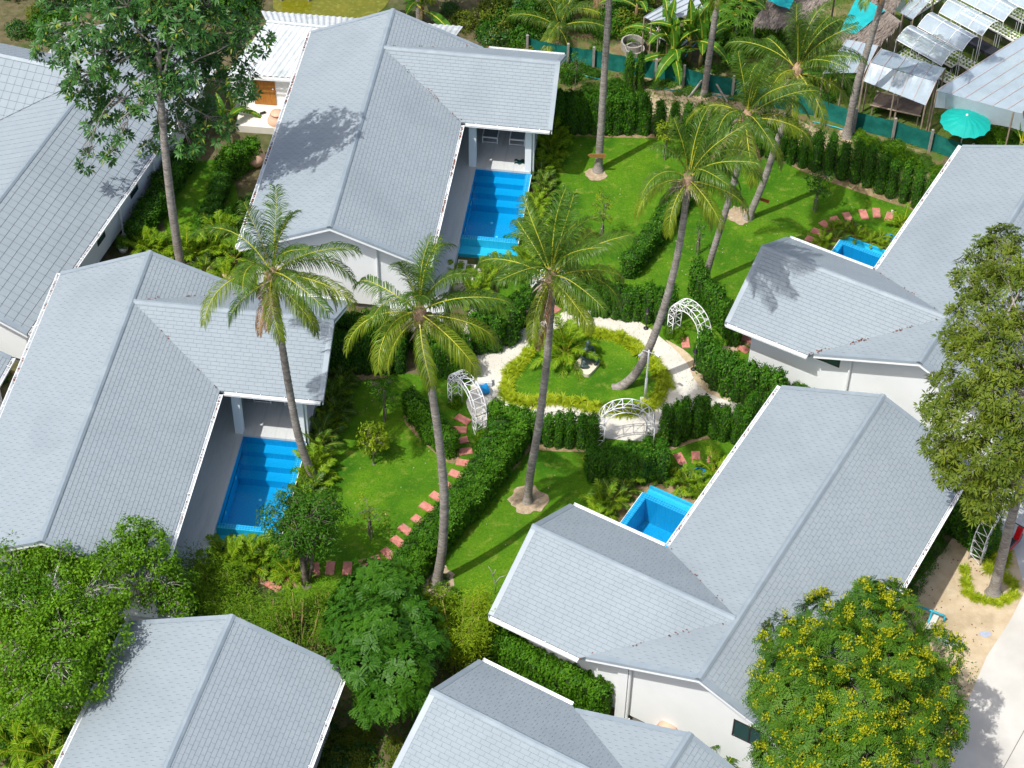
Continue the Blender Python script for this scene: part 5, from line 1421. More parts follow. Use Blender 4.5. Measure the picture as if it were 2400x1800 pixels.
# ------------------------------------------------------------------ red paver paths
def paver(cx, cy, ang, label, group, L=.56, Wd=.30, mat=None):
    a, b = at(cx - math.cos(R(ang)) * 8, cy - math.sin(R(ang)) * 8), at(cx + math.cos(R(ang)) * 8, cy + math.sin(R(ang)) * 8)
    c = (a + b) / 2; d = b - a
    key = 'paver_mesh' if mat is None else 'paver_tan'
    me = bpy.data.meshes.get(key)
    if me is None:
        m = MB(); h = .045; ch = .012
        m.box(-L / 2, L / 2, -Wd / 2, Wd / 2, 0, h - ch); m.box(-L / 2 + ch, L / 2 - ch, -Wd / 2 + ch, Wd / 2 - ch, h - ch + .0005, h)
        me = m.mesh(key, mat or m_brick)
    o = link('paver', me, None, (c.x, c.y, .004), math.atan2(d.y, d.x)); return tag(o, label, 'paving slab', group)
for i_, (x, y, a) in enumerate([(1085, 984, 28), (1075, 1008, 2), (1079, 1034, -12), (1088, 1059, -8), (1088, 1086, 10), (1071, 1113, 22), (1048, 1139, 35), (1026, 1166, 30), (1002, 1190, 30), (983, 1221, 32), (952, 1243, 35), (934, 1271, 38), (911, 1299, 42), (884, 1318, 62), (852, 1327, 80), (814, 1333, -85), (774, 1332, -82), (739, 1336, 87), (699, 1345, 68), (671, 1360, 52), (641, 1374, 30)]):
    paver(x, y, a, nth('pink red paving slab crossing the lower left lawn', i_, 'upper'), 'curved line of slabs on the lower left lawn')
for i_, (x, y, a) in enumerate([(1904, 563, 20), (1918, 545, 20), (1936, 529, 38), (1960, 519, 55), (1987, 510, 62), (2024, 503, 70), (2054, 500, 85), (2084, 509, -70)]):
    paver(x, y, a, nth('pink red paving slab in the arc on the upper right lawn', i_, 'left'), 'arc of slabs on the upper right lawn')
for i_, (x, y, a) in enumerate([(1563, 1085, 62), (1594, 1077, 60), (1631, 1073, 86), (1668, 1073, -84)]):
    paver(x, y, a, nth('pink red slab on the small lawn by the right hand villa', i_, 'left'), 'slabs on the small right hand lawn')
for x, y, a in [(1606, 804, 80), (1750, 795, 20), (1739, 817, 28), (1650, 806, 75)]:
    paver(x, y, a, 'pink red paving slab near the right hand arch', 'slabs near the right hand arch')
paver(1710, 819, 0, 'sand coloured slab near the right hand arch', 'slabs near the right hand arch', mat=M('tan_slab', (.50, .36, .25), (.42, .31, .22), 6))
for x, y, a in [(1230, 702, 85), (1262, 706, 35), (1297, 722, 35), (1280, 735, 35)]:
    paver(x, y, a, 'pink red paving slab under the hidden arch', 'slabs under the hidden arch')

# ------------------------------------------------------------------ white truss arches
def arch(label, pa, pb, h=2.0, depth=.42, r=.016):
    a, b = at(*pa), at(*pb); c = (a + b) / 2; d = b - a; w = d.length
    root = thing('garden_arch', label, 'garden arch', c, math.atan2(d.y, d.x), 'white steel arches round the path')
    hp = h * .52
    def arc(rx, rz, y, k=18): return [Vector((-math.cos(math.pi * i / k) * rx, y, hp + math.sin(math.pi * i / k) * rz)) for i in range(k + 1)]
    A = {}
    for nm, rx, y in (('f', w / 2, -depth / 2), ('b', w / 2, depth / 2), ('g', w / 2 - .26, -depth / 2), ('i', w / 2 - .26, depth / 2)):
        A[nm] = arc(rx, (h - hp) * (rx / (w / 2)), y)
        m = MB(); m.tube(A[nm], r, 6); link('arch_rail', m.mesh('arch_rail', m_white_metal, True), root)
        for s in (-1, 1):
            m = MB(); m.tube([Vector((s * rx, y, 0)), Vector((s * rx, y, hp))], r, 6); link('post', m.mesh('post', m_white_metal, True), root)
    lat = MB(); k = 18
    for i in range(0, k + 1, 2):
        lat.bar(A['f'][i], A['b'][i], r * .8); lat.bar(A['f'][i], A['g'][i], r * .7); lat.bar(A['b'][i], A['i'][i], r * .7)
        if i < k:
            lat.bar(A['f'][i], A['b'][i + 2], r * .7); lat.bar(A['f'][i], A['g'][i + 2], r * .6)
    for s in (-1, 1):
        for j in range(3):
            z0, z1 = hp * j / 3 + .02, hp * (j + 1) / 3
            for (x0, y0, x1, y1) in ((w / 2, -depth / 2, w / 2, depth / 2), (w / 2, -depth / 2, w / 2 - .26, -depth / 2), (w / 2, depth / 2, w / 2 - .26, depth / 2)):
                lat.bar(Vector((s * x0, y0, z0)), Vector((s * x1, y1, z1)), r * .7); lat.bar(Vector((s * x0, y0, z1)), Vector((s * x1, y1, z1)), r * .8)
    tag(link('lattice', lat.mesh('lattice', m_white_metal), root), kind='stuff')
    return root
arch('white steel truss arch facing the viewer below the round path', (1397, 1038), (1530, 1042), 2.05)
arch('white steel truss arch leaning over the left start of the paver path', (1062, 940), (1128, 1020), 2.0)
arch('white steel truss arch at the right of the path by the villa', (1572, 778), (1652, 838), 2.0)
arch('white steel truss arch hidden behind the crown of the middle palm', (1240, 728), (1336, 722), 1.9)
arch('white steel trellis arch at the far right beside the driveway', (2282, 1318), (2362, 1215), 2.0)
for x, y in [(1400, 1030), (1525, 1040), (1568, 788), (1592, 795), (1066, 950), (1130, 1030), (1326, 716), (1345, 730)]:
    shrub('young climbing plant at the foot of a white arch', at(x, y), .24, .5, 'bright', 'climbing plant', 'climbers at the arch feet', 'climbing_plant')

# ------------------------------------------------------------------ lanterns and the tall pole
m_black = M('black_iron', (.022, .022, .022), None, rough=.45)
m_lens = M('lantern_glass', (.35, .33, .28), None, rough=.3)
def lantern(label, px, py, h=1.0):
    p = at(px, py); root = thing('garden_lantern', label, 'lamp', p, 0, 'black garden lanterns')
    m = MB(); m.tube([Vector((0, 0, 0)), Vector((0, 0, .03)), Vector((0, 0, .05)), Vector((0, 0, .09))], [.10, .10, .06, .03], 12); link('foot', m.mesh('foot', m_black, True), root)
    m = MB(); m.tube([Vector((0, 0, .08)), Vector((0, 0, h - .22))], .018, 8); link('pole', m.mesh('pole', m_black, True), root)
    m = MB(); m.tube([Vector((0, 0, h - .22)), Vector((0, 0, h - .05))], [.045, .075], 6); link('lamp_glass', m.mesh('lamp_glass', m_lens), root)
    m = MB(); m.tube([Vector((0, 0, h - .05)), Vector((0, 0, h - .02)), Vector((0, 0, h + .05)), Vector((0, 0, h + .09))], [.10, .10, .045, .01], 6)
    for k in range(6): m.bar(Vector((math.cos(k * 1.047) * .047, math.sin(k * 1.047) * .047, h - .22)), Vector((math.cos(k * 1.047) * .077, math.sin(k * 1.047) * .077, h - .05)), .006)
    link('cap', m.mesh('cap', m_black), root)
for l, x, y, h in [('black garden lantern at the left start of the round path', 1112, 829, 1.0), ('black garden lantern at the upper left bend of the path', 1234, 766, 1.0), ('black garden lantern at the top of the path behind the palm fronds', 1356, 734, 1.0),
                   ('black garden lantern left of the right hand arch', 1514, 770, .95), ('black garden lantern on the outer right edge of the path', 1625, 866, .95), ('tall black lamp post beside the sand yard tree', 2336, 1326, 1.9)]: lantern(l, x, y, h)
p = at(1511, 940); root = thing('camera_pole', 'tall white pole carrying small cameras on the island garden', 'pole', p)
m = MB(); m.box(-.16, .16, -.14, .14, .013, .07); link('footing', m.mesh('footing', m_path), root)
m = MB(); m.tube([Vector((0, 0, .07)), Vector((0, 0, 1.15)), Vector((0, 0, 1.17)), Vector((0, 0, 2.55))], [.05, .05, .03, .03], 10); link('pole', m.mesh('pole', m_white_metal, True), root)
m = MB(); m.tube([Vector((-.22, .05, 2.5)), Vector((.2, -.06, 2.42))], .02, 8); link('cross_arm', m.mesh('cross_arm', m_white_metal, True), root)
for s in (-1, 1):
    m = MB(); m.tube([Vector((s * .2, 0, 2.42)), Vector((s * .36, -.08, 2.33))], [.045, .045], 8); m.tube([Vector((s * .36, -.08, 2.33)), Vector((s * .385, -.093, 2.315))], [.035, .03], 8, 1)
    link('camera_head', m.mesh('camera_head', [m_white_metal, m_black]), root)

# ------------------------------------------------------------------ seated statue on a rounded slab
m_bronze = M('dark_bronze', (.035, .060, .062), (.075, .115, .11), 6, .45, .5, .3, 30, metal=.3)
p = at(1376, 858)
s_rz = math.atan2((at(1390, 835) - at(1362, 868)).y, (at(1390, 835) - at(1362, 868)).x)
root = thing('statue', 'dark seated statue on a pale rounded slab in the island garden', 'statue', p, s_rz)
root.scale = (1.25,) * 3
m = MB(); ring = smooth_ring([(-.42, -.22), (-.2, -.30), (.25, -.28), (.45, -.05), (.38, .24), (0, .30), (-.38, .22)], 5)
m.prism([(q.x, q.y, .013) for q in ring], (0, 0, .12)); link('plinth', m.mesh('plinth', M('cream_stone', (.66, .60, .47), (.58, .52, .40), 8, .8, .2, .3, 40)), root)
def skinned(name, verts, edges, mat, parent, loc=(0, 0, 0), rz=0, sub=2):
    me = bpy.data.meshes.new(name); me.from_pydata([v[:3] for v in verts], edges, []); o = bpy.data.objects.new(name, me); COL.objects.link(o)
    sk = o.modifiers.new('skin', 'SKIN'); sk.use_smooth_shade = True
    for i, v in enumerate(verts):
        o.data.skin_vertices[0].data[i].radius = (v[3], v[4] if len(v) > 4 else v[3])
    o.data.skin_vertices[0].data[0].use_root = True
    ss = o.modifiers.new('sub', 'SUBSURF'); ss.levels = sub; ss.render_levels = sub
    bpy.context.view_layer.update()
    dg = bpy.context.evaluated_depsgraph_get(); ev = o.evaluated_get(dg); nm = bpy.data.meshes.new_from_object(ev)
    o.modifiers.clear(); o.data = nm; nm.materials.clear(); nm.materials.append(mat)
    o.parent = parent; o.location = loc; o.rotation_euler = (0, 0, rz); return o
# lotus seat pose facing -Y: pelvis, spine, neck, head; thighs out and shins crossed; hands resting in the lap
V = [(0, .04, .10, .16, .13), (0, .06, .26, .12, .10), (0, .05, .42, .13, .09), (0, .04, .55, .10, .08), (0, .03, .64, .045), (0, .02, .75, .085, .095), (0, .03, .87, .05),
     (.15, -.02, .09, .09), (.29, -.12, .07, .075), (.08, -.24, .06, .06), (-.15, -.02, .09, .09), (-.29, -.12, .07, .075), (-.08, -.20, .07, .06),
     (.16, .04, .53, .055), (.23, .02, .36, .045), (.08, -.16, .22, .035), (-.16, .04, .53, .055), (-.23, .02, .36, .045), (-.06, -.16, .22, .035)]
E_ = [(0, 1), (1, 2), (2, 3), (3, 4), (4, 5), (5, 6), (0, 7), (7, 8), (8, 9), (0, 10), (10, 11), (11, 12), (3, 13), (13, 14), (14, 15), (3, 16), (16, 17), (17, 18)]
skinned('seated_figure', V, E_, m_bronze, root, (.02, 0, .12), R(-25) )
m = MB(); m.tube([Vector((0, 0, 0)), Vector((0, 0, .06)), Vector((0, 0, .13))], [.05, .07, .075], 12); tag(link('shell_pot', m.mesh('shell_pot', M('cream_pot', (.62, .55, .42), None)), None, at(1348, 868)), 'small cream pot on the grass left of the statue', 'pot')
shrub('tiny dark plant in a terracotta dish left of the statue', at(1323, 873), .18, .3, 'hedge', 'plant', None, 'potted_plant')

# ------------------------------------------------------------------ hoses, towel, loungers
m_hose = M('blue_hose', (.01, .25, .58), None, rough=.35)
def hose(label, px, py, r=.28, turns=6, tail=None):
    p = at(px, py); m = MB(); pts = []
    for i in range(turns * 22):
        t = i / 22 * 2 * math.pi; rr = r * (1 - .35 * (i / (turns * 22))) + .02 * math.sin(i * .7)
        pts.append(Vector((math.cos(t) * rr + .02 * math.sin(i * .11), math.sin(t) * rr * .9, .02 + .018 * (i // 22))))
    if tail: pts = [Vector(tail) - Vector((p.x, p.y, 0)) + Vector((0, 0, .02)), (Vector(tail) - Vector((p.x, p.y, 0))) * .5 + Vector((.05, .05, .02))] + pts
    m.tube(pts, .013, 5); tag(link('coiled_hose', m.mesh('coiled_hose', m_hose, True), None, p), label, 'hose')
hose('blue hose coil on the lawn by the far right steps', 2083, 560, .26, 6, at(2098, 540))
hose('blue hose coil on the small lawn by the right hand villa', 1638, 1108, .24, 5, at(1650, 1125))
hose('blue hose coil beside the white steps of the upper villa', 1143, 706, .34, 8)
p = at(1135, 922); root = thing('hose_reel', 'round blue hose reel standing on the path under the leaning arch', 'hose reel', p, .4)
for nm, x0, x1, rr, mt in (('drum', -.10, .10, .17, m_hose), ('disc', -.12, -.10, .2, m_hose), ('disc', .10, .12, .2, m_hose)):
    m = MB(); m.tube([Vector((x0, 0, .22)), Vector((x1, 0, .22))], rr, 20); link(nm, m.mesh(nm, mt), root)
p = at(1133, 902); m = MB(); m.box(-.3, .3, -.14, .14, .06, .24); m.box(-.28, .28, -.12, .12, .24, .27, 1)
for sx in (-1, 1):
    for sy in (-1, 1): m.box(sx * .22 - .03, sx * .22 + .03, sy * .09 - .03, sy * .09 + .03, .008, .06)
tag(link('white_crate', m.mesh('white_crate', [m_fascia, m_path]), None, p, .1), 'white plastic crate on the path behind the blue hose reel', 'crate')
m_cloth = M('dark_towel', (.012, .055, .05), (.02, .085, .07), 12, .95, .1, .8, 40)
q = Vector(at(1221, 380, .5)); m = MB(); n = 14
gv = [[Vector((-.26 + .52 * i / n, -.14 + .28 * j / n + .04 * math.sin(i * .9), .012 + .022 * abs(math.sin(i * 1.3 + j * .8)) + .01 * math.sin(j * 2.2))) for j in range(n + 1)] for i in range(n + 1)]
for i in range(n):
    for j in range(n):
        if (i < 3 and j in (5, 6, 7)) or (i > 11 and j > 10): continue
        m.face([gv[i][j], gv[i + 1][j], gv[i + 1][j + 1], gv[i][j + 1]])
tag(link('towel', m.mesh('towel', m_cloth, True), None, q), 'dark green towel dropped on the terrace by the upper pool', 'towel')
m_sling = M('grey_sling', (.16, .175, .19), (.20, .215, .23), 20, .7)
def lounger(h, lx, ly, label):
    w = to_world(h, lx, ly); root = thing('sun_lounger', label, 'sun lounger', (w.x, w.y, .5), HOUSES[h][2], 'white framed sun loungers on the terraces')
    L, Wd, z = 1.75, .60, .30
    for s in (-1, 1):
        m = MB(); m.box(s * Wd / 2 - .02, s * Wd / 2 + .02, -L / 2, L / 2 * .25, z - .03, z + .03); m.prism([(s * Wd / 2 - .02, L * .125, z - .03), (s * Wd / 2 + .02, L * .125, z - .03), (s * Wd / 2 + .02, L / 2, z + .32), (s * Wd / 2 - .02, L / 2, z + .32)], (0, 0, .055))
        link('side_rail', m.mesh('side_rail', m_fascia), root)
        for y in (-L / 2 + .03, L / 2 * .3):
            m = MB(); m.box(s * Wd / 2 - .02, s * Wd / 2 + .02, y - .02, y + .02, 0, z - .032); link('leg', m.mesh('leg', m_fascia), root)
    m = MB(); m.box(-Wd / 2 + .022, Wd / 2 - .022, -L / 2, -L / 2 + .04, z - .028, z + .028); m.box(-Wd / 2 + .022, Wd / 2 - .022, -L / 2 + .01, -L / 2 + .03, .04, .075); link('foot_rail', m.mesh('foot_rail', m_fascia), root)
    m = MB(); m.box(-Wd / 2 + .022, Wd / 2 - .022, -L / 2 + .05, L * .12, z - .005, z + .012); link('seat', m.mesh('seat', m_sling), root)
    m = MB(); m.prism([(-Wd / 2 + .022, L * .125, z + .005), (Wd / 2 - .022, L * .125, z + .005), (Wd / 2 - .022, L / 2, z + .34), (-Wd / 2 + .022, L / 2, z + .34)], (0, 0, .016)); link('backrest', m.mesh('backrest', m_sling), root)
for h, nm in (('A', 'left'), ('B', 'upper')):
    lounger(h, 4.35, 2.15, 'grey sun lounger beside the inner column of the %s terrace' % nm)
    lounger(h, 5.45, 2.15, 'grey sun lounger nearer the garden on the %s terrace' % nm)
    w = to_world(h, 4.9, 1.9); root = thing('side_table', 'low white table between the loungers of the %s terrace' % nm, 'side table', (w.x, w.y, .5), HOUSES[h][2], 'terrace side tables')
    m = MB(); m.box(-.22, .22, -.2, .2, .32, .35); link('table_top', m.mesh('table_top', m_fascia), root)
    for sx in (-1, 1):
        for sy in (-1, 1): m = MB(); m.box(sx * .18 - .015, sx * .18 + .015, sy * .16 - .015, sy * .16 + .015, 0, .32); link('leg', m.mesh('leg', m_fascia), root)
# steps of pale concrete
def steps(label, h, lx0, ly, n=2, w=1.0, sgn=1):
    x, y, a = HOUSES[h]; o = to_world(h, lx0, ly); root = thing('garden_steps', label, 'steps', (o.x, o.y, 0), a)
    for i in range(n):
        m = MB(); m.box(i * .34, (i + 1) * .34, -w / 2, w / 2, .004, .4 - i * .18); link('step', m.mesh('step', m_path), root)
steps('pale concrete steps beside the far right villa eave', 'D', 3.7, 10.6, 2)
steps('pale concrete step at the right hand villa by the small lawn', 'C', 3.7, 10.9, 2)
steps('white steps by the lower end of the upper villa terrace', 'B', 4.1, 10.6, 3, 1.3)
m = MB(); q0, q1 = at(1090, 790), at(1125, 700); d = (q1 - q0)
sheet('service_walk', ats([(1085, 780), (1100, 730), (1060, 690), (1085, 678), (1135, 715), (1120, 790), (1105, 815)]), .014, m_path)
sheet('service_walk', ats([(470, 625), (500, 615), (560, 650), (545, 672)]), .015, m_sand)

# signs on palms
m_wood = M('sign_wood', (.36, .20, .06), (.26, .13, .035), 5, .6, .3, .4, 30, 'obj', (1, 1, 6))
def sign(label, px, py, z, pts, mat, rz=0.0, name='sign_board'):
    p = at(px, py, z); m = MB(); m.prism([(x, 0, y) for x, y in pts], (0, -.03, 0)); m.tube([Vector((0, .0, .06)), Vector((0, .06, .06))], .012, 6)
    o = link(name, m.mesh(name, mat), None, p, rz); return tag(o, label, 'sign')
pp = at(1402, 400)
sign('wooden arrow board pointing left on the upper palm trunk', 1402, 366, .95, [(-.42, .06), (-.34, -.03), (-.1, -.07), (.30, -.08), (.30, .13), (-.1, .12), (-.32, .12)], m_wood)
sign('reddish wooden board on the bent palm behind the others', 1786, 472, .72, [(-.22, .14), (.26, -.10), (.28, .05), (-.2, .26)], M('red_sign', (.42, .09, .03), (.34, .07, .03), 8), .1)

# ------------------------------------------------------------------ net fence
m_net = M('green_shade_net', (.006, .105, .085), (.010, .15, .12), 3, .8, .2, .3, 60, c3=(.02, .20, .16), s3=1.6)
m_post = M('concrete_post', (.34, .32, .29), (.26, .245, .22), 6, .9)
fence = thing('net_fence', 'dark green shade net fence on concrete posts across the top right', 'fence', at(1700, 230))
fo = at(1700, 230)
fpts = [(1235, 130), (1330, 150), (1390, 158), (1475, 175), (1535, 186), (1600, 200), (1655, 215), (1715, 225), (1800, 250), (1910, 272), (2000, 303), (2090, 325), (2176, 352), (2270, 385)]
Q = [at(x, y) - fo for x, y in fpts]
for i in range(len(Q) - 1):
    m = MB(); n = 8; a, b = Q[i], Q[i + 1]; d = b - a; nn = Vector((-d.y, d.x, 0)).normalized(); prev = None
    for k in range(n + 1):
        t = k / n; sag = .06 * math.sin(math.pi * t); bel = nn * (.04 * math.sin(t * math.pi) + .02 * math.sin(t * 17 + i))
        col = [a + d * t + bel * j + Vector((0, 0, z - sag * j)) for z, j in ((.02, 0), (.3, .7), (.6, 1), (.92, 1))]
        if prev:
            for j in range(3): m.face([prev[j], col[j], col[j + 1], prev[j + 1]])
        prev = col
    link('net_panel', m.mesh('net_panel', m_net, True), fence)
for i, q in enumerate(Q):
    m = MB(); m.box(-.05, .05, -.05, .05, 0, 1.12); link('post', m.mesh('post', m_post), fence, q - Vector((0, .09, 0)))
for a, b in (((1655, 205), (1615, 228)), ((1662, 205), (1705, 240))):
    m = MB(); m.tube([at(a[0], a[1] - 10, .2) - fo + Vector((0, 0, .5)), at(*b) - fo], .045, 4); link('brace', m.mesh('brace', m_post), fence)
m_pipe = M('blue_pipe', (.02, .33, .46), (.05, .42, .52), 3, .4)
for l, pts in (('blue water pipe across the bare earth at the upper right', [(1330, 165), (1370, 177), (1430, 192)]), ('blue water pipe lying on bare earth below the net fence', [(1525, 205), (1610, 215), (1650, 218), (1720, 232)]),
               ('long blue water pipe at the foot of the palm by the fence', [(1905, 285), (1960, 298), (2030, 320), (2090, 345)]), ('blue pipe running between banana plants', [(1590, 155), (1615, 120), (1645, 85), (1660, 70)]),
               ('blue water pipe beside the clay jars', [(540, 228), (562, 222), (590, 232), (596, 262)]), ('blue pipe in the gap under the right hand villa wall', [(1412, 1675), (1440, 1690), (1475, 1700)])):
    m = MB(); m.tube([at(x, y, .05 + .01 * (i % 2)) for i, (x, y) in enumerate(pts)], .022, 6); tag(m.obj('water_pipe', m_pipe, None, True), l, 'pipe')
m = MB(); q = [at(2150, 1420, .3), at(2185, 1432, .3), at(2215, 1444, .3)]
m.tube(q, .035, 6); m.tube([at(2185, 1432, .3), at(2172, 1470, .02)], .035, 6); m.tube([q[0], Vector((q[0].x, q[0].y, 0))], .03, 6); m.tube([q[2], Vector((q[2].x, q[2].y, 0))], .03, 6)
tag(m.obj('pipe_frame', m_pipe, None, True), 'bright blue pipe frame in the sand behind the flowering tree', 'pipe')
m = MB(); m.box(-.12, .12, -.35, .35, .004, .12); tag(link('concrete_block', m.mesh('concrete_block', m_path), None, at(2183, 1462), -.5), 'pale concrete block beside the blue pipe frame', 'block')

# ------------------------------------------------------------------ white metal building, jars, dock
m_zinc = M('white_sheet_metal', (.55, .58, .59), (.47, .50, .51), 3, .5, .35, .2, 8, c3=(.36, .40, .40), s3=1.4)
def corrugated(name, c00, c10, c11, c01, n, amp, mat, parent=None, th=.02):
    """ribbed sheet between four corners; ribs run from edge 0 to edge 1"""
    m = MB(); prev = None
    for i in range(n * 4 + 1):
        t = i / (n * 4); ph = (i % 4); up = amp if ph in (1, 2) else 0
        a = c00.lerp(c10, t) + Vector((0, 0, up)); b = c01.lerp(c11, t) + Vector((0, 0, up))
        if prev:
            m.face([prev[0], a, b, prev[1]]); m.face([prev[0] - Vector((0, 0, th)), a - Vector((0, 0, th)), a, prev[0]])
            m.face([prev[1] - Vector((0, 0, th)), b - Vector((0, 0, th)), b, prev[1]])
        prev = (a, b)
    return link(name, m.mesh(name, mat), parent)
sh = thing('metal_roof_building', 'low white building with ribbed metal roof and orange door at the top left', 'building', (0, 0, 0))
e0, e1 = at(535, 160, 2.5), at(860, 240, 2.5)
e0, e1 = at(530, 172, 2.05), at(1010, 205, 2.05)
r0, r1 = at(625, 52, 2.72), at(1060, 96, 2.72)
b0, b1 = at(612, 26, 2.2), at(1085, 62, 2.2)
bp = Vector(((e0 + e1) / 2)[:2] + (0,)); sh.location = bp
corrugated('front_roof', e0 - bp, e1 - bp, r1 - bp, r0 - bp, 34, .035, m_zinc, sh)
corrugated('rear_roof', r0 - bp, r1 - bp, b1 - bp, b0 - bp, 34, .035, m_zinc, sh)
m = MB(); m.tube([r0 - bp + Vector((0, 0, .05)), r1 - bp + Vector((0, 0, .05))], .07, 8); link('ridge', m.mesh('ridge', m_zinc), sh)
d = (e1 - e0).normalized(); n_ = Vector((-d.y, d.x, 0)).normalized()
w0 = e0 + n_ * .35 - bp; w0.z = 0; w1 = e1 + n_ * .35 - bp; w1.z = 0
mm = MB(); mm.prism([w0, w1, w1 + Vector((0, 0, 2.0)), w0 + Vector((0, 0, 2.0))], n_ * .12); link('wall', mm.mesh('wall', m_white), sh)
mm = MB(); t = .02; g0 = e0 - bp; g1 = e1 - bp; mm.prism([g0 + Vector((0, 0, -.03)), g1 + Vector((0, 0, -.03)), g1 + Vector((0, 0, -.15)), g0 + Vector((0, 0, -.15))], n_ * -.02); mm.prism([g0 + n_ * -.1 + Vector((0, 0, -.05)), g1 + n_ * -.1 + Vector((0, 0, -.05)), g1 + n_ * -.1 + Vector((0, 0, -.14)), g0 + n_ * -.1 + Vector((0, 0, -.14))], n_ * -.012); link('gutter', mm.mesh('gutter', m_fascia), sh)
dr = at(621, 252, .35) - bp; 
k_ = (dr - w0).dot(d); dp = w0 + d * k_
m_door = M('orange_wood_door', (.42, .17, .018), (.30, .11, .012), 4, .45, .4, .2, 20, 'obj', (8, 8, .6))
mm = MB(); mm.prism([dp - d * .45 + Vector((0, 0, .35)), dp + d * .45 + Vector((0, 0, .35)), dp + d * .45 + Vector((0, 0, 1.98)), dp - d * .45 + Vector((0, 0, 1.98))], n_ * -.04); dro = link('door', mm.mesh('door', m_door), sh)
mm = MB(); mm.tube([dp + d * .36 - n_ * .045 + Vector((0, 0, 1.2)), dp + d * .36 - n_ * .1 + Vector((0, 0, 1.2))], .03, 8); link('handle', mm.mesh('handle', m_white_metal), dro)
mm = MB(); P4 = [dp - d * 1.0, dp + d * 1.3, dp + d * 1.3 - n_ * 1.5, dp - d * 1.0 - n_ * 1.5]; mm.prism([p_ + Vector((0, 0, .004)) for p_ in P4], (0, 0, .33)); link('porch', mm.mesh('porch', M('cream_porch', (.72, .68, .60), (.66, .62, .55), 3)), sh)
m = MB(); m.tube([Vector((-.12, 0, 0)), Vector((.12, .04, 0))], .05, 8); tag(link('black_bundle', m.mesh('black_bundle', m_black, True), None, at(616, 265, .39), .3), 'small black bundle on the cream porch by the orange door', 'bundle')
m_clay = M('clay_jar', (.56, .34, .23), (.64, .42, .30), 3, .6, .3, .2, 10)
def jar(label, px, py, r=.42, h=.75):
    m = MB(); prof = [(.0, .55), (.08, .62), (.3, .95), (.55, 1.0), (.8, .8), (.92, .6), (1.0, .62)]
    m.tube([Vector((0, 0, z * h)) for z, _ in prof], [k * r for _, k in prof], 22); o = link('clay_jar', m.mesh('clay_jar', m_clay, True), None, at(px, py)); tag(o, label, 'jar', 'clay water jars')
    m = MB(); m.tube([Vector((0, 0, h + .002)), Vector((0, 0, h + .05)), Vector((0, 0, h + .09))], [r * .66, r * .6, r * .1], 18); link('lid', m.mesh('lid', m_clay, True), o)
jar('large clay jar beside the hedge left of the upper villa', 600, 385); jar('clay jar in the gap by the long white wall', 1560, 1740, .45, .8)
jar('clay jar nearest the porch of the white building', 652, 300)
p = at(692, 2); root = thing('pond_dock', 'small reddish brown wooden dock over the green pond', 'dock', p)
for i in range(4): m = MB(); m.box(-.65, .65, -.1 + i * .2, .08 + i * .2, .5, .55); link('plank', m.mesh('plank', M('dock_wood', (.26, .10, .06), (.34, .15, .09), 5)), root)
for x in (-.6, .6): m = MB(); m.tube([Vector((x, -.05, -.2)), Vector((x, -.05, .75))], .04, 8); link('post', m.mesh('post', m_post), root)
p = at(290, 588); root = thing('potted_shrub', 'green shrub in a round white pot between the left villas', 'potted plant', p)
m = MB(); m.tube([Vector((0, 0, 0)), Vector((0, 0, .3))], [.16, .21], 16); link('pot', m.mesh('pot', m_fascia, True), root)
o = link('foliage', SHRUB['bright'][0], root, (0, 0, .28)); o.scale = (.26, .26, .42); tag(o, kind='stuff')

# ------------------------------------------------------------------ the farm: polytunnels, seed trays, sheds
def film_mat(name, tint, alpha, rough=.25):
    m, nt, b = nodes_of(name)
    b.inputs['Base Color'].default_value = rgba(tint); b.inputs['Roughness'].default_value = rough
    t = nt.nodes.new('ShaderNodeBsdfTransparent'); mx = nt.nodes.new('ShaderNodeMixShader')
    r = nt.nodes.new('ShaderNodeMapRange'); r.inputs[1].default_value = 0; r.inputs[2].default_value = 1; r.inputs[3].default_value = alpha - .05; r.inputs[4].default_value = alpha + .05
    nt.links.new(_noise(nt, _pos(nt), 1.6, 4, .65), r.inputs[0]); nt.links.new(r.outputs[0], mx.inputs[0])
    nt.links.new(t.outputs[0], mx.inputs[1]); nt.links.new(b.outputs[0], mx.inputs[2]); nt.links.new(mx.outputs[0], nt.nodes['Material Output'].inputs[0]); return m
m_film = film_mat('clear_plastic', (.50, .60, .68), .58, .35); m_film2 = film_mat('milky_plastic', (.43, .52, .59), .70, .4)
m_foam = M('white_foam', (.72, .72, .66), (.66, .66, .60), 4); m_blacktray = M('black_tray', (.02, .022, .028), None)
m_pole_wood = M('weathered_pole', (.34, .27, .20), (.24, .19, .14), 6, .9)
lettuce = strap_mesh('lettuce', 14, .10, .05, ML('lettuce_leaf', (.10, .22, .02), (.28, .40, .05), .5, .2, 3), 5, (.3, 1.2))
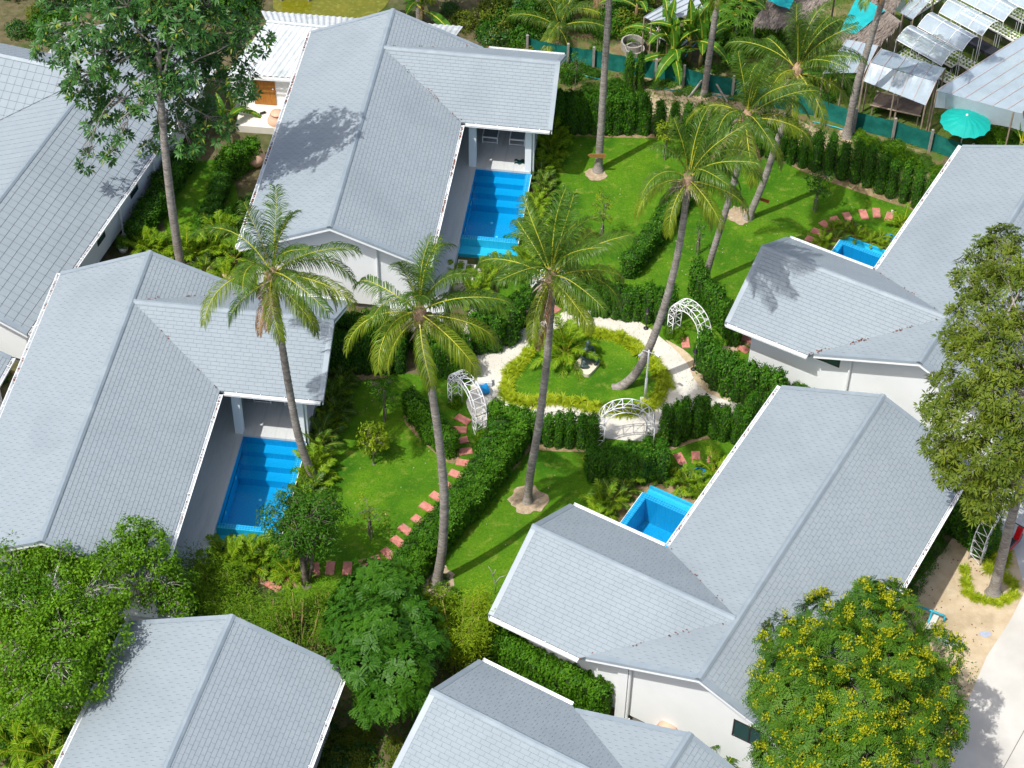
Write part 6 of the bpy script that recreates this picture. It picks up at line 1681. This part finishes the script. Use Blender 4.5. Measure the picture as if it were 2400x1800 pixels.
def tray_table(label, a, b, w, z, plants, dark=False):
    """a,b ends of the table on the ground"""
    d = b - a; L = d.length; c = (a + b) / 2
    root = thing('tray_table', label, 'growing table', (c.x, c.y, 0), math.atan2(d.y, d.x), 'hydroponic growing tables')
    m = MB(); m.box(-L / 2, L / 2, -w / 2, w / 2, z, z + .07, 1 if dark else 0); m.box(-L / 2 - .01, L / 2 + .01, -w / 2 - .01, w / 2 + .01, z - .05, z - .001, 1); link('tray', m.mesh('tray', [m_foam, m_blacktray]), root)
    for sx in (-1, -.33, .33, 1):
        for sy in (-1, 1): m = MB(); m.tube([Vector((sx * (L / 2 - .05), sy * (w / 2 - .03), 0)), Vector((sx * (L / 2 - .05), sy * (w / 2 - .03), z - .05))], .015, 5); link('leg', m.mesh('leg', m_white_metal), root)
    if plants:
        lv = Leaves(); hs = MB(); nx, ny = int(L / .16), max(2, int(w / .16)); P = []
        for i in range(nx):
            for j in range(ny):
                x, y = -L / 2 + (i + .5) * L / nx, -w / 2 + (j + .5) * w / ny
                P.append((x, y)); hs.tube([Vector((x, y, z + .071)), Vector((x, y, z + .074))], .045, 8)
        tag(link('cup', hs.mesh('cup', M('cup_dark', (.05, .06, .02), (.10, .13, .03), 5)), root), kind='stuff')
        k = plants; PP = np.repeat(np.array(P), k, 0); n = len(PP); a_ = RNG.random(n) * 6.28
        lv.add(np.c_[PP, np.full(n, z + .075)], np.stack([np.cos(a_), np.sin(a_), RNG.uniform(.2, 1.2, n)], 1), np.tile([0, 0, 1.], (n, 1)), RNG.uniform(.07, .13, n), .06)
        tag(link('seedlings', lv.mesh('seedlings', bpy.data.materials['lettuce_leaf']), root), kind='stuff')
def tunnel(label, A, B, C, D, z=1.75, rise=.32):
    """four eave corners in the photo: A-B near eave, D-C far eave"""
    a, b, c, d = (at(*q, z) for q in (A, B, C, D)); o = (a + c) / 2; o.z = 0
    root = thing('polytunnel', label, 'polytunnel', o, 0, 'arched plastic tunnels over the growing tables')
    a, b, c, d = a - o, b - o, c - o, d - o
    def pt(u, v): return a.lerp(b, u).lerp(d.lerp(c, u), v) + Vector((0, 0, rise * math.sin(math.pi * v)))
    m = MB(); n, k = 12, 10
    for i in range(n):
        for j in range(k): m.face([pt(i / n, j / k), pt((i + 1) / n, j / k), pt((i + 1) / n, (j + 1) / k), pt(i / n, (j + 1) / k)])
    link('plastic_cover', m.mesh('plastic_cover', m_film, True), root)
    for i in range(4): m = MB(); m.tube([pt(i / 3, j / 10) + Vector((0, 0, .012)) for j in range(11)], .016, 5); link('hoop', m.mesh('hoop', m_white_metal, True), root)
    for v in (0, .5, 1): m = MB(); m.tube([pt(0, v), pt(1, v)], .016, 5); link('purlin', m.mesh('purlin', m_white_metal), root)
    for u in (0, .5, 1):
        for v in (0, 1): m = MB(); q = pt(u, v); m.tube([q, Vector((q.x, q.y, 0))], .016, 5); link('post', m.mesh('post', m_white_metal), root)
    return o + a, o + b, o + c, o + d
TUN = [((2101, 93), (2207, 154), (2250, 120), (2146, 64)), ((2151, 62), (2255, 120), (2296, 89), (2194, 34)), ((2201, 29), (2302, 84), (2345, 54), (2239, 0)), ((2253, 0), (2352, 51), (2395, 20), (2295, -36)), ((2300, -30), (2402, 22), (2445, -8), (2345, -64))]
words = ['nearest the shed', 'second from the shed', 'third from the shed', 'fourth from the shed', 'at the top right corner']
for i, t in enumerate(TUN):
    a, b, c, d = tunnel('arched clear plastic tunnel over white trays, ' + words[i], *t)
    g = lambda v: Vector((v.x, v.y, 0)); u = (g(b) - g(a)).normalized()
    tray_table('long white growing table under the tunnel ' + words[i], (g(a) + g(d)) / 2 - u * .1, (g(b) + g(c)) / 2 + u * .55, .62, .75, 9 if i != 2 else 0, i == 2)
a, b = at(2105, 118), at(2232, 188); tray_table('growing table full of bright lettuce behind the plastic shed', a, b, .5, .75, 9)
a, b = at(2118, 72), at(2200, 18); tray_table('growing table with round lettuces beside the thatched hut', a, b, .55, .7, 9)
def flat_roof(label, corners, z, name, ribs=7, mat=None, posts=True, curtain=0.0, cat='shed', zs=None, ribmat=None, group=None):
    P = [at(x, y, (zs[i] if zs else z)) for i, (x, y) in enumerate(corners)]; o = sum(P, Vector()) / 4; o.z = 0
    root = thing(name, label, cat, o, 0, group); a, b, c, d = (p - o for p in P)
    m = MB(); n = 12; rr = random.Random(len(label)); Z = {}
    def pt(u, v):
        q = a.lerp(b, u).lerp(d.lerp(c, u), v); return q + Vector((0, 0, -.05 * abs(math.sin(u * math.pi * ribs)) * math.sin(math.pi * v)))
    k = ribs * 3
    for i in range(k):
        for j in range(6): m.face([pt(i / k, j / 6), pt((i + 1) / k, j / 6), pt((i + 1) / k, (j + 1) / 6), pt(i / k, (j + 1) / 6)])
    link('plastic_sheet', m.mesh('plastic_sheet', mat or m_film2, True), root)
    for i in range(ribs + 1): m = MB(); m.tube([pt(i / ribs, 0) + Vector((0, 0, .015)), pt(i / ribs, 1) + Vector((0, 0, .015))], .02, 5); link('rafter', m.mesh('rafter', ribmat or M('pink_rafter', (.46, .40, .39), None)), root)
    if posts:
        for q in (a, b, c, d, a.lerp(b, .5), c.lerp(d, .5)): m = MB(); m.tube([q, Vector((q.x, q.y, 0))], .035, 6); link('post', m.mesh('post', m_pole_wood), root)
    if curtain:
        for (p, q) in ((a, b), (d, a)):
            m = MB(); n = 14; pr = None
            for i in range(n + 1):
                s = p.lerp(q, i / n); t = s + Vector((.03 * math.sin(i * 1.9), .05 * math.sin(i * 1.3), -curtain * (1 - .08 * math.sin(i)))); 
                if pr: m.face([pr[0], s, t, pr[1]])
                pr = (s, t)
            link('side_curtain', m.mesh('side_curtain', m_film2, True), root)
    return root
flat_roof('big plastic-roofed greenhouse at the right edge above the umbrella', [(2196, 212), (2560, 312), (2764, 182), (2400, 82)], 2.3, 'greenhouse', 11, curtain=.85, cat='greenhouse')
flat_roof('plastic shed roof slope nearest the fence over a brown bench', [(2024, 190), (2169, 247), (2194, 192), (2041, 147)], 0, 'plastic_shed', 5, zs=(2.0, 2.0, 2.5, 2.5))
flat_roof('rear slope of the plastic shed beside the lettuce table', [(2041, 146), (2194, 191), (2215, 160), (2066, 114)], 0, 'plastic_shed', 5, zs=(2.51, 2.51, 2.0, 2.0))
flat_roof('plastic lean-to roof behind the palm left of the shed', [(1930, 172), (2026, 170), (2058, 107), (1985, 92)], 2.2, 'plastic_shed', 4)
flat_roof('dark bluish plastic roof corner beside the thatched hut', [(2093, 22), (2140, 45), (2190, -10), (2150, -40)], 1.9, 'plastic_shed', 3, m_film)
p = at(2100, 268); root = thing('brown_bench', 'wide brown matting bench on poles under the plastic shed', 'bench', p, -.33)
m = MB(); m.box(-1.0, 1.0, -.45, .45, .5, .54); link('bench_top', m.mesh('bench_top', M('brown_mat', (.10, .075, .06), (.15, .11, .085), 6)), root)
for y in (-.5, .5): m = MB(); m.tube([Vector((-1.05, y, .56)), Vector((1.05, y, .56))], .035, 6); link('rail', m.mesh('rail', m_pole_wood), root)
for x in (-.95, 0, .95):
    for y in (-.45, .45): m = MB(); m.tube([Vector((x, y, 0)), Vector((x, y, .5))], .03, 6); link('leg', m.mesh('leg', m_pole_wood), root)
# thatched hut with a turquoise sheet
def thatch(label, corners, zs, seed):
    P = [at(x, y, z) for (x, y), z in zip(corners, zs)]; o = sum(P, Vector()) / 4; o.z = 0
    root = thing('thatched_hut', label, 'hut', o, 0, None); a, b, c, d = (p - o for p in P)
    m = MB(); m.prism([a, b, c, d], (0, 0, -.08)); link('roof_base', m.mesh('roof_base', M('thatch_dark', (.20, .17, .145), None)), root)
    nr = np.random.default_rng(seed); n = 5200; u, v = nr.random(n), nr.random(n)
    A, B, C, D = (np.array(q) for q in (a, b, c, d)); Pn = (A * (1 - u)[:, None] + B * u[:, None]) * (1 - v)[:, None] + (D * (1 - u)[:, None] + C * u[:, None]) * v[:, None]
    down = unit((A - D)[None, :] + 0 * Pn) + nr.normal(size=(n, 3)) * .18
    nrm = np.cross(B - A, D - A); nrm = nrm / np.linalg.norm(nrm)
    lv = Leaves(); lv.add(Pn + nrm * nr.uniform(.0, .05, n)[:, None], down, nrm[None, :] + nr.normal(size=(n, 3)) * .2, nr.uniform(.2, .5, n), .03, .1, .05)
    tag(link('thatch', lv.mesh('thatch', ML('thatch_straw', (.22, .18, .15), (.44, .38, .33), .9, .05, 2)), root), kind='stuff')
    for q in (a, b, c, d): m = MB(); m.tube([q, Vector((q.x, q.y, 0))], .04, 6); link('post', m.mesh('post', m_pole_wood), root)
    return root, o, (a, b, c, d)
thatch('grey brown thatched hut roof under the turquoise sheet', [(1965, 80), (2058, 108), (2112, 50), (2040, -5)], (1.9, 1.9, 2.5, 2.5), 1)
thatch('small thatched roof behind the palms at the top', [(1770, 50), (1900, 62), (1960, -30), (1830, -40)], (1.7, 1.7, 2.3, 2.3), 2)
thatch('thatched roof strip at the top edge beside the turquoise sheet', [(2020, -15), (2098, 18), (2130, -30), (2050, -60)], (2.3, 2.3, 2.6, 2.6), 3)
m_tarp = M('turquoise_tarp', (.005, .29, .31), (.01, .36, .37), 3, .5, .3, .4, 8)
def cloth_quad(name, label, corners, zs, mat, cat, n=10):
    P = [at(x, y, z) for (x, y), z in zip(corners, zs)]; o = P[0].copy(); o.z = 0; m = MB(); a, b, c, d = (p - o for p in P)
    f = lambda u, v: a.lerp(b, u).lerp(d.lerp(c, u), v) + Vector((0, 0, .03 * math.sin(u * 9 + v * 2) * math.sin(v * 5 + 1) + .012 * math.sin(u * 31)))
    for i in range(n):
        for j in range(n): m.face([f(i / n, j / n), f((i + 1) / n, j / n), f((i + 1) / n, (j + 1) / n), f(i / n, (j + 1) / n)])
    return tag(link(name, m.mesh(name, mat, True), None, o), label, cat)
cloth_quad('tarpaulin', 'turquoise sheet draped over the thatched hut roof', [(1968, 74), (2004, 80), (2075, 24), (2010, -12)], (2.0, 2.05, 2.68, 2.62), m_tarp, 'tarpaulin')
cloth_quad('tarpaulin', 'small turquoise sheet behind the top palm crown', [(1800, 2), (1850, 22), (1870, -20), (1820, -30)], (2.45, 2.45, 2.6, 2.6), m_tarp, 'tarpaulin')
flat_roof('grey sheet roof behind the banana plants at the top', [(1510, 40), (1545, 58), (1650, 22), (1625, -30)], 2.2, 'grey_roof_shed', 4, M('grey_roof_sheet', (.36, .40, .44), (.44, .48, .52), 3, .5), ribmat=m_cap)
a, b = at(1530, 95), at(1600, 130); tray_table('white perforated foam trays on a table among the banana plants', a, b, .6, .55, 2)
# umbrella
p = at(2265, 277, 1.85); p.z = 0; root = thing('garden_umbrella', 'large round turquoise umbrella beside the greenhouse', 'umbrella', p)
m_umb = M('umbrella_cloth', (.002, .31, .26), (.004, .36, .30), 2, .6)
k = 14; r_, z0, z1 = 1.02, 1.62, 2.0
for i in range(k):
    t0, t1 = 2 * math.pi * i / k, 2 * math.pi * (i + 1) / k; m = MB()
    rim0, rim1 = Vector((math.cos(t0) * r_, math.sin(t0) * r_, z0)), Vector((math.cos(t1) * r_, math.sin(t1) * r_, z0)); top = Vector((0, 0, z1)); mid = (rim0 + rim1) / 2 * .985; mid.z = z0 + .03
    h0, h1 = rim0.lerp(top, .5) + Vector((0, 0, .05)), rim1.lerp(top, .5) + Vector((0, 0, .05)); hm = mid.lerp(top, .5) + Vector((0, 0, .025))
    m.face([rim0, mid, hm, h0]); m.face([mid, rim1, h1, hm]); m.face([h0, hm, top]); m.face([hm, h1, top]); link('canopy_panel', m.mesh('canopy_panel', m_umb), root)
m = MB(); m.tube([Vector((0, 0, 0)), Vector((0, 0, z1))], .025, 8); link('pole', m.mesh('pole', m_white_metal), root)
m = MB(); m.tube([Vector((0, 0, z1)), Vector((0, 0, z1 + .05))], [.05, .035], 10); link('finial', m.mesh('finial', m_fascia), root)
# bananas, papaya and the rest of the farm planting
for l, x, y, h, n, s, sc in [('banana plant beside the grey sheet roof with upright leaves', 1562, 150, 1.5, 8, 1, 1.15), ('banana plant right of the white trays', 1612, 158, 1.6, 8, 2, 1.2), ('banana plant between the white trays and the palm trunk', 1640, 160, 1.3, 7, 3, 1.05), ('banana plant with drooping leaves nearest the fence', 1575, 170, 1.2, 7, 4, 1.0),
                            ('banana plant at the top edge left of the palm trunk', 1490, 60, 1.2, 7, 5, 1.0), ('banana plant behind the ridge of the upper villa', 990, 60, 1.2, 9, 6, 1.25), ('banana plant behind the papaya at the top', 1730, 70, 1.5, 8, 7, 1.1),
                            ('banana plant at the right edge below the greenhouse', 2385, 375, 1.0, 6, 8, 1.15), ('banana plant below the palm crowns beside the shed', 1940, 225, .8, 6, 9, .85), ('young banana plant between the left villas', 528, 318, .7, 6, 10, .8), ('young banana plant by the blue pipe at the upper left', 548, 285, .6, 5, 11, .7)]:
    banana(l, at(x, y), h, n, s, sc)
pap = at(1722, 105); root = thing('papaya_tree', 'papaya tree with star-shaped leaves behind the net fence', 'papaya tree', pap)
m = MB(); m.tube([Vector((0, 0, 0)), Vector((0, .05, 1.5))], [.09, .05], 8); link('trunk', m.mesh('trunk', m_bark_l, True), root)
star = MB()
for k in range(9):
    a_ = R(-130 + 260 * k / 8); l_ = .34 - .1 * abs(k - 4) / 4; ex = Vector((math.cos(a_), math.sin(a_), 0)); ey = Vector((-ex.y, ex.x, 0))
    star.face([Vector((0, 0, 0)), ex * l_ * .5 + ey * .04 + Vector((0, 0, .02)), ex * l_ - Vector((0, 0, .04)), ex * l_ * .5 - ey * .04 + Vector((0, 0, .02))])
sm = star.mesh('papaya_leaf', m_weed)
for i in range(34):
    t = i / 33; a_ = i * 2.4; rr = .15 + .75 * math.sqrt(t); q = Vector((math.cos(a_) * rr, math.sin(a_) * rr, 2.0 - .9 * t + random.uniform(-.1, .1)))
    o = link('leaf', sm, root, q, a_); o.rotation_euler = (random.uniform(-.2, .2), .25 + .4 * t, a_); o.scale = (1.15,) * 3
    if i % 2 == 0: m = MB(); m.tube([Vector((0, .05, 1.45)), q], .012, 4); link('leaf_stalk', m.mesh('leaf_stalk', m_rachis), root)
for l, x, y, s in [('dark concrete ring half sunk behind the net fence', 1482, 112, .5), ('second concrete ring nearer the fence', 1487, 128, .42)]:
    m = MB(); k = 24
    for i in range(k):
        t0, t1 = 2 * math.pi * i / k, 2 * math.pi * (i + 1) / k
        for (r0_, r1_, z0_, z1_) in ((1, 1, 0, .35), (1, .86, .35, .35), (.86, .86, .35, .05)):
            m.face([Vector((math.cos(t0) * s * r0_, math.sin(t0) * s * r0_, z0_)), Vector((math.cos(t1) * s * r0_, math.sin(t1) * s * r0_, z0_)), Vector((math.cos(t1) * s * r1_, math.sin(t1) * s * r1_, z1_)), Vector((math.cos(t0) * s * r1_, math.sin(t0) * s * r1_, z1_))])
    tag(link('concrete_ring', m.mesh('concrete_ring', m_post), None, at(x, y)), l, 'planter')
for i in range(3):
    o = link('small_palm', FR[(3, 0)], None, (0, 0, 0)); bpy.data.objects.remove(o)
for l, x, y, n, s in [('low coconut palm behind the upper villa wing', 1310, 85, 11, 1.0), ('young palm between bushes at the top edge', 1330, 40, 9, .9)]:
    p = at(x, y); root = thing('young_palm', l, 'palm tree', p)
    m = MB(); m.tube([Vector((0, 0, 0)), Vector((0, 0, .5))], [.16, .1], 8); link('trunk', m.mesh('trunk', m_bark, True), root)
    for i in range(n): o = link('frond', FR[(min(6, 1 + int(i / n * 6)), i % 2)], root, (0, 0, .4), i * 2.4); o.scale = (s * .75,) * 3
# red scooter box behind the right hand tree
p = at(2368, 1290); root = thing('red_scooter', 'red scooter parked on the driveway behind the leaning tree', 'scooter', p, .9)
m_red = M('red_paint', (.50, .01, .015), None, rough=.25)
for nm, x in (('wheel', -.42), ('wheel', .48)):
    m = MB(); m.tube([Vector((x, -.05, .2)), Vector((x, .05, .2))], .2, 16); link(nm, m.mesh(nm, m_black), root)
m = MB(); m.prism([(-.45, -.1, .38), (.1, -.1, .25), (.38, -.1, .3), (.45, -.1, .82), (.34, -.1, .84), (.24, -.1, .42), (-.05, -.1, .5), (-.5, -.1, .55)], (0, .2, 0)); link('body', m.mesh('body', m_red), root)
m = MB(); m.prism([(-.45, -.1, .56), (.05, -.1, .53), (.0, -.1, .62), (-.42, -.1, .66)], (0, .2, 0)); link('seat', m.mesh('seat', m_black), root)
m = MB(); m.tube([Vector((.38, -.3, .9)), Vector((.38, .3, .9))], .018, 6); link('handlebar', m.mesh('handlebar', m_black), root)
p = at(2095, 500); root = thing('sandals', 'pair of sandals left on the last paving slab at the upper right', 'sandals', (p.x, p.y, .05))
for x in (-.07, .06):
    m = MB(); m.prism([(x - .04, -.12, 0), (x + .04, -.12, 0), (x + .05, .1, 0), (x, .14, 0), (x - .04, .1, 0)], (0, 0, .025)); link('sandal', m.mesh('sandal', m_black if x > 0 else m_spathe), root)
# a few stones and fallen leaves nobody would count
litter_field('fallen_leaves', [ats([(2150, 1300), (2380, 1300), (2300, 1560), (2180, 1760), (1990, 1640)])], 260, .07, .05, m_litter, (.01, .02), seed=21, up=.1)
litter_field('lawn_litter', [lawn_poly], 260, .06, .04, m_spathe, (.02, .03), seed=22, up=.1)

# brown leaves caught in the roof valleys
def valley_litter(hs, p, q, n, seed, name='valley_leaves'):
    root, roof, T, k = hs; nr = np.random.default_rng(seed); t = nr.random(n); t = t[np.sin(t * 19 + seed) > .1]; n = len(t); lv = Leaves()
    P = np.array([T(p[0] + (q[0] - p[0]) * a + nr.normal() * .03, p[1] + (q[1] - p[1]) * a + nr.normal() * .03, p[2] + (q[2] - p[2]) * a + .035) for a in t])
    lv.add(P, np.c_[nr.normal(size=(n, 2)), np.zeros(n)], np.tile([0, 0, 1.], (n, 1)), nr.uniform(.05, .11, n), .05)
    tag(link(name, lv.mesh(name, m_litter), roof), kind='stuff')
for hs, sd in ((hA, 1), (hB, 2), (hC, 3), (hD, 4)):
    valley_litter(hs, (0, JW, HR), (WD, C1Y, HE), 60 if sd == 2 else 20, sd)
    valley_litter(hs, (.3, JW - .2, HR - .12), (C0X, C0Y, HE - .1), 90 if sd == 4 else 25, sd + 5)

scatter([(2060, 100), (2300, 210), (2180, 300), (2000, 250)], 10, ['weed', 'bright'], (.2, .4), 'low green plant between the sheds and tunnels', 'green plants among the farm sheds', 'plant', .6, 31)
scatter([(1380, 60), (1560, 80), (1600, 180), (1420, 160)], 16, ['weed', 'mid', 'bright'], (.3, .6), 'green plant on the ground behind the net fence', 'green plants behind the net fence', 'plant', .7, 32)
scatter([(1660, 0), (1800, 20), (1820, 120), (1700, 110)], 14, ['mid', 'bright', 'dark'], (.5, .9), 'leafy shrub between papaya and thatched roofs', 'shrubs between papaya and thatch', 'shrub', 1.0, 33)
scatter([(1860, 130), (2000, 180), (1990, 260), (1860, 240)], 12, ['weed', 'mid'], (.3, .5), 'green shrub at the foot of the palms by the shed', 'shrubs by the shed', 'shrub', .9, 34)
